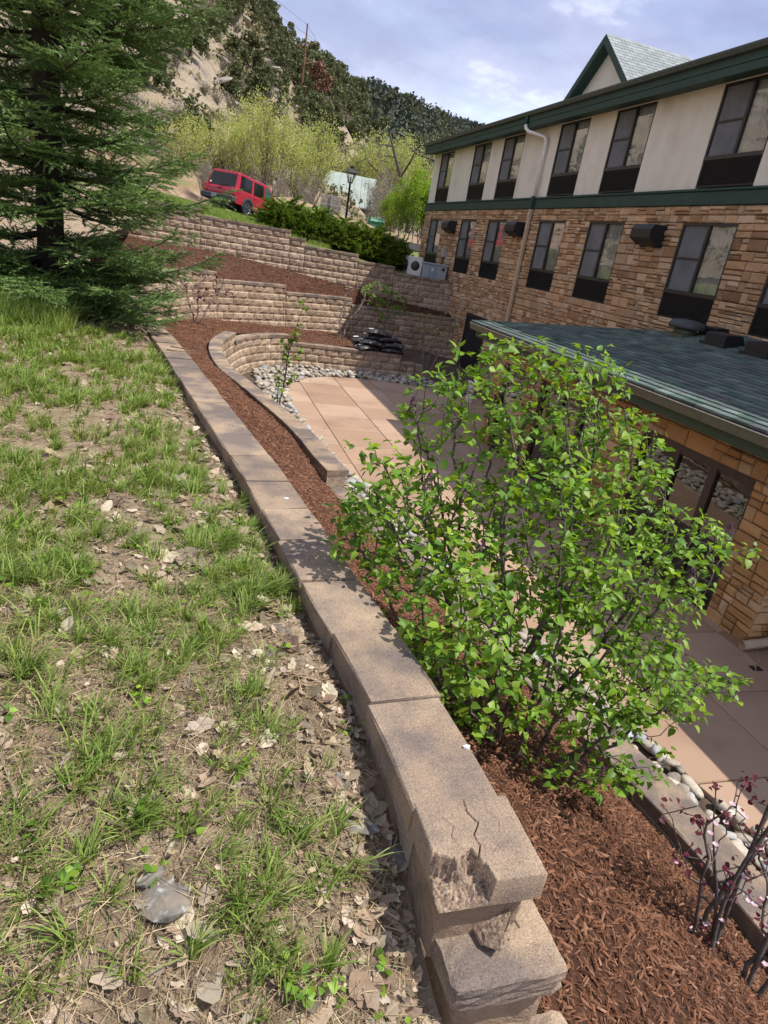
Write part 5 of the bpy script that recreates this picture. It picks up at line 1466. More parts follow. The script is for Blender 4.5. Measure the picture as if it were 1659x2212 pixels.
for k, (px, Yt, h, wd) in enumerate([(600, 50, 3.6, 'behind the hedge top'), (660, 52, 4.0, 'left of the wooden sign'), (795, 54, 4.8, 'right of the lamp post'), (820, 57, 5.2, 'above the green utility box'), (430, 47, 3.2, 'left of the red car'), (850, 60, 5.6, 'before the bright lime shrubs')]):
    x = at_px(px, 490, Yt).x
    place_tree(TPG[k % 2], 'bare_shrub', (x, Yt, gz(x, Yt) - 0.2), h, 'leafless grey twiggy shrub ' + wd, 'shrub', 'leafless shrubs behind the hedge', 0.8)
dm, dt_, dd_ = branch_tree(461, levels=4, nchild=3, spread=0.62, up=0.04, r0=0.017, crook=0.45, sides=5)
dv, dtt = mb_arrays(dm); dead_me = merged('dead_tree', [(dv / dt_[:, 2].max(), dtt, 0)], ['deadwood'])
for px, Yt, h, lab, rz_ in [(893, 66, 9.0, 'dark leafless dead tree with crooked limbs left of the roof corner', 0.4), (921, 70, 9.4, 'dark leafless dead tree partly hidden by the building corner', 2.2)]:
    x = at_px(px, 480, Yt).x
    place_single(dead_me, 'dead_tree', (x, Yt, gz(x, Yt) - 0.1), h, lab, 'tree', None, rz_)

# ------------------------------------------------------------------ utility pole and wires
up_ = thing('utility_pole', 'tall reddish wooden utility pole with angled arms on the hillside', 'utility pole', PU)
top = PU + Vector((0.0, 0, 10.1))
obj('pole', MB().tube([PU - Vector((0, 0, 1.5)), top], [0.17, 0.11], 8), 'polewood', up_)
for h, sx_ in ((7.4, 1), (6.6, -1), (4.9, 1)):
    b = PU + Vector((0, 0, h)); e = b + Vector((1.5 * sx_, 0.3, 0.55))
    ar = obj('arm', MB().tube([b, e], 0.07, 5).tube([b + Vector((0, 0, 0.9)), e], 0.04, 4), 'polewood', up_)
    obj('insulator', MB().lathe([(0.10, 0), (0.14, 0.1), (0.08, 0.2), (0.13, 0.3), (0.05, 0.4)], 8, e), 'galv', ar)
for k, (h, dx) in enumerate(((10.0, 0), (8.3, 1.5), (7.5, -1.5), (5.8, 1.5))):
    b = PU + Vector((dx, 0.3, h)); wps = []
    for t in np.linspace(0, 1, 24):
        q = b + (Vector((-48, 52, 33 + h)) - b) * t if k % 2 == 0 else b + (Vector((-50, 55, 31 + h)) - b) * t
        q.z -= 5.0 * 4 * t * (1 - t) * 0.4; wps.append(q)
    w2 = []
    for t in np.linspace(0, 1, 24):
        q = b + (Vector((75 + dx, 235, 10 + h)) - b) * t; q.z -= 3.5 * 4 * t * (1 - t) * 0.5; w2.append(q)
    tag(obj('power_line', MB().tube(wps[::-1] + w2[1:], 0.022, 3), 'wire'), ['top power line strung from the utility pole', 'upper right power line strung from the pole arm', 'left power line strung from the pole arm', 'lowest power line strung from the pole arm'][k], 'power line')

# ------------------------------------------------------------------ house with pale green roof, shed
def house():
    Yh = 76; c = at_px(745, 420, Yh); zb = c.z - 2.2
    e = thing('house', 'small house with a pale green metal roof behind the lamp post', 'house', (c.x, Yh, zb))
    a = at_px(702, 368, Yh); b = at_px(800, 390, Yh); 
    x0, x1, zr, ze = a.x - 0.6, b.x + 0.6, a.z + 0.1, a.z - 3.0
    obj('wall', MB().box(x0 + 0.5, x1 - 0.4, Yh - 2.6, Yh + 4, zb - 2, ze + 0.1), 'stucco', e)
    rf_ = obj('roof', MB().add([(x0 + 0.2, Yh, zr), (x1, Yh, zr), (x1 - 0.5, Yh - 3.6, ze), (x0 - 1.2, Yh - 3.6, ze), (x0 + 0.2, Yh, zr - 0.12), (x1, Yh, zr - 0.12), (x1 - 0.5, Yh - 3.6, ze - 0.12), (x0 - 1.2, Yh - 3.6, ze - 0.12), (x1 + 0.3, Yh + 3.6, ze), (x0, Yh + 3.6, ze)], [(0, 3, 2, 1), (4, 5, 6, 7), (3, 7, 6, 2), (0, 4, 7, 3), (1, 2, 6, 5), (0, 1, 8, 9)]), 'paleroof', e)
    for k in range(9):
        t = k / 8; p0 = Vector((x0 + 0.2, Yh, zr)).lerp(Vector((x1, Yh, zr)), t); p1 = Vector((x0 - 1.2, Yh - 3.6, ze)).lerp(Vector((x1 - 0.5, Yh - 3.6, ze)), t)
        obj('roof_seam', MB().tube([p0 + Vector((0, 0, 0.03)), p1 + Vector((0, 0, 0.03))], 0.03, 4), 'paleroof', rf_)
    obj('gable', MB().add([(x1 - 0.4, Yh - 3.2, ze), (x1 - 0.2, Yh, zr - 0.2), (x1 - 0.1, Yh + 3.2, ze)], [(0, 1, 2)]), 'white', e)
    obj('window', MB().bbox(x0 + 2.0, x0 + 3.0, Yh - 2.66, Yh - 2.58, ze - 1.6, ze - 0.5, 0.02), 'frame', e)
house()
def shed():
    Ys = 62; a = at_px(560, 358, Ys); b = at_px(648, 396, Ys); zb = b.z - 3.5
    e = thing('shed', 'weathered wooden shed roof half hidden by the spring trees', 'shed', ((a.x + b.x) / 2, Ys, zb))
    n = 9
    for k in range(n):
        t = k / n; q = lambda s: Vector((a.x, Ys + 3.0 * (1 - s), a.z + 0.7 * (1 - s) - 0.55)); 
        p0 = q(t); p1 = q(t + 1 / n)
        dxx = b.x - a.x; dz = b.z - a.z + 0.8
        obj('board', MB().add([tuple(p0 + Vector((0, 0, 0.02 * (k % 2)))), tuple(p1 + Vector((0, 0, 0.03 + 0.02 * (k % 2)))), tuple(p1 + Vector((dxx, 0, dz + 0.03))), tuple(p0 + Vector((dxx, 0, dz)))], [(0, 1, 2, 3)]), 'oldwood', e)
    obj('wall', MB().box(a.x + 0.2, b.x - 0.2, Ys + 0.2, Ys + 2.8, zb - 1, min(a.z, b.z) - 0.9), 'oldwood', e)
shed()

# ------------------------------------------------------------------ lamp post
lb = Vector((8.95, 43.0, 0.1)); lz = 4.13
lp = thing('lamp_post', 'black lamp post with a four sided lantern behind the juniper hedge', 'lamp post', lb)
obj('pole', MB().lathe([(0.14, 0), (0.14, 0.25), (0.09, 0.32), (0.075, 0.6), (0.062, lz - 0.92 - lb.z), (0.09, lz - 0.9 - lb.z), (0.05, lz - 0.86 - lb.z)], 12, lb), 'black', lp, True)
lc = Vector((lb.x, lb.y, lz - 0.88))
fr = MB()
for sx_, sy_ in ((1, 1), (1, -1), (-1, 1), (-1, -1)):
    fr.tube([lc + Vector((0.10 * sx_, 0.10 * sy_, 0)), lc + Vector((0.24 * sx_, 0.24 * sy_, 0.52))], 0.022, 4)
fr.bbox(lc.x - 0.13, lc.x + 0.13, lc.y - 0.13, lc.y + 0.13, lc.z - 0.03, lc.z + 0.03, 0.01)
obj('lantern_frame', fr, 'black', lp)
obj('lantern_roof', MB().lathe([(0.46, 0.50), (0.47, 0.53), (0.15, 0.75), (0.13, 0.75), (0.13, 0.84), (0.16, 0.85), (0.16, 0.88), (0.02, 0.92)], 4, lc).xf(Matrix.Translation(lc) @ Matrix.Rotation(math.pi / 4, 4, 'Z') @ Matrix.Translation(-lc)), 'black', lp)
for k in range(4):
    w = k * math.pi / 2; c_, s_ = math.cos(w), math.sin(w)
    P4 = [(0.10, -0.10, 0.03), (0.10, 0.10, 0.03), (0.24, 0.24, 0.50), (0.24, -0.24, 0.50)]
    obj('pane', MB().add([(lc.x + c_ * x - s_ * y, lc.y + s_ * x + c_ * y, lc.z + z) for x, y, z in P4], [(0, 1, 2, 3)]), 'lampglass', lp)
obj('bulb', MB().lathe([(0.03, 0.03), (0.06, 0.15), (0.05, 0.28), (0.01, 0.33)], 8, lc), 'white', lp, True)
# street light arm and small white posts behind the car
# wooden slat sign seen from behind
sb_ = Vector((7.75, 42.0, 0.5))
sg = thing('road_sign', 'back of a slatted wooden sign on a metal post by the hedge', 'sign', sb_)
obj('post', MB().bbox(sb_.x - 0.05, sb_.x + 0.05, sb_.y - 0.12, sb_.y - 0.05, sb_.z - 0.4, 2.36, 0.01), 'galv', sg)
for k in range(4):
    z = 1.32 + 0.255 * k
    obj('slat', MB().bbox(sb_.x - 0.62, sb_.x + 0.62, sb_.y - 0.045, sb_.y, z, z + 0.235, 0.01), 'oldwood', sg)
# green pad-mounted utility box
gb = Vector((12.6, 50.0, 0.98))
gx = thing('utility_box', 'small green metal utility box on the dirt bank', 'utility box', gb)
obj('cabinet', MB().bbox(gb.x - 0.50, gb.x + 0.50, gb.y - 0.45, gb.y + 0.45, gb.z - 0.3, gb.z + 0.62, 0.03), 'greenbox', gx)
obj('lid', MB().add([(gb.x - 0.54, gb.y - 0.5, gb.z + 0.62), (gb.x + 0.54, gb.y - 0.5, gb.z + 0.62), (gb.x + 0.54, gb.y + 0.5, gb.z + 0.62), (gb.x - 0.54, gb.y + 0.5, gb.z + 0.62), (gb.x - 0.4, gb.y - 0.3, gb.z + 0.88), (gb.x + 0.4, gb.y - 0.3, gb.z + 0.88), (gb.x + 0.4, gb.y + 0.4, gb.z + 0.88), (gb.x - 0.4, gb.y + 0.4, gb.z + 0.88)], [(0, 1, 5, 4), (1, 2, 6, 5), (2, 3, 7, 6), (3, 0, 4, 7), (4, 5, 6, 7), (3, 2, 1, 0)]), 'greenbox', gx)
# dirt bank behind the hedge
xs = np.linspace(2, 40, 60); vs = np.linspace(0, 1, 14)
X, Wv = np.meshgrid(xs, vs, indexing='ij')
Yb = 46.0 + 0.10 * (X - 2) + Wv * 5.0
Zb = g_up(X, Yb) - 0.1 + (np.interp(X, [2, 6, 10, 14, 22, 40], [1.0, 1.5, 1.1, 0.75, 0.3, 0.2])) * np.sin(np.clip(Wv, 0, 1) * np.pi / 2 * 1.2) + 0.18 * fbm(X, Yb, 0.9, 4, 3)
grid_obj('dirt_bank', np.stack([X, Yb, Zb], 2), 'bank')
# reddish bank left behind the car
xs = np.linspace(-16, 4, 50); X, Wv = np.meshgrid(xs, vs, indexing='ij'); Yb = 46.5 - 0.0 * X + Wv * 6
Zb = g_up(X, Yb) - 0.1 + np.interp(X, [-16, -6, -1, 4], [3.4, 2.8, 1.9, 0.9]) * np.sin(Wv * np.pi / 2) + 0.3 * fbm(X, Yb, 0.7, 4, 5)
grid_obj('dirt_bank', np.stack([X, Yb, Zb], 2), 'bank')
# road behind the lawn
rdx = np.linspace(-30, 60, 60); rw = np.linspace(0, 1, 6); X, Wv = np.meshgrid(rdx, rw, indexing='ij'); Yb = 39.2 + Wv * 6.4 + 0.12 * (X - 3)
grid_obj('road', np.stack([X, Yb, g_up(X, Yb) + 0.05], 2), 'asphalt')

# ================================================================== RED CAR (rear three-quarter, nose down the slope)
def suv():
    e = thing('parked_car', 'red four door sport utility vehicle parked nose down behind the top wall', 'car', (0, 0, 0))
    # local frame: x forward, y left, z up, origin at rear axle ground point
    prof = [(-1.12, 0.52), (-1.18, 0.80), (-1.16, 1.02), (-1.10, 1.10), (2.55, 1.10), (3.55, 1.04), (3.88, 0.92), (3.92, 0.50), (3.80, 0.42), (-1.05, 0.42)]
    hw = 0.98
    def loft(sections, mat, name, parent, smooth=False):
        mb = MB(); n = len(sections[0]); v = sum(sections, [])
        f = []
        for r in range(len(sections) - 1):
            for i in range(n): f.append((r * n + i, r * n + (i + 1) % n, (r + 1) * n + (i + 1) % n, (r + 1) * n + i))
        f.append(tuple(range(n))[::-1]); f.append(tuple(range((len(sections) - 1) * n, len(sections) * n)))
        return obj(name, mb.add(v, [t[::-1] for t in f]), mat, parent, smooth)
    secs = []
    for y, k in ((-hw, 0.05), (-hw + 0.05, 0.0), (hw - 0.05, 0.0), (hw, 0.05)):
        secs.append([(x * (1 - 0.0) - (k * 0.6 if x > 3 else -k * 0.6 if x < -0.9 else 0), y, z - (k * 0.5 if z > 1 else -k * 0.5 if z < 0.5 else 0)) for x, z in prof])
    body = loft(secs, 'red', 'body', e)
    # greenhouse
    gp_ = [(-1.10, 1.09), (-0.86, 1.86), (-0.70, 1.92), (1.75, 1.90), (1.95, 1.84), (2.72, 1.09)]
    secs = []
    for y, sh_ in ((-1, 1), (-0.94, 0), (0.94, 0), (1, 1)):
        secs.append([(x, y * (hw - 0.03 if z < 1.3 else hw - 0.17), z - 0.03 * sh_ * (z > 1.5)) for x, z in gp_])
    loft(secs, 'red', 'cabin', e)
    def side_panel(name, pts, mat, parent, side, lift=0.012):
        # pts (x,z) on the tumblehome side; y from z
        yy = lambda z: (hw - 0.03) - (min(max(z, 1.1), 1.9) - 1.1) / 0.8 * 0.14 + lift
        mb = MB(); n = len(pts)
        v = [(x, side * yy(z), z) for x, z in pts] + [(x, side * (yy(z) - 0.03), z) for x, z in pts]
        f = [tuple(range(n)), tuple(range(n, 2 * n))[::-1]] + [(i, n + i, n + (i + 1) % n, (i + 1) % n) for i in range(n)]
        if side > 0: f = [t[::-1] for t in f]
        return obj(name, mb.add(v, f), mat, parent)
    for side in (-1, 1):
        for pts, m in (([(-0.78, 1.16), (0.22, 1.16), (0.30, 1.78), (-0.62, 1.80)], 'carglass'), ([(0.42, 1.16), (1.30, 1.16), (1.30, 1.77), (0.48, 1.78)], 'carglass'), ([(1.40, 1.16), (2.42, 1.16), (1.86, 1.76), (1.40, 1.77)], 'carglass2')):
            side_panel('window', pts, m, e, side)
        for x0, x1 in ((0.36, 1.35), (1.35, 2.55)):
            d = obj('door', MB().box(x0 + 0.012, x1 - 0.012, side * (hw - 0.02) if side > 0 else -hw - 0.006, hw + 0.006 if side > 0 else -hw + 0.02, 0.55, 1.07), 'red', e)
            yh = side * (hw + 0.012)
            obj('handle', MB().bbox(x0 + 0.10, x0 + 0.28, min(yh, yh + side * 0.02), max(yh, yh + side * 0.02), 0.97, 1.02, 0.006), 'red', d)
            obj('trim_strip', MB().box(x0 + 0.02, x1 - 0.02, min(yh - side * 0.005, yh + side * 0.008), max(yh - side * 0.005, yh + side * 0.008), 0.70, 0.74), 'red', d)
        obj('running_board', MB().bbox(0.5, 2.5, side * hw - 0.10, side * hw + 0.10, 0.36, 0.42, 0.01), 'plast', e)
        obj('roof_rail', MB().tube([(-0.55, side * 0.68, 1.93), (-0.5, side * 0.68, 1.98), (1.5, side * 0.68, 1.97), (1.6, side * 0.68, 1.92)], 0.02, 6), 'black', e)
        obj('mirror', MB().bbox(2.30, 2.45, side * 1.08 - 0.10, side * 1.08 + 0.10, 1.12, 1.30, 0.03), 'black', e)
        for xw_ in (0.0, 3.05):
            c = (xw_, side * (hw - 0.12), 0.385)
            wh = obj('wheel', MB().lathe([(0.25, -0.125), (0.36, -0.12), (0.385, -0.08), (0.385, 0.08), (0.36, 0.12), (0.25, 0.125)], 28).xf(Matrix.Translation(c) @ Matrix.Rotation(math.pi / 2, 4, 'X')), 'tyre', e, True)
            rm = MB().lathe([(0.05, 0.10), (0.20, 0.09), (0.235, 0.13), (0.245, 0.135), (0.245, 0.06)], 24)
            for a in range(5):
                w = a * 2 * math.pi / 5; o_ = len(rm.v); rm.bbox(0.05, 0.23, -0.035, 0.035, 0.09, 0.128, 0.006); rm.xf(Matrix.Rotation(w, 4, 'Z'), o_)
            obj('rim', rm.xf(Matrix.Translation(c) @ Matrix.Rotation(-side * math.pi / 2, 4, 'X')), 'alloy', wh)
            # dark arch liner and flare
            ar = MB(); n = 14
            for k in range(n):
                a0 = math.pi * k / n; a1 = math.pi * (k + 1) / n
                for q0, q1 in ((0.41, 0.50),):
                    y0, y1 = side * (hw - 0.02), side * (hw + 0.035)
                    P8 = [(xw_ + q * math.cos(a), y, 0.40 + q * math.sin(a)) for q in (q0, q1) for a in (a0, a1) for y in (y0, y1)]
                    ar.add(P8, [(0, 1, 3, 2), (4, 6, 7, 5), (1, 5, 7, 3), (0, 2, 6, 4)])
            obj('wheel_arch', ar, 'plast', e)
            obj('arch_liner', MB().lathe([(0.42, -0.2), (0.42, 0.008)], 20, (0, 0, 0)).xf(Matrix.Translation((xw_, side * hw, 0.42)) @ Matrix.Rotation(-side * math.pi / 2, 4, 'X')), 'black', e)
        obj('tail_light', MB().bbox(-1.20, -1.06, side * 0.84 - 0.10, side * 0.84 + 0.145, 0.80, 1.14, 0.02), 'tail', e)
    # tailgate glass, bumper, plate, handle, sticker
    def rear(y0, y1, z0, z1, lift): 
        xx = lambda z: -1.10 + (z - 1.09) / 0.77 * 0.24 - lift
        return MB().add([(xx(z0), y0, z0), (xx(z0), y1, z0), (xx(z1), y1 * 0.9, z1), (xx(z1), y0 * 0.9, z1), (xx(z0) + 0.03, y0, z0), (xx(z0) + 0.03, y1, z0), (xx(z1) + 0.03, y1 * 0.9, z1), (xx(z1) + 0.03, y0 * 0.9, z1)], [(0, 3, 2, 1), (4, 5, 6, 7), (0, 1, 5, 4), (1, 2, 6, 5), (2, 3, 7, 6), (3, 0, 4, 7)])
    rg = obj('rear_window', rear(-0.84, 0.84, 1.14, 1.78, 0.012), 'carglass', e)
    obj('sticker', MB().lathe([(0.055, 0), (0.055, 0.006)], 16).xf(Matrix.Translation((-1.10, 0.66, 1.24)) @ Matrix.Rotation(-math.pi / 2 + 0.3, 4, 'Y')), 'white', rg)
    obj('wiper', MB().tube([(-1.13, 0.05, 1.16), (-1.10, -0.35, 1.22)], 0.012, 4), 'black', rg)
    obj('bumper', MB().bbox(-1.36, -1.02, -0.99, 0.99, 0.44, 0.72, 0.05), 'plast', e)
    obj('front_bumper', MB().bbox(3.74, 4.02, -0.97, 0.97, 0.42, 0.68, 0.05), 'plast', e)
    obj('license_plate', MB().bbox(-1.375, -1.36, 0.0, 0.31, 0.52, 0.67, 0.004), 'paleroof', e)
    obj('tailgate_handle', MB().bbox(-1.205, -1.17, -0.12, 0.12, 0.98, 1.03, 0.008), 'black', e)
    obj('windshield', MB().add([(1.99, -0.76, 1.82), (1.99, 0.76, 1.82), (2.74, 0.90, 1.12), (2.74, -0.90, 1.12)], [(0, 3, 2, 1)]), 'carglass2', e)
    for y in (-0.72, 0.72): obj('headlight', MB().bbox(3.86, 3.95, y - 0.18, y + 0.18, 0.74, 0.92, 0.02), 'white', e)
    obj('exhaust', MB().tube([(-0.9, -0.6, 0.40), (-1.3, -0.6, 0.38)], 0.035, 8), 'plast', e)
    obj('chassis', MB().box(-0.9, 3.6, -0.72, 0.72, 0.24, 0.425), 'black', e)
    return e
car = suv()
ca = math.atan2(0.76, 0.65)
car.rotation_mode = 'XYZ'
car.rotation_euler = (Matrix.Rotation(ca, 3, 'Z') @ Matrix.Rotation(R(6.0), 3, 'Y') @ Matrix.Rotation(R(2.0), 3, 'X')).to_euler()
rw_ = at_px(527, 467, 41.6)
car.location = (rw_.x - 0.70, 41.6 + 0.70, rw_.z + 0.02)
car.scale = (1.09, 1.09, 1.09)

# ================================================================== AIR CONDITIONING UNITS on the top terrace
zt = -1.02
mini = thing('heat_pump', 'white outdoor fan unit standing beside the grey cabinet', 'heat pump', (9.38, 29.6, zt))
obj('case', MB().bbox(9.10, 9.72, 29.3, 29.9, zt, zt + 0.86, 0.02), 'white', mini)
obj('fan_guard', MB().lathe([(0.24, 0), (0.24, 0.02), (0.20, 0.03), (0.05, 0.03)], 24).xf(Matrix.Translation((9.10, 29.6, zt + 0.47)) @ Matrix.Rotation(-math.pi / 2, 4, 'Y')), 'plast', mini, True)
obj('fan_grille', MB().lathe([(0.20, 0), (0.20, 0.012), (0.02, 0.012)], 24).xf(Matrix.Translation((9.42, 29.3, zt + 0.50)) @ Matrix.Rotation(math.pi / 2, 4, 'X')), 'plast', mini, True)
gen = thing('generator_cabinet', 'grey metal equipment cabinet against the stone wall on the top terrace', 'generator', (10.25, 29.4, zt))
obj('case', MB().bbox(9.74, 10.84, 29.1, 29.8, zt, zt + 0.66, 0.015), 'acgrey', gen)
obj('lid', MB().bbox(9.70, 10.88, 29.06, 29.84, zt + 0.662, zt + 0.72, 0.015), 'acgrey', gen)
obj('door_panel', MB().bbox(9.98, 10.38, 29.085, 29.105, zt + 0.05, zt + 0.62, 0.004), 'acblue', gen)
obj('door_panel', MB().bbox(10.40, 10.80, 29.085, 29.105, zt + 0.05, zt + 0.62, 0.004), 'acgrey', gen)
obj('sticker', MB().box(10.12, 10.22, 29.078, 29.084, zt + 0.40, zt + 0.52), 'white', gen)
obj('logo', MB().box(10.60, 10.74, 29.078, 29.084, zt + 0.46, zt + 0.58), 'black', gen)
obj('side_louvre', MB().bbox(9.72, 9.745, 29.2, 29.7, zt + 0.1, zt + 0.5, 0.004), 'plast', gen)

# ================================================================== MULCH BAGS stacked on the low wall
def bag_mesh(seed):
    rs_ = np.random.default_rng(seed); nx, ny = 26, 18; V = []; F = []
    L_, Wd_, H_ = 0.46, 0.27, 0.105
    for side in (1, -1):
        for i in range(nx):
            for j in range(ny):
                a = -1 + 2 * i / (nx - 1); b = -1 + 2 * j / (ny - 1)
                h = (max(0, 1 - abs(a) ** 3.2) * max(0, 1 - abs(b) ** 2.6)) ** 0.55
                sx_ = 1 - 0.07 * (1 - abs(b)) * 0; x = a * L_ * (1 - 0.06 * b * b); y = b * Wd_ * (1 - 0.10 * a * a)
                V.append((x, y, side * H_ * h))
    V = np.array(V); V[:, 2] += (0.016 * fbm(V[:, 0] * 6 + seed, V[:, 1] * 6, 1.2, 3, seed)) * (np.abs(V[:, 2]) > 0.01) - 0.05 * (V[:, 0] / L_) ** 2
    V[:, 2] += 0.012 * np.sin(V[:, 0] * 40 + 8 * V[:, 1]) * (np.abs(V[:, 0]) > 0.36)
    for s_ in range(2):
        o_ = s_ * nx * ny
        for i in range(nx - 1):
            for j in range(ny - 1):
                q = [o_ + i * ny + j, o_ + (i + 1) * ny + j, o_ + (i + 1) * ny + j + 1, o_ + i * ny + j + 1]
                F.append(q if s_ == 0 else q[::-1])
    return V, F
BM = [shared_mesh('mulch_bag', *bag_mesh(600 + k), 'bag') for k in range(3)]
bx, by = 6.45, 22.55
bags = [(-0.42, 0.0, 0, 'bottom left bag'), (0.42, 0.0, 0, 'bottom right bag, nearest the wall end'), (-0.40, 0.42, 0, 'bottom rear bag with its pale end sticking out left'), (-0.30, 0.02, 1, 'second layer bag on the left'), (0.46, 0.02, 1, 'second layer bag on the right'), (-0.50, 0.40, 1, 'second layer rear bag on the left'), (0.30, 0.1, 2, 'third layer bag on the right'), (-0.18, 0.2, 2, 'third layer bag in the middle'), (-0.05, 0.15, 3, 'topmost bag of the pile')]
patch = shared_mesh('print_patch', *(lambda: (np.array([(0.24, -0.05, 0.098), (0.40, -0.05, 0.066), (0.40, 0.07, 0.064), (0.24, 0.07, 0.097)]), [(0, 1, 2, 3)]))(), 'white', False)
for k, (dx, dy, lev, lab) in enumerate(bags):
    e = thing('mulch_bag', 'dark plastic mulch bag, ' + lab, 'bag', (bx + dx, by + dy, -3.36 + 0.10 + 0.17 * lev), 'mulch bags stacked on the low wall')
    e.rotation_euler = (random.gauss(0, 0.04), random.gauss(0, 0.05), math.pi + random.gauss(0.0, 0.14))
    for nm, me in (('sack', BM[k % 3]), ('print_patch', patch)):
        c = bpy.data.objects.new(nm, me); COL.objects.link(c); c.parent = e

# ================================================================== SPREADING JUNIPER HEDGE on top of the wall
def spray_template(seed, n=34, L=1.0, w=0.05):
    """feathery juniper spray along +x"""
    rs_ = np.random.default_rng(seed); V = []; T = []
    for k in range(n):
        t = k / n; p = np.array([t * L, 0, 0.12 * math.sin(t * 2) * L])
        a = rs_.uniform(0, 6.28); d = np.array([0.75, 0.65 * math.cos(a), 0.5 * math.sin(a) + 0.15]); d /= np.linalg.norm(d)
        l = L * (0.34 - 0.20 * t) * rs_.uniform(0.6, 1.2); s = np.cross(d, [0, 0, 1]); s /= np.linalg.norm(s) + 1e-9; s = s * w * rs_.uniform(0.7, 1.2)
        o_ = len(V); V += [p - s, p + s, p + d * l * 0.6 + s * 0.8, p + d * l]; T += [(o_, o_ + 1, o_ + 2), (o_, o_ + 2, o_ + 3)]
    return np.array(V), np.array(T)
def juniper_bush(name, c, rx, ry, h, seed, label, n=420):
    rs_ = np.random.default_rng(seed); e = thing(name, label, 'shrub', c, 'spreading junipers above the top wall')
    st_ = MB(); pos = []; az = []; ti = []; sc = []
    for k in range(n):
        a = rs_.uniform(0, 6.28); r = math.sqrt(rs_.uniform(0, 1)); 
        x, y = rx * r * math.cos(a), ry * r * math.sin(a); z = h * (1 - r ** 2.2) * rs_.uniform(0.55, 1.05) + 0.06
        pos.append((c[0] + x * 0.85, c[1] + y * 0.85, c[2] + z)); az.append(a + rs_.normal(0, 0.6)); ti.append(-rs_.uniform(-0.25, 0.55)); sc.append(rs_.uniform(0.40, 0.72))
        if k % 6 == 0: st_.tube([(c[0], c[1], c[2] - 0.1), (c[0] + x * 0.4, c[1] + y * 0.4, c[2] + z * 0.6), pos[-1]], [0.03, 0.02, 0.008], 4, cap=False)
    Ms = mats_from(pos, np.array(az), np.array(ti), rs_.uniform(-0.6, 0.6, n), np.array(sc))
    V, T = bake(*spray_template(seed), Ms)
    obj('stem', st_, 'deadwood', e); tris('foliage', V, T, 'juniper', e)
hed = [(3.75, 31.0, 1.15, 1.3, 1.20, 'leftmost, in front of the red car bonnet'), (4.9, 30.8, 1.4, 1.5, 1.25, 'second from the red car'), (6.2, 30.7, 1.3, 1.4, 1.15, 'below the lamp post'), (4.5, 32.8, 1.4, 1.3, 1.1, 'behind, just right of the red car'), (7.5, 30.8, 1.3, 1.5, 1.20, 'lower middle of the hedge'), (8.5, 30.7, 1.0, 1.3, 1.0, 'rightmost, by the dark bush'), (6.3, 32.8, 1.3, 1.3, 0.95, 'rear of the hedge under the wooden sign'), (8.0, 32.7, 1.2, 1.2, 1.1, 'rear of the hedge on the right')]
for k, (x, y, rx, ry, h, wd) in enumerate(hed):
    juniper_bush('juniper_shrub', (x, y, gz(x, y) - 0.02), rx, ry, h, 700 + k, 'spreading green juniper ' + wd)

# ================================================================== SHRUBS AND SMALL TREES
def ovate(L=1.0, w=0.55, fold=0.12, droop=0.18):
    """heart-shaped leaf along +x, 10 vertices, 10 triangles"""
    xs_ = [0.0, 0.12, 0.38, 0.70, 1.0]; ws = [0.0, 0.42, 0.5, 0.27, 0.0]
    V = [(0, 0, 0)]; 
    for x, q in zip(xs_[1:-1], ws[1:-1]):
        z = -droop * x * x
        V += [(x * L - (0.10 if x == 0.12 else 0), q * w * 2, z + fold * q), (x * L, 0, z), (x * L - (0.10 if x == 0.12 else 0), -q * w * 2, z + fold * q)]
    V.append((L, 0, -droop * 1.15))
    T = [(0, 2, 1), (0, 3, 2)]
    for r in range(2):
        a = 1 + r * 3; b = a + 3
        T += [(a, a + 1, b + 1), (a, b + 1, b), (a + 1, a + 2, b + 2), (a + 1, b + 2, b + 1)]
    T += [(7, 8, 10), (8, 9, 10)]
    return np.array(V), np.array(T)[:, ::-1]
OV = [ovate(1, 0.36, 0.16, 0.12), ovate(1, 0.33, 0.24, 0.26), ovate(1, 0.38, 0.10, 0.05), ovate(1, 0.30, 0.30, 0.18)]

def colonize(attr, roots, step=0.08, infl=0.6, kill=0.14, it=120, seed=0, up=0.05):
    """space colonisation: returns nodes (n,3), parent index"""
    rs_ = np.random.default_rng(seed)
    nodes = [np.array(p, float) for p in roots]; par = [-1] * len(roots); A = np.array(attr)
    alive = np.ones(len(A), bool)
    for _ in range(it):
        if not alive.any(): break
        Nn = np.array(nodes); Aa = A[alive]
        d2 = ((Aa[:, None] - Nn[None]) ** 2).sum(2); near = d2.argmin(1); dist = np.sqrt(d2[np.arange(len(Aa)), near])
        act = dist < infl
        if not act.any(): 
            infl *= 1.5; continue
        dirs = {}
        for i in np.where(act)[0]:
            v = Aa[i] - Nn[near[i]]; dirs.setdefault(near[i], np.zeros(3)); dirs[near[i]] += v / (np.linalg.norm(v) + 1e-9)
        new = []
        for k, v in dirs.items():
            v = v / (np.linalg.norm(v) + 1e-9) + rs_.normal(0, 0.16, 3) + np.array([0, 0, up]); v /= np.linalg.norm(v)
            nodes.append(Nn[k] + v * step); par.append(k); new.append(nodes[-1])
        new = np.array(new)
        idx = np.where(alive)[0]
        d2 = ((A[idx][:, None] - new[None]) ** 2).sum(2).min(1)
        alive[idx[d2 < kill * kill]] = False
    return np.array(nodes), np.array(par)
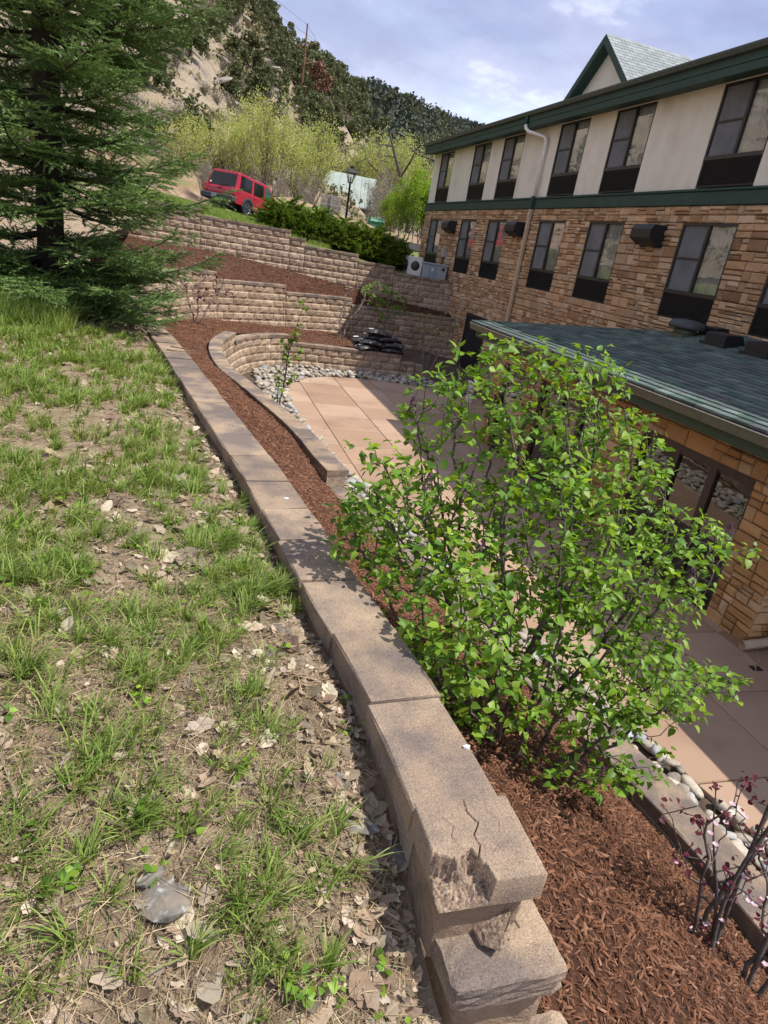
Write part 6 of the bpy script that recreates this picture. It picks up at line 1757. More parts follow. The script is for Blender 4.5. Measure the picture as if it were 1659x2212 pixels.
def skeleton(nodes, par, rt=0.0035, ex=2.3):
    n = len(nodes); rad = np.zeros(n); kids = [[] for _ in range(n)]
    for i, p in enumerate(par):
        if p >= 0: kids[p].append(i)
    acc = np.zeros(n)
    for i in range(n - 1, -1, -1):
        acc[i] = max(acc[i], rt ** ex)
        if par[i] >= 0: acc[par[i]] += acc[i]
    rad = acc ** (1 / ex)
    chains = []
    starts = [i for i in range(n) if par[i] < 0] 
    stack = [(s, None) for s in starts]
    while stack:
        i, prev = stack.pop()
        ch = [prev] if prev is not None else []
        ch.append(i); cur = i
        while kids[cur]:
            ks = sorted(kids[cur], key=lambda k: -rad[k])
            for k in ks[1:]: stack.append((k, cur))
            cur = ks[0]; ch.append(cur)
        if len(ch) > 1: chains.append(ch)
    return rad, kids, chains

# ------------------------------------------------------------------ the lilac
rs = np.random.default_rng(21)
LB0 = np.array([1.78, 2.57, -2.43])
blobs = [  # centre, radii, weight
    ((1.88, 3.55, -0.70), (0.50, 0.45, 0.36), 260), ((2.36, 3.6, -0.62), (0.30, 0.36, 0.26), 130), ((2.62, 3.5, -1.10), (0.42, 0.45, 0.45), 260),
    ((1.34, 3.3, -1.50), (0.54, 0.45, 0.40), 360), ((1.08, 3.3, -1.25), (0.24, 0.3, 0.30), 100), ((2.05, 3.2, -1.50), (0.70, 0.6, 0.60), 640), ((2.78, 3.2, -1.75), (0.52, 0.55, 0.48), 330),
    ((3.10, 3.2, -1.42), (0.36, 0.28, 0.17), 80), ((3.62, 3.2, -1.52), (0.24, 0.10, 0.05), 22), ((2.45, 2.9, -2.22), (0.70, 0.5, 0.42), 400), ((1.72, 2.9, -2.20), (0.50, 0.45, 0.38), 230),
    ((3.05, 2.95, -2.40), (0.46, 0.36, 0.28), 150), ((3.72, 3.1, -2.55), (0.36, 0.20, 0.14), 60), ((2.8, 2.75, -2.80), (0.42, 0.3, 0.16), 90), ((2.40, 2.55, -2.68), (0.36, 0.2, 0.14), 50), ((1.50, 3.9, -0.95), (0.24, 0.25, 0.30), 55)]
attr = []
for c, r, n in blobs:
    n = int(n * 1.4); q = rs.normal(size=(n, 3)); q /= np.linalg.norm(q, axis=1)[:, None]; q *= rs.uniform(0.15, 1, (n, 1)) ** (1 / 2.4)
    attr.append(np.array(c) + q * np.array(r))
attr = np.concatenate(attr) * 0.87
qq = rs.normal(size=(260, 3)); qq /= np.linalg.norm(qq, axis=1)[:, None]; attr = np.concatenate([attr, np.array((1.17, 2.25, -1.42)) + qq * rs.uniform(0.2, 1, (260, 1)) ** 0.4 * np.array((0.26, 0.36, 0.30))])
roots = [LB0 + np.array([rs.normal(0, 0.15), rs.normal(0, 0.14), -0.05]) for _ in range(12)]
nodes, par = colonize(attr, roots, step=0.066, infl=0.7, kill=0.080, it=120, seed=3, up=0.10)
rad, kids, chains = skeleton(nodes, par, 0.0026, 2.3)
lil = thing('lilac_bush', 'large leafy lilac bush with dark stems between the foreground wall and patio', 'bush', tuple(LB0))
stm = MB()
for ch in chains: stm.tube([nodes[i] for i in ch], [min(max(rad[i], 0.0024), 0.028) for i in ch], 5 if rad[ch[0]] > 0.008 else 3, cap=False)
obj('stems', stm, 'bark', lil, True)
pos = []; az = []; ti = []; ro = []; sc = []
for i in range(len(nodes)):
    if par[i] < 0 or rad[i] > 0.0105: continue
    if nodes[i][2] < -2.2 and rs.random() < 0.4: continue
    d = nodes[i] - nodes[par[i]]; d /= np.linalg.norm(d) + 1e-9
    base_az = math.atan2(d[1], d[0]); tip = not kids[i]
    m = 9 if tip else (3 if rs.random() < 0.35 else 2)
    for k in range(m):
        a = base_az + (math.pi / 2 if k % 2 else -math.pi / 2) + rs.normal(0, 0.7) if not tip else rs.uniform(0, 6.28)
        pos.append(nodes[i] + rs.normal(0, 0.016, 3)); az.append(a)
        ti.append(rs.normal(0.30, 0.38) if not tip else rs.normal(-0.05, 0.5)); ro.append(rs.normal(0, 0.38)); sc.append(rs.uniform(0.030, 0.070) * (0.85 if tip else 1))
pos = np.array(pos); az = np.array(az); ti = np.array(ti); ro = np.array(ro); sc = np.array(sc)
print('lilac leaves', len(pos), 'nodes', len(nodes))
# petiole offset
pos = pos + np.stack([np.cos(az) * np.cos(ti), np.sin(az) * np.cos(ti), -np.sin(ti)], 1) * 0.018
Ms = mats_from(pos, az, ti, ro, sc)
dep = pos @ np.array(FWD); order = np.argsort(dep - 20 * sc)
LM = [shared_mesh('leaf', V_, T_, 'lilac') for V_, T_ in OV]
org = np.array(ORG[lil.name])
for j, i in enumerate(order[:300]):
    o = bpy.data.objects.new('leaf', LM[j % 4]); COL.objects.link(o); o.parent = lil
    m4 = Ms[i].copy(); m4[:3, 3] -= org; o.matrix_local = Matrix(m4.tolist())
rest_ = order[300:]
Vs = []; Ts = []; o_ = 0
for k in range(4):
    V, T = bake(*OV[k], Ms[rest_[k::4]]); Vs.append(V); Ts.append(T + o_); o_ += len(V)
o = tris('foliage', np.concatenate(Vs), np.concatenate(Ts), 'lilac', lil, True); o['kind'] = 'stuff'
# flower buds (dark purple panicles)
tips_ = [i for i in range(len(nodes)) if not kids[i] and par[i] >= 0]
for i in rs.choice(tips_, 16, replace=False):
    mb = MB(); p = nodes[i]
    for k in range(46):
        t = rs.uniform(0, 1); a = rs.uniform(0, 6.28); r = 0.022 * (1 - t) + 0.004; c = p + np.array([r * math.cos(a), r * math.sin(a), 0.02 + 0.10 * t]); q = rs.uniform(0.004, 0.008)
        o_ = len(mb.v); mb.add([(c[0] + q, c[1], c[2]), (c[0] - q, c[1], c[2]), (c[0], c[1] + q, c[2]), (c[0], c[1] - q, c[2]), (c[0], c[1], c[2] + q), (c[0], c[1], c[2] - q)], [(0, 2, 4), (2, 1, 4), (1, 3, 4), (3, 0, 4), (2, 0, 5), (1, 2, 5), (3, 1, 5), (0, 3, 5)])
    obj('flower_bud', mb, 'lflower', lil)

# ------------------------------------------------------------------ generic small shrub by colonisation
def shrub(name, label, cat, base, blobs_, leafmat, barkmat, leaf, per, seed, nroot=4, spread=0.05, step=0.10, kill=0.16, infl=0.9, rt=0.003, thin=0.012, tipn=3, extra=None, group=None, up=0.06, maxr=0.03):
    rs_ = np.random.default_rng(seed); at = []
    for c, r, n in blobs_:
        q = rs_.normal(size=(n, 3)); q /= np.linalg.norm(q, axis=1)[:, None]; q *= rs_.uniform(0.1, 1, (n, 1)) ** 0.4
        at.append(np.array(base) + np.array(c) + q * np.array(r))
    at = np.concatenate(at); rts = [np.array(base) + np.array([rs_.normal(0, spread), rs_.normal(0, spread), -0.06]) for _ in range(nroot)]
    nd, pr = colonize(at, rts, step, infl, kill, 110, seed, up)
    if extra:
        nd = list(nd); pr = list(pr)
        for poly in extra:
            prev = -1
            pp, _ = smooth_poly([np.array(base) + np.array(q) for q in poly], 24, 2)
            for q in pp: nd.append(q); pr.append(prev); prev = len(nd) - 1
        nd = np.array(nd); pr = np.array(pr)
    rd, kd, chs = skeleton(nd, pr, rt, 2.3)
    e = thing(name, label, cat, base, group); mb = MB()
    for poly in (extra or []):
        pp, _ = smooth_poly([np.array(base) + np.array(q) for q in poly], 24, 2); mb.tube(list(pp), [0.0125 * (1 - 0.82 * k / 23) for k in range(24)], 7, cap=False)
    for ch in chs: mb.tube([nd[i] for i in ch], [min(max(rd[i], rt), maxr) for i in ch], 5 if rd[ch[0]] > 0.008 else 3, cap=False)
    obj('stems', mb, barkmat, e, True)
    P_, A_, T_, S_ = [], [], [], []
    for i in range(len(nd)):
        if pr[i] < 0 or rd[i] > thin: continue
        m = tipn if not kd[i] else (1 if rs_.random() < per else 0)
        for _ in range(m):
            P_.append(nd[i] + rs_.normal(0, 0.02, 3)); A_.append(rs_.uniform(0, 6.28)); T_.append(rs_.normal(0, 0.6)); S_.append(leaf * rs_.uniform(0.7, 1.3))
    if P_:
        Ms_ = mats_from(P_, np.array(A_), np.array(T_), rs_.normal(0, 0.5, len(P_)), np.array(S_))
        V, T = bake(*OV[0], Ms_); o = tris('foliage', V, T, leafmat, e, True); o['kind'] = 'stuff'
    return e, nd, kd, rs_
# sapling in the river stones by the patio
shrub('sapling', 'slender young tree with small bright leaves growing in the river stones', 'tree', (2.32, 16.4, -4.15), [((0.05, 0, 0.7), (0.35, 0.3, 0.4), 30), ((0.15, 0, 1.5), (0.35, 0.3, 0.5), 34), ((0.30, 0, 2.3), (0.16, 0.14, 0.5), 20)], 'yleaf', 'bark', 0.11, 1.0, 31, nroot=2, spread=0.05, step=0.10, kill=0.15, infl=1.2, tipn=7, up=0.25, rt=0.006)
# plum shrub left of the curved wall
shrub('plum_shrub', 'bare grey shrub with sparse plum coloured buds before the middle wall', 'shrub', (0.25, 21.2, -3.06), [((-0.1, 0, 1.25), (1.05, 0.6, 0.55), 130), ((0.25, 0, 0.9), (0.9, 0.5, 0.4), 60)], 'purple', 'greytwig', 0.075, 1.0, 33, nroot=3, spread=0.04, tipn=4, maxr=0.03, rt=0.007, thin=0.03)
shrub('plum_shrub', 'pale twiggy shrub with dull purple buds at the edge of the building shadow', 'shrub', (5.5, 24.7, -3.45), [((0.3, 0, 1.5), (0.75, 0.5, 0.65), 110), ((0.1, 0, 0.8), (0.4, 0.3, 0.3), 30)], 'purple', 'greytwig', 0.06, 0.8, 35, nroot=4, spread=0.05, tipn=2, maxr=0.03, rt=0.008, thin=0.03)
shrub('green_shrub', 'fresh green leafy shrub behind the mulch bags', 'shrub', (7.2, 25.3, -3.55), [((-0.3, 0, 1.9), (0.7, 0.5, 0.55), 120), ((0.45, 0, 1.55), (0.6, 0.5, 0.55), 110), ((0, 0, 1.0), (0.4, 0.3, 0.4), 30)], 'yleaf', 'pbark', 0.115, 1.0, 37, nroot=5, spread=0.08, tipn=7, maxr=0.03, rt=0.006, thin=0.02)
shrub('sparse_shrub', 'sparse upright shrub on the dirt below the stone wall corner', 'shrub', (8.2, 22.4, -4.02), [((-0.3, 0, 1.6), (0.45, 0.4, 0.75), 60), ((0.5, 0, 1.7), (0.5, 0.4, 0.7), 60), ((0.9, 0, 1.2), (0.3, 0.3, 0.5), 20)], 'yleaf', 'pbark', 0.085, 0.6, 39, nroot=5, spread=0.10, tipn=4, maxr=0.025, up=0.2, rt=0.007, thin=0.02)
shrub('dark_bush', 'dark leaved bush at the building corner behind the white fan unit', 'bush', (9.0, 31.8, -0.9), [((0, 0, 1.0), (0.8, 0.7, 0.55), 160), ((0.5, 0.2, 0.6), (0.5, 0.5, 0.4), 60)], 'dkleaf', 'bark', 0.11, 1.0, 41, nroot=4, spread=0.1, tipn=7, maxr=0.03)
# plum tree at the lower right corner, in bloom
PX_ = [[(0, 0, -0.1), (-0.02, 0.10, 0.35), (0.10, 0.15, 0.75), (0.34, 0.12, 1.05), (0.50, 0.10, 1.25)], [(0.12, -0.1, -0.1), (0.22, 0.0, 0.4), (0.36, 0.05, 0.9), (0.42, 0.1, 1.5), (0.46, 0.12, 1.9)], [(0.02, 0.05, -0.1), (0.0, 0.1, 0.3), (-0.12, 0.2, 0.7), (-0.16, 0.25, 0.95)], [(0.15, -0.12, -0.1), (0.32, -0.1, 0.4), (0.48, -0.05, 0.9), (0.62, 0, 1.5)], [(0.1, 0.1, -0.1), (0.2, 0.22, 0.5), (0.22, 0.26, 1.0), (0.30, 0.28, 1.6)]]
e, nd, kd, rs_ = shrub('plum_tree', 'purple leaved plum with pink blossom and grey stems in the near corner', 'tree', (2.55, 1.50, -2.98), [((0.05, 0.15, 0.55), (0.40, 0.25, 0.35), 60), ((0.35, 0.15, 1.0), (0.40, 0.28, 0.55), 120), ((-0.20, 0.22, 0.75), (0.24, 0.2, 0.30), 46), ((0.4, 0.1, 0.4), (0.4, 0.2, 0.3), 50)], 'purple', 'bark', 0.030, 0.5, 43, nroot=3, spread=0.07, step=0.055, kill=0.085, infl=0.9, tipn=5, maxr=0.012, up=0.08, extra=PX_)
for k in range(80):
    i = rs_.integers(len(nd)); mb = MB(); p = nd[i] + rs_.normal(0, 0.015, 3)
    for a in range(5):
        w = a * 1.257; q = 0.016; d1 = np.array([math.cos(w), math.sin(w), 0.25]); d2 = np.array([-math.sin(w), math.cos(w), 0])
        mb.add([p, p + d1 * q * 0.6 + d2 * q * 0.45, p + d1 * q, p + d1 * q * 0.6 - d2 * q * 0.45], [(0, 1, 2, 3)])
    obj('blossom', mb, 'blossom', e)
# bare twig overhanging the annex corner from the right
shrub('bare_twig', 'bare pale twigs reaching in beside the annex corner downspout', 'shrub', (6.55, 4.9, -4.13), [((0.1, 0.2, 0.35), (0.3, 0.25, 0.2), 18)], 'straw', 'straw', 0.0001, 0.0, 45, nroot=1, tipn=0, rt=0.004, maxr=0.01)

# ================================================================== SPRUCE
def spruce():
    rs_ = np.random.default_rng(9); B = np.array([-1.74, 10.0, -1.45]); H = 12.0
    e = thing('spruce_tree', 'dense dark green spruce with drooping layered boughs at the left', 'tree', tuple(B))
    obj('trunk', MB().tube([B + np.array([0, 0, -0.2]), B + np.array([0.03, 0, H * 0.4]), B + np.array([0.05, 0, H])], [0.17, 0.13, 0.02], 10), 'spbark', e, True)
    bw = MB(); M4 = []
    z = 0.10
    while z < H - 0.3:
        m = rs_.integers(5, 8) + (3 if z < 1.0 else 0); ph = rs_.uniform(0, 6.28)
        for k in range(m):
            a = ph + k * 6.283 / m + rs_.normal(0, 0.2); f = z / H
            L = (2.02 * (1 - f) ** 0.8 + 0.15) * rs_.uniform(0.72, 1.14)
            if z < 0.5: L *= 0.9
            p = B + np.array([0, 0, z + rs_.normal(0, 0.05)]); pts = [p.copy()]; n = 9
            el0 = 0.30 * f - 0.02 + rs_.normal(0, 0.06)
            for j in range(1, n + 1):
                t = j / n; sag = -0.30 * L * t * (1 - t) * 0.9 - 0.08 * L * t + 0.16 * L * t ** 3
                if z < 0.45: sag *= 0.35
                pts.append(p + np.array([math.cos(a + 0.08 * math.sin(t * 3 + k)) * L * t, math.sin(a + 0.08 * math.sin(t * 3 + k)) * L * t, L * t * el0 + sag]))
            bw.tube(pts, [0.022 * (1 - 0.85 * j / n) * (L / 1.8 + 0.3) for j in range(n + 1)], 4, cap=False)
            P_ = np.array(pts); S = np.linspace(0, 1, n + 1)
            nb = int(L * (31 if z < 4.4 else 6))
            for q in range(nb):
                t = 0.16 + 0.84 * ((q + rs_.uniform(0, 1)) / nb); t = min(t, 0.995)
                c = np.array([np.interp(t, S, P_[:, w]) for w in range(3)])
                side = 1 if q % 2 else -1
                l = (0.46 * (1 - t) + 0.24) * min(1.0, 0.4 + L / 2.2) * rs_.uniform(0.7, 1.2)
                ang = a + side * rs_.uniform(0.55, 1.15); dz = rs_.uniform(-0.25, 0.30)
                # main twig and a few side twigs
                M4.append((c, ang, dz, l))
                d = np.array([math.cos(ang), math.sin(ang), dz])
                for w in range(3 if z < 4.4 else 1):
                    tt_ = rs_.uniform(0.3, 0.8); M4.append((c + d * l * tt_, ang + rs_.choice([-1, 1]) * rs_.uniform(0.4, 0.9), dz + rs_.normal(0, 0.2), l * rs_.uniform(0.35, 0.6)))
            M4.append((P_[-2], a, 0.12, 0.24))
        z += rs_.uniform(0.24, 0.36) * (1 if z < 4.4 else 1.5)
    obj('boughs', bw, 'spbark', e)
    # twig template with needles along +x, unit length
    V = []; T = []
    def add_tri(p, q, r): 
        o_ = len(V); V.extend([p, q, r]); T.append((o_, o_ + 1, o_ + 2))
    nn = 34
    for k in range(nn):
        t = k / nn; p = np.array([t * 0.95, 0, 0]); a = k * 2.399; d = np.array([0.62, 0.62 * math.cos(a), 0.55 * abs(math.sin(a)) * (1 if k % 3 else -0.6)]); d /= np.linalg.norm(d)
        l = 0.16 * (1 - 0.35 * t); s = np.cross(d, [0.3, 0.2, 1]); s /= np.linalg.norm(s); s *= 0.030
        add_tri(p - s, p + s, p + d * l)
    add_tri(np.array([0, -0.008, 0]), np.array([0, 0.008, 0]), np.array([1, 0, 0]))
    V = np.array(V); T = np.array(T)
    c = np.array([m[0] for m in M4]); an = np.array([m[1] for m in M4]); dz = np.array([m[2] for m in M4]); l = np.array([m[3] for m in M4])
    VV, TT = bake(V, T, mats_from(c, an, -np.arctan(dz), rs_.uniform(-0.5, 0.5, len(c)), np.stack([l, np.maximum(l * 0.7, 0.18), np.maximum(l * 0.7, 0.18)], 1)))
    o = tris('needles', VV, TT, 'needle', e); o['kind'] = 'stuff'
    return len(TT)
NSPR = spruce(); print('spruce tris', NSPR)

# ================================================================== MULCH CHIPS
def chips(P_, N_, L0, L1, seed):
    """irregular flat splinters lying on points P_"""
    rs_ = np.random.default_rng(seed); n = len(P_)
    Vt = np.array([(-0.5, -0.5, 0), (0.5, -0.35, 0), (0.42, 0.5, 0), (-0.42, 0.4, 0), (-0.42, -0.3, 1), (0.40, -0.22, 0.8), (0.34, 0.32, 1), (-0.36, 0.28, 0.7)])
    Tt = np.array([(4, 5, 6), (4, 6, 7), (0, 1, 5), (0, 5, 4), (1, 2, 6), (1, 6, 5), (2, 3, 7), (2, 7, 6), (3, 0, 4), (3, 4, 7)])
    L_ = rs_.uniform(L0, L1, n) * np.where(rs_.random(n) < 0.12, 1.6, 1.0)
    sc = np.stack([L_, L_ * rs_.uniform(0.08, 0.26, n), L_ * rs_.uniform(0.04, 0.14, n)], 1)
    Ms_ = mats_from(P_, rs_.uniform(0, 6.28, n), rs_.normal(0, 0.30, n), rs_.normal(0, 0.45, n), sc)
    return bake(Vt, Tt, Ms_)
rs = np.random.default_rng(51)
# u ranges of the bed loft by distance
def bed_points(n, u0, u1):
    u = rs.uniform(u0, u1, n); w = rs.uniform(0.0, 1.0, n)
    p = mulch_pt(u, w); p[:, 2] += rs.uniform(0.0, 0.018, n); return p
NP_ = len(PAIRS) - 1
Pn = bed_points(44000, 0.3 / NP_, 6.0 / NP_); Pm = bed_points(16000, 6.0 / NP_, 11.0 / NP_); Pf = bed_points(12000, 11.0 / NP_, 22.0 / NP_)
V1, T1 = chips(Pn, None, 0.014, 0.048, 1); V2, T2_ = chips(Pm, None, 0.025, 0.060, 2); V3, T3 = chips(Pf, None, 0.04, 0.09, 3)
o = tris('mulch_chips', np.concatenate([V1, V2, V3]), np.concatenate([T1, T2_ + len(V1), T3 + len(V1) + len(V2)]), 'mulch', mbed); o['kind'] = 'stuff'
i = rs.uniform(0, TP.shape[0] - 1.001, 9000); j = rs.uniform(0, TP.shape[1] - 1.001, 9000); ii = i.astype(int); jj = j.astype(int)
Pt = TP[ii, jj] + (TP[ii + 1, jj] - TP[ii, jj]) * (i - ii)[:, None] + (TP[ii, jj + 1] - TP[ii, jj]) * (j - jj)[:, None]; Pt[:, 2] += 0.012
V, T = chips(Pt, None, 0.05, 0.11, 4); o = tris('mulch_chips', V, T, 'mulch2', mter); o['kind'] = 'stuff'

# ================================================================== NEAR SLOPE: grass, dead leaves, straw, clods, twigs, stones
rs = np.random.default_rng(61)
def left_x(y): return -0.12 - 0.225 * np.maximum(y, 0)          # roughly the left edge of the view
def slope_points(n, y0, y1, margin=0.9, power=1.0, near=0.0):
    y = y0 + (y1 - y0) * rs.uniform(0, 1, n) ** power
    x1 = xw(y) - 0.16; x0 = left_x(y) - margin
    x = x0 + (x1 - x0) * rs.uniform(0, 1, n)
    return np.stack([x, y, g_slope(x, y)], 1)
def grass_density(p):
    d = xw(p[:, 1]) - p[:, 0]
    f = 0.5 + 0.95 * fbm(p[:, 0], p[:, 1], 1.9, 3, 21)
    f = f + 0.20 * np.clip((p[:, 1] - 1.3) / 2, -0.6, 1) + 0.35 * np.clip((p[:, 1] - 6.0) / 2, 0, 1)
    f = f - 0.9 * np.exp(-(d - 0.15) / 0.14) - 0.35 * np.clip((1.25 - p[:, 1]) / 0.5, 0, 1)
    under = np.hypot(p[:, 0] + 1.95, p[:, 1] - 10.0) < 1.55
    return np.where(under, f - 0.9, f)
C = np.concatenate([slope_points(2600, 0.55, 3.2, 0.7), slope_points(2600, 3.2, 7.0, 0.9), slope_points(3000, 7.0, 12.0, 1.6)])
def slope_hit(px, py):
    d = RIGHT * ((px - 829.5) / FPX) + DOWN * ((py - 1106) / FPX) + FWD; t = 1.0
    for _ in range(40):
        q = d * t; t += (float(g_slope(np.array(q.x), np.array(q.y))) - q.z) / d.z * 0.9
    return d * t
rk = slope_hit(348, 1940)
keep = (rs.random(len(C)) < np.clip(grass_density(C) - 0.18, 0, 1)) & (np.hypot(C[:, 0] - rk.x, C[:, 1] - rk.y) > 0.13)
C = C[keep]
def blades(C, rs_, nb=(14, 44)):
    n = rs_.integers(nb[0], nb[1], len(C)); idx = np.repeat(np.arange(len(C)), n); N_ = len(idx)
    far = np.clip((C[idx, 1] - 2.5) / 6, 0, 1)
    tr = rs_.uniform(0.012, 0.06, len(C))[idx]; a0 = rs_.uniform(0, 6.28, N_)
    base = C[idx].copy(); base[:, 0] += tr * np.cos(a0) * np.sqrt(rs_.random(N_)); base[:, 1] += tr * np.sin(a0) * np.sqrt(rs_.random(N_)); base[:, 2] -= 0.008
    hgt = (rs_.uniform(0.035, 0.145, len(C))[idx]) * rs_.uniform(0.5, 1.2, N_)
    leanA = rs_.normal(-0.15, 0.75, len(C))[idx]                   # tufts comb over, mostly downhill (+x)
    az = np.where(rs_.random(N_) < 0.62, leanA + rs_.normal(0, 0.55, N_), a0)
    lean = rs_.uniform(0.15, 0.95, N_)
    wid = rs_.uniform(0.0016, 0.0034, N_) * (1 + 0.9 * far)
    d = np.stack([np.cos(az), np.sin(az), np.zeros(N_)], 1); s = np.stack([-np.sin(az), np.cos(az), np.zeros(N_)], 1) * wid[:, None]
    up = np.array([0, 0, 1.0])
    def pt(t): return base + d * (hgt * lean * t ** 1.8 * 1.1)[:, None] + up * (hgt * (t - 0.40 * lean * t ** 2.2))[:, None]
    p0, p1, p2, p3 = pt(0.0), pt(0.42), pt(0.76), pt(1.0)
    V = np.stack([p0 - s, p0 + s, p1 - s * 0.95, p1 + s * 0.95, p2 - s * 0.6, p2 + s * 0.6, p3], 1).reshape(-1, 3)
    k = np.arange(N_)[:, None] * 7
    T = np.concatenate([k + np.array([t]) for t in ((0, 1, 3), (0, 3, 2), (2, 3, 5), (2, 5, 4), (4, 5, 6))])
    return V, T
V, T = blades(C, rs)
o = tris('grass', V, T, 'grass'); tag(o, 'spring green grass tufts growing through the litter on the slope', 'grass', None, 'stuff')
# tall dense grass beside the spruce and on the lawn strip above the top wall
C2 = slope_points(700, 8.0, 9.6, 2.0); C2 = C2[(C2[:, 0] < -1.3)]
xg = rs.uniform(-3.0, 5.4, 2600); yg = rs.uniform(28.8, 39.0, 2600); ok = (yg < 30.2) | (xg < 4.2)
C3 = np.stack([xg[ok], yg[ok], g_up(xg[ok], yg[ok])], 1)
def lawn(C, h0, h1, w, n, rs_):
    idx = np.repeat(np.arange(len(C)), n); N_ = len(idx); base = C[idx] + rs_.normal(0, 0.09, (N_, 3)) * np.array([1, 1, 0.0]); h = rs_.uniform(h0, h1, N_)
    a = rs_.uniform(0, 6.28, N_); s = np.stack([np.cos(a), np.sin(a), np.zeros(N_)], 1) * w; l = rs_.normal(0, 0.4, (N_, 3)) * h[:, None]; l[:, 2] = h
    V = np.stack([base - s, base + s, base + l], 1).reshape(-1, 3); T = np.arange(N_ * 3).reshape(-1, 3)
    return V, T
Va, Ta = lawn(C2, 0.12, 0.34, 0.004, 26, rs); Vb, Tb = lawn(C3, 0.10, 0.24, 0.014, 14, rs)
o = tris('grass', Va, Ta, 'grass'); tag(o, 'tall grass in front of the spruce', 'grass', None, 'stuff')
o = tris('grass', Vb, Tb, 'grass'); tag(o, 'green lawn strip between the top wall and the red car', 'grass', None, 'stuff')

# cottonwood leaves, dry and curled
def dead_leaf(seed):
    rs_ = np.random.default_rng(seed); n = 15
    A = np.linspace(0, 2 * math.pi, n, endpoint=False); r = (0.5 + 0.10 * np.cos(A) + 0.06 * np.cos(2 * A)) * (1 + 0.10 * rs_.normal(size=n)) * np.where(np.arange(n) % 2, 1.05, 0.9)
    r[0] = 0.72; bite = rs_.integers(2, n - 2)
    if seed % 2: r[bite] *= 0.55
    x = r * np.cos(A); y = r * np.sin(A) * 0.9; c1, c2 = rs_.uniform(-1.0, 1.3), rs_.uniform(-1.0, 1.4)
    z = 0.30 * c1 * (x ** 2) + 0.5 * c2 * (y ** 2) * 1.6 + rs_.normal(0, 0.035, n)
    V = [(0, 0, -0.02)] + list(zip(x, y, z)); xi = x * 0.55; yi = y * 0.55; V += list(zip(xi, yi, 0.45 * z + rs_.normal(0, 0.02, n)))
    T = []
    for k in range(n):
        a, b = 1 + k, 1 + (k + 1) % n; c, d = 1 + n + k, 1 + n + (k + 1) % n
        T += [(a, b, d), (a, d, c), (c, d, 0)]
    return np.array(V), np.array(T)
DL = [dead_leaf(k) for k in range(7)]
def litter_points(n):
    p = np.concatenate([slope_points(int(n * 0.55), 0.6, 3.6, 0.4), slope_points(int(n * 0.45), 3.6, 9.5, 0.5)])
    # a drift of leaves lies along the wall foot
    m = n // 4; y = rs.uniform(0.75, 8.6, m) ; y = 0.75 + (y - 0.75) * rs.uniform(0.2, 1, m); x = xw(y) - 0.15 - np.abs(rs.normal(0, 0.14, m)); q = np.stack([x, y, g_slope(x, y)], 1)
    return p, q
p, q = litter_points(6400)
keep = rs.random(len(p)) < np.clip(0.70 - 0.5 * (grass_density(p) - 0.4) + 0.25 * fbm(p[:, 0], p[:, 1], 2.5, 2, 31), 0.1, 1)
LP = np.concatenate([p[keep], q]); n = len(LP); LP[:, 2] += rs.uniform(0.004, 0.022, n)
sz = np.clip(rs.lognormal(math.log(0.034), 0.48, n), 0.010, 0.085); sz = np.where(rs.random(n) < 0.5, sz * 0.45, sz)
LM_ = mats_from(LP, rs.uniform(0, 6.28, n), rs.normal(0, 0.32, n), rs.normal(0, 0.32, n), np.stack([sz * rs.uniform(0.9, 1.35, n), sz * rs.uniform(0.75, 1.1, n), sz], 1))
order = np.argsort(-(sz / np.maximum(LP @ np.array(FWD), 0.5)))
DM = [shared_mesh('dead_leaf', v, t, 'dleaf', False) for v, t in DL]
org = np.array(ORG[slope.name])
for j, i in enumerate(order[:300]):
    o = bpy.data.objects.new('dead_leaf', DM[j % 7]); COL.objects.link(o); o.parent = slope
    m4 = LM_[i].copy(); m4[:3, 3] -= org; o.matrix_local = Matrix(m4.tolist())
rest_ = order[300:]; Vs = []; Ts = []; o_ = 0
for k in range(7):
    V, T = bake(*DL[k], LM_[rest_[k::7]]); Vs.append(V); Ts.append(T + o_); o_ += len(V)
o = tris('leaf_litter', np.concatenate(Vs), np.concatenate(Ts), 'dleaf', slope); o['kind'] = 'stuff'
# straw and fine stems
def straws(n, L0, L1, r, seed, pts):
    rs_ = np.random.default_rng(seed); Vt = np.array([(-0.5, -0.5, 0.0), (-0.5, 0.5, 0.2), (0.0, -0.5, 1.0), (0.0, 0.5, 1.2), (0.5, 0, 0.2)]); Tt = np.array([(0, 2, 3), (0, 3, 1), (2, 4, 3)])
    L_ = rs_.uniform(L0, L1, n); sc = np.stack([L_, np.full(n, r) * rs_.uniform(0.7, 1.4, n), L_ * rs_.uniform(0.02, 0.12, n)], 1)
    return bake(Vt, Tt, mats_from(pts, rs_.uniform(0, 6.28, n), rs_.normal(0, 0.14, n), rs_.normal(0, 0.3, n), sc))
sp_ = np.concatenate([slope_points(20000, 0.6, 2.6, 0.4), slope_points(20000, 2.6, 8.5, 0.7)]); sp_[:, 2] += rs.uniform(0.002, 0.02, len(sp_))
V, T = straws(len(sp_), 0.02, 0.12, 0.0013, 5, sp_); o = tris('dry_straw', V, T, 'straw', slope); o['kind'] = 'stuff'
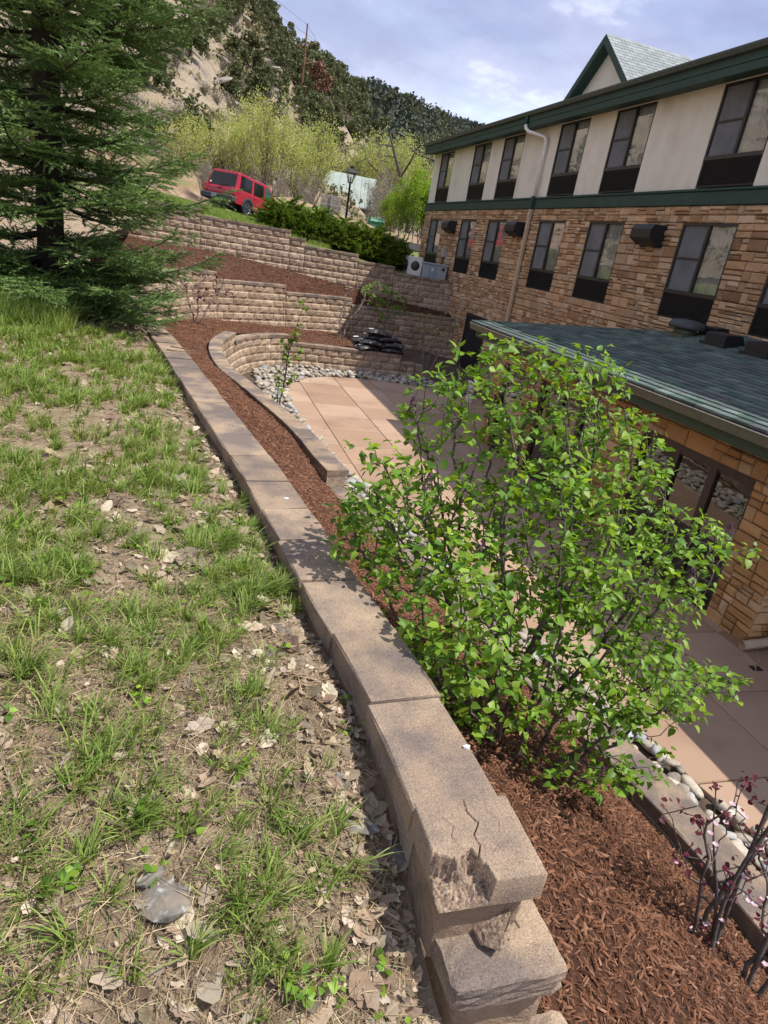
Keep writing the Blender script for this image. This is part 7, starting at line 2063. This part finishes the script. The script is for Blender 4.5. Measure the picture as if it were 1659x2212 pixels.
# clods and grit
cp_ = np.concatenate([slope_points(7000, 0.6, 3.0, 0.3), slope_points(3000, 3.0, 8.0, 0.5)]); cs = np.clip(rs.lognormal(math.log(0.006), 0.5, len(cp_)), 0.003, 0.022)
OC = (np.array([(1, 0, 0), (-1, 0, 0), (0, 1, 0), (0, -1, 0), (0, 0, 0.8), (0, 0, -0.8)], float), np.array([(0, 2, 4), (2, 1, 4), (1, 3, 4), (3, 0, 4), (2, 0, 5), (1, 2, 5), (3, 1, 5), (0, 3, 5)]))
V, T = bake(*OC, mats_from(cp_, rs.uniform(0, 6.28, len(cp_)), rs.normal(0, 0.5, len(cp_)), rs.normal(0, 0.5, len(cp_)), cs[:, None] * rs.uniform(0.6, 1.4, (len(cp_), 3)))); o = tris('soil_clods', V, T, 'soil', slope); o['kind'] = 'stuff'
# needles and litter under the spruce
npt = np.stack([-1.74 + rs.normal(0, 0.8, 2500), 9.7 + rs.normal(0, 0.6, 2500), np.zeros(2500)], 1); npt = npt[npt[:, 0] < xw(npt[:, 1]) - 0.16]; npt[:, 2] = g_slope(npt[:, 0], npt[:, 1]) + 0.01
V, T = straws(len(npt), 0.05, 0.2, 0.004, 8, npt); o = tris('needle_litter', V, T, 'twig', slope); o['kind'] = 'stuff'
# leaf and twig debris on wall caps
# sticks one can tell apart
def stick(pts_px, r, lab, mat='twig', lift=0.012):
    P_ = []
    for px, py in pts_px:
        d = RIGHT * ((px - 829.5) / FPX) + DOWN * ((py - 1106) / FPX) + FWD
        t = 1.0
        for _ in range(40):
            q = d * t; t += (float(g_slope(np.array(q.x), np.array(q.y))) - q.z) / d.z * 0.9
        q = d * t; P_.append(q + Vector((0, 0, lift)))
    W_ = []
    for a, b in zip(P_[:-1], P_[1:]):
        for k in range(3): W_.append(a.lerp(b, k / 3) + Vector((random.gauss(0, r * 0.4), random.gauss(0, r * 0.4), random.gauss(0, r * 0.2))))
    W_.append(P_[-1])
    return tag(obj('stick', MB().tube(W_, [r * (1 - 0.5 * k / len(W_)) for k in range(len(W_))], 6), mat, None, True), lab, 'stick')
stick([(860, 1800), (835, 1880), (812, 1990), (795, 2120), (792, 2160)], 0.006, 'long pale straight stick lying along the foot of the broken wall end')
stick([(0, 1640), (18, 1690), (45, 1760), (48, 1770)], 0.007, 'curved tan stick at the left edge of the slope')
stick([(715, 2015), (760, 2030), (800, 2040)], 0.004, 'pale forked twig near the bottom edge below the wall steps')
stick([(690, 1830), (745, 1900), (775, 1960)], 0.0045, 'thin brown stick left of the cracked wall end')
stick([(425, 1410), (475, 1430), (512, 1460)], 0.004, 'pale bent twig in the middle of the grassy slope')
stick([(610, 2060), (640, 2120), (690, 2200)], 0.005, 'dark brown twig at the bottom centre of the slope')
stick([(310, 2200), (345, 2110), (385, 2050)], 0.004, 'thin dry stem slanting up from the bottom left')
stick([(820, 1990), (812, 2080), (800, 2150)], 0.006, 'dark rotten stick beside the lowest wall step')
# stones lying in the slope
def slope_stone(px, py, s, lab, seed, mat='fieldrock', sq=(1, 1, 0.6)):
    d = RIGHT * ((px - 829.5) / FPX) + DOWN * ((py - 1106) / FPX) + FWD; t = 1.0
    for _ in range(40):
        q = d * t; t += (float(g_slope(np.array(q.x), np.array(q.y))) - q.z) / d.z * 0.9
    q = d * t; V_, F_ = rock_mesh(seed, cuts=12, sub=1); me = shared_mesh('stone', V_ * s * np.array(sq), F_, mat, False)
    o = bpy.data.objects.new('stone', me); COL.objects.link(o); o.location = q + Vector((0, 0, s * 0.05)); o.rotation_euler = (random.gauss(0, 0.2), random.gauss(0, 0.2), seed)
    return tag(o, lab, 'rock')
slope_stone(352, 1935, 0.075, 'large grey and tan rock half buried in the lower slope', 307, sq=(0.95, 1.15, 0.9))
slope_stone(322, 1895, 0.055, 'tan rock behind the large grey rock on the lower slope', 312, sq=(1.2, 0.9, 0.7))
slope_stone(425, 1578, 0.034, 'small smooth grey stone embedded in the middle of the slope', 313)
slope_stone(560, 1260, 0.06, 'pale angular stone among dead leaves at the wall foot', 314)
slope_stone(578, 1130 * 0 + 1410, 0.045, 'rounded grey stone in the leaf drift beside the wall', 315)
slope_stone(775, 1775, 0.075, 'flat blue grey slate left of the cracked cap', 316, sq=(0.8, 1.2, 0.3))
slope_stone(850, 1850, 0.075, 'dark grey stone wedged under the broken wall end', 317)
slope_stone(735, 1850 * 0 + 1690, 0.04, 'small grey stone in leaves halfway along the near wall', 318)
slope_stone(600, 1360, 0.05, 'grey stone under leaves beside the shadowed wall foot', 319)
# scrap of clear plastic
sc_ = MB(); V_ = []; nxp = 9
d = RIGHT * ((80 - 829.5) / FPX) + DOWN * ((1845 - 1106) / FPX) + FWD; t = 1.0
for _ in range(40):
    q = d * t; t += (float(g_slope(np.array(q.x), np.array(q.y))) - q.z) / d.z * 0.9
q = d * t
for i in range(nxp):
    for j in range(5):
        V_.append((q.x + (i - 4) * 0.008, q.y + (j - 2) * 0.007 * (0.6 + 0.1 * abs(i - 4)), q.z + 0.012 + 0.008 * math.sin(i * 1.3 + j)))
sc_.add(V_, [(i * 5 + j, (i + 1) * 5 + j, (i + 1) * 5 + j + 1, i * 5 + j + 1) for i in range(nxp - 1) for j in range(4)])
tag(obj('plastic_scrap', sc_, 'lampglass', None, True), 'scrap of clear plastic lying on the dirt at the left', 'litter')
# little green weeds among the grass
rs = np.random.default_rng(71)
wp = np.concatenate([slope_points(150, 0.8, 4.0, 0.2)]); wp = wp[rs.random(len(wp)) < 0.5]
P_ = []; A_ = []; S_ = []; Tl = []
for p in wp:
    for k in range(rs.integers(5, 12)):
        P_.append(p + np.array([rs.normal(0, 0.025), rs.normal(0, 0.025), rs.uniform(0.005, 0.05)])); A_.append(rs.uniform(0, 6.28)); S_.append(rs.uniform(0.018, 0.034)); Tl.append(rs.normal(0, 0.3))
V, T = bake(*OV[0], mats_from(P_, np.array(A_), np.array(Tl), rs.normal(0, 0.3, len(P_)), np.array(S_)))
o = tris('weeds', V, T, 'lilac', slope, True); o['kind'] = 'stuff'
# white paint or bird droppings on caps
for x, y, z, s, lab in ((0.955, 1.56, ZN, 0.011, 'white bird dropping on the second wall cap'), (0.62, 3.72, ZN, 0.014, 'white bird dropping on the far part of the near wall')):
    m = MB(); m.add([(x + s * (1 + 0.4 * math.sin(3 * a)) * math.cos(a), y + 0.8 * s * math.sin(a), z + 0.0055) for a in np.linspace(0, 6.28, 14, endpoint=False)] + [(x + s * math.cos(a), y + 0.8 * s * math.sin(a), z - 0.002) for a in np.linspace(0, 6.28, 14, endpoint=False)], [tuple(range(14))] + [(i, 14 + i, 14 + (i + 1) % 14, (i + 1) % 14) for i in range(14)])
    tag(obj('dropping', m, 'white'), lab, 'dropping')
# twigs lying on the green roof
for pts, lab in (([(7.3, 7.9, 0), (7.25, 7.6, 0), (7.2, 7.3, 0)], 'dry twig lying near the eave of the green roof'), ([(8.6, 10.9, 0), (8.5, 10.6, 0)], 'short dry twig high on the green roof'), ([(7.4, 10.0, 0), (7.5, 9.7, 0)], 'small pale twig at the left of the green roof')):
    tag(obj('twig', MB().tube([(x, y, rz(x) + 0.026) for x, y, _ in pts], 0.009, 5), 'twig'), lab, 'twig')

def cap_twig(pts, r, lab):
    tag(obj('twig', MB().tube([(x, y, z + r) for x, y, z in pts], [r * (1 - 0.4 * k / len(pts)) for k in range(len(pts))], 5), 'twig', None, True), lab, 'twig')
cap_twig([(0.80, 1.19, -1.738), (0.86, 1.185, -1.735), (0.93, 1.18, -1.734), (0.98, 1.15, -1.737), (0.985, 1.09, -1.738)], 0.0025, 'thin curled twig on the lower wall step')
cap_twig([(0.93, 1.98, ZN + 0.004), (0.945, 1.92, ZN + 0.006), (0.95, 1.85, ZN + 0.004)], 0.002, 'thin dark twig on the wall cap near the lilac shadow')
cap_twig([(-0.22, 8.2, ZN + 0.004), (-0.05, 8.1, ZN + 0.02), (0.08, 8.15, ZN + 0.03)], 0.007, 'pale forked twig lying across the far end of the near wall')
cap_twig([(-0.18, 8.45, ZN + 0.004), (-0.02, 8.3, ZN + 0.015), (0.05, 8.0, ZN + 0.01)], 0.006, 'grey twig beside the pale one on the far wall caps')

rs = np.random.default_rng(88)
pp_ = np.stack([rs.uniform(3.2, 7.2, 160), rs.uniform(3.0, 20.5, 160), np.full(160, -4.141)], 1); pp_ = pp_[pip(pp_[:, 0], pp_[:, 1], PPOLY)]
zz_ = rs.uniform(0.02, 0.05, len(pp_))
V, T = bake(*DL[2], mats_from(pp_, rs.uniform(0, 6.28, len(pp_)), rs.normal(0, 0.2, len(pp_)), rs.normal(0, 0.2, len(pp_)), zz_))
o = tris('leaf_litter', V, T, 'dleaf', patio); o['kind'] = 'stuff'
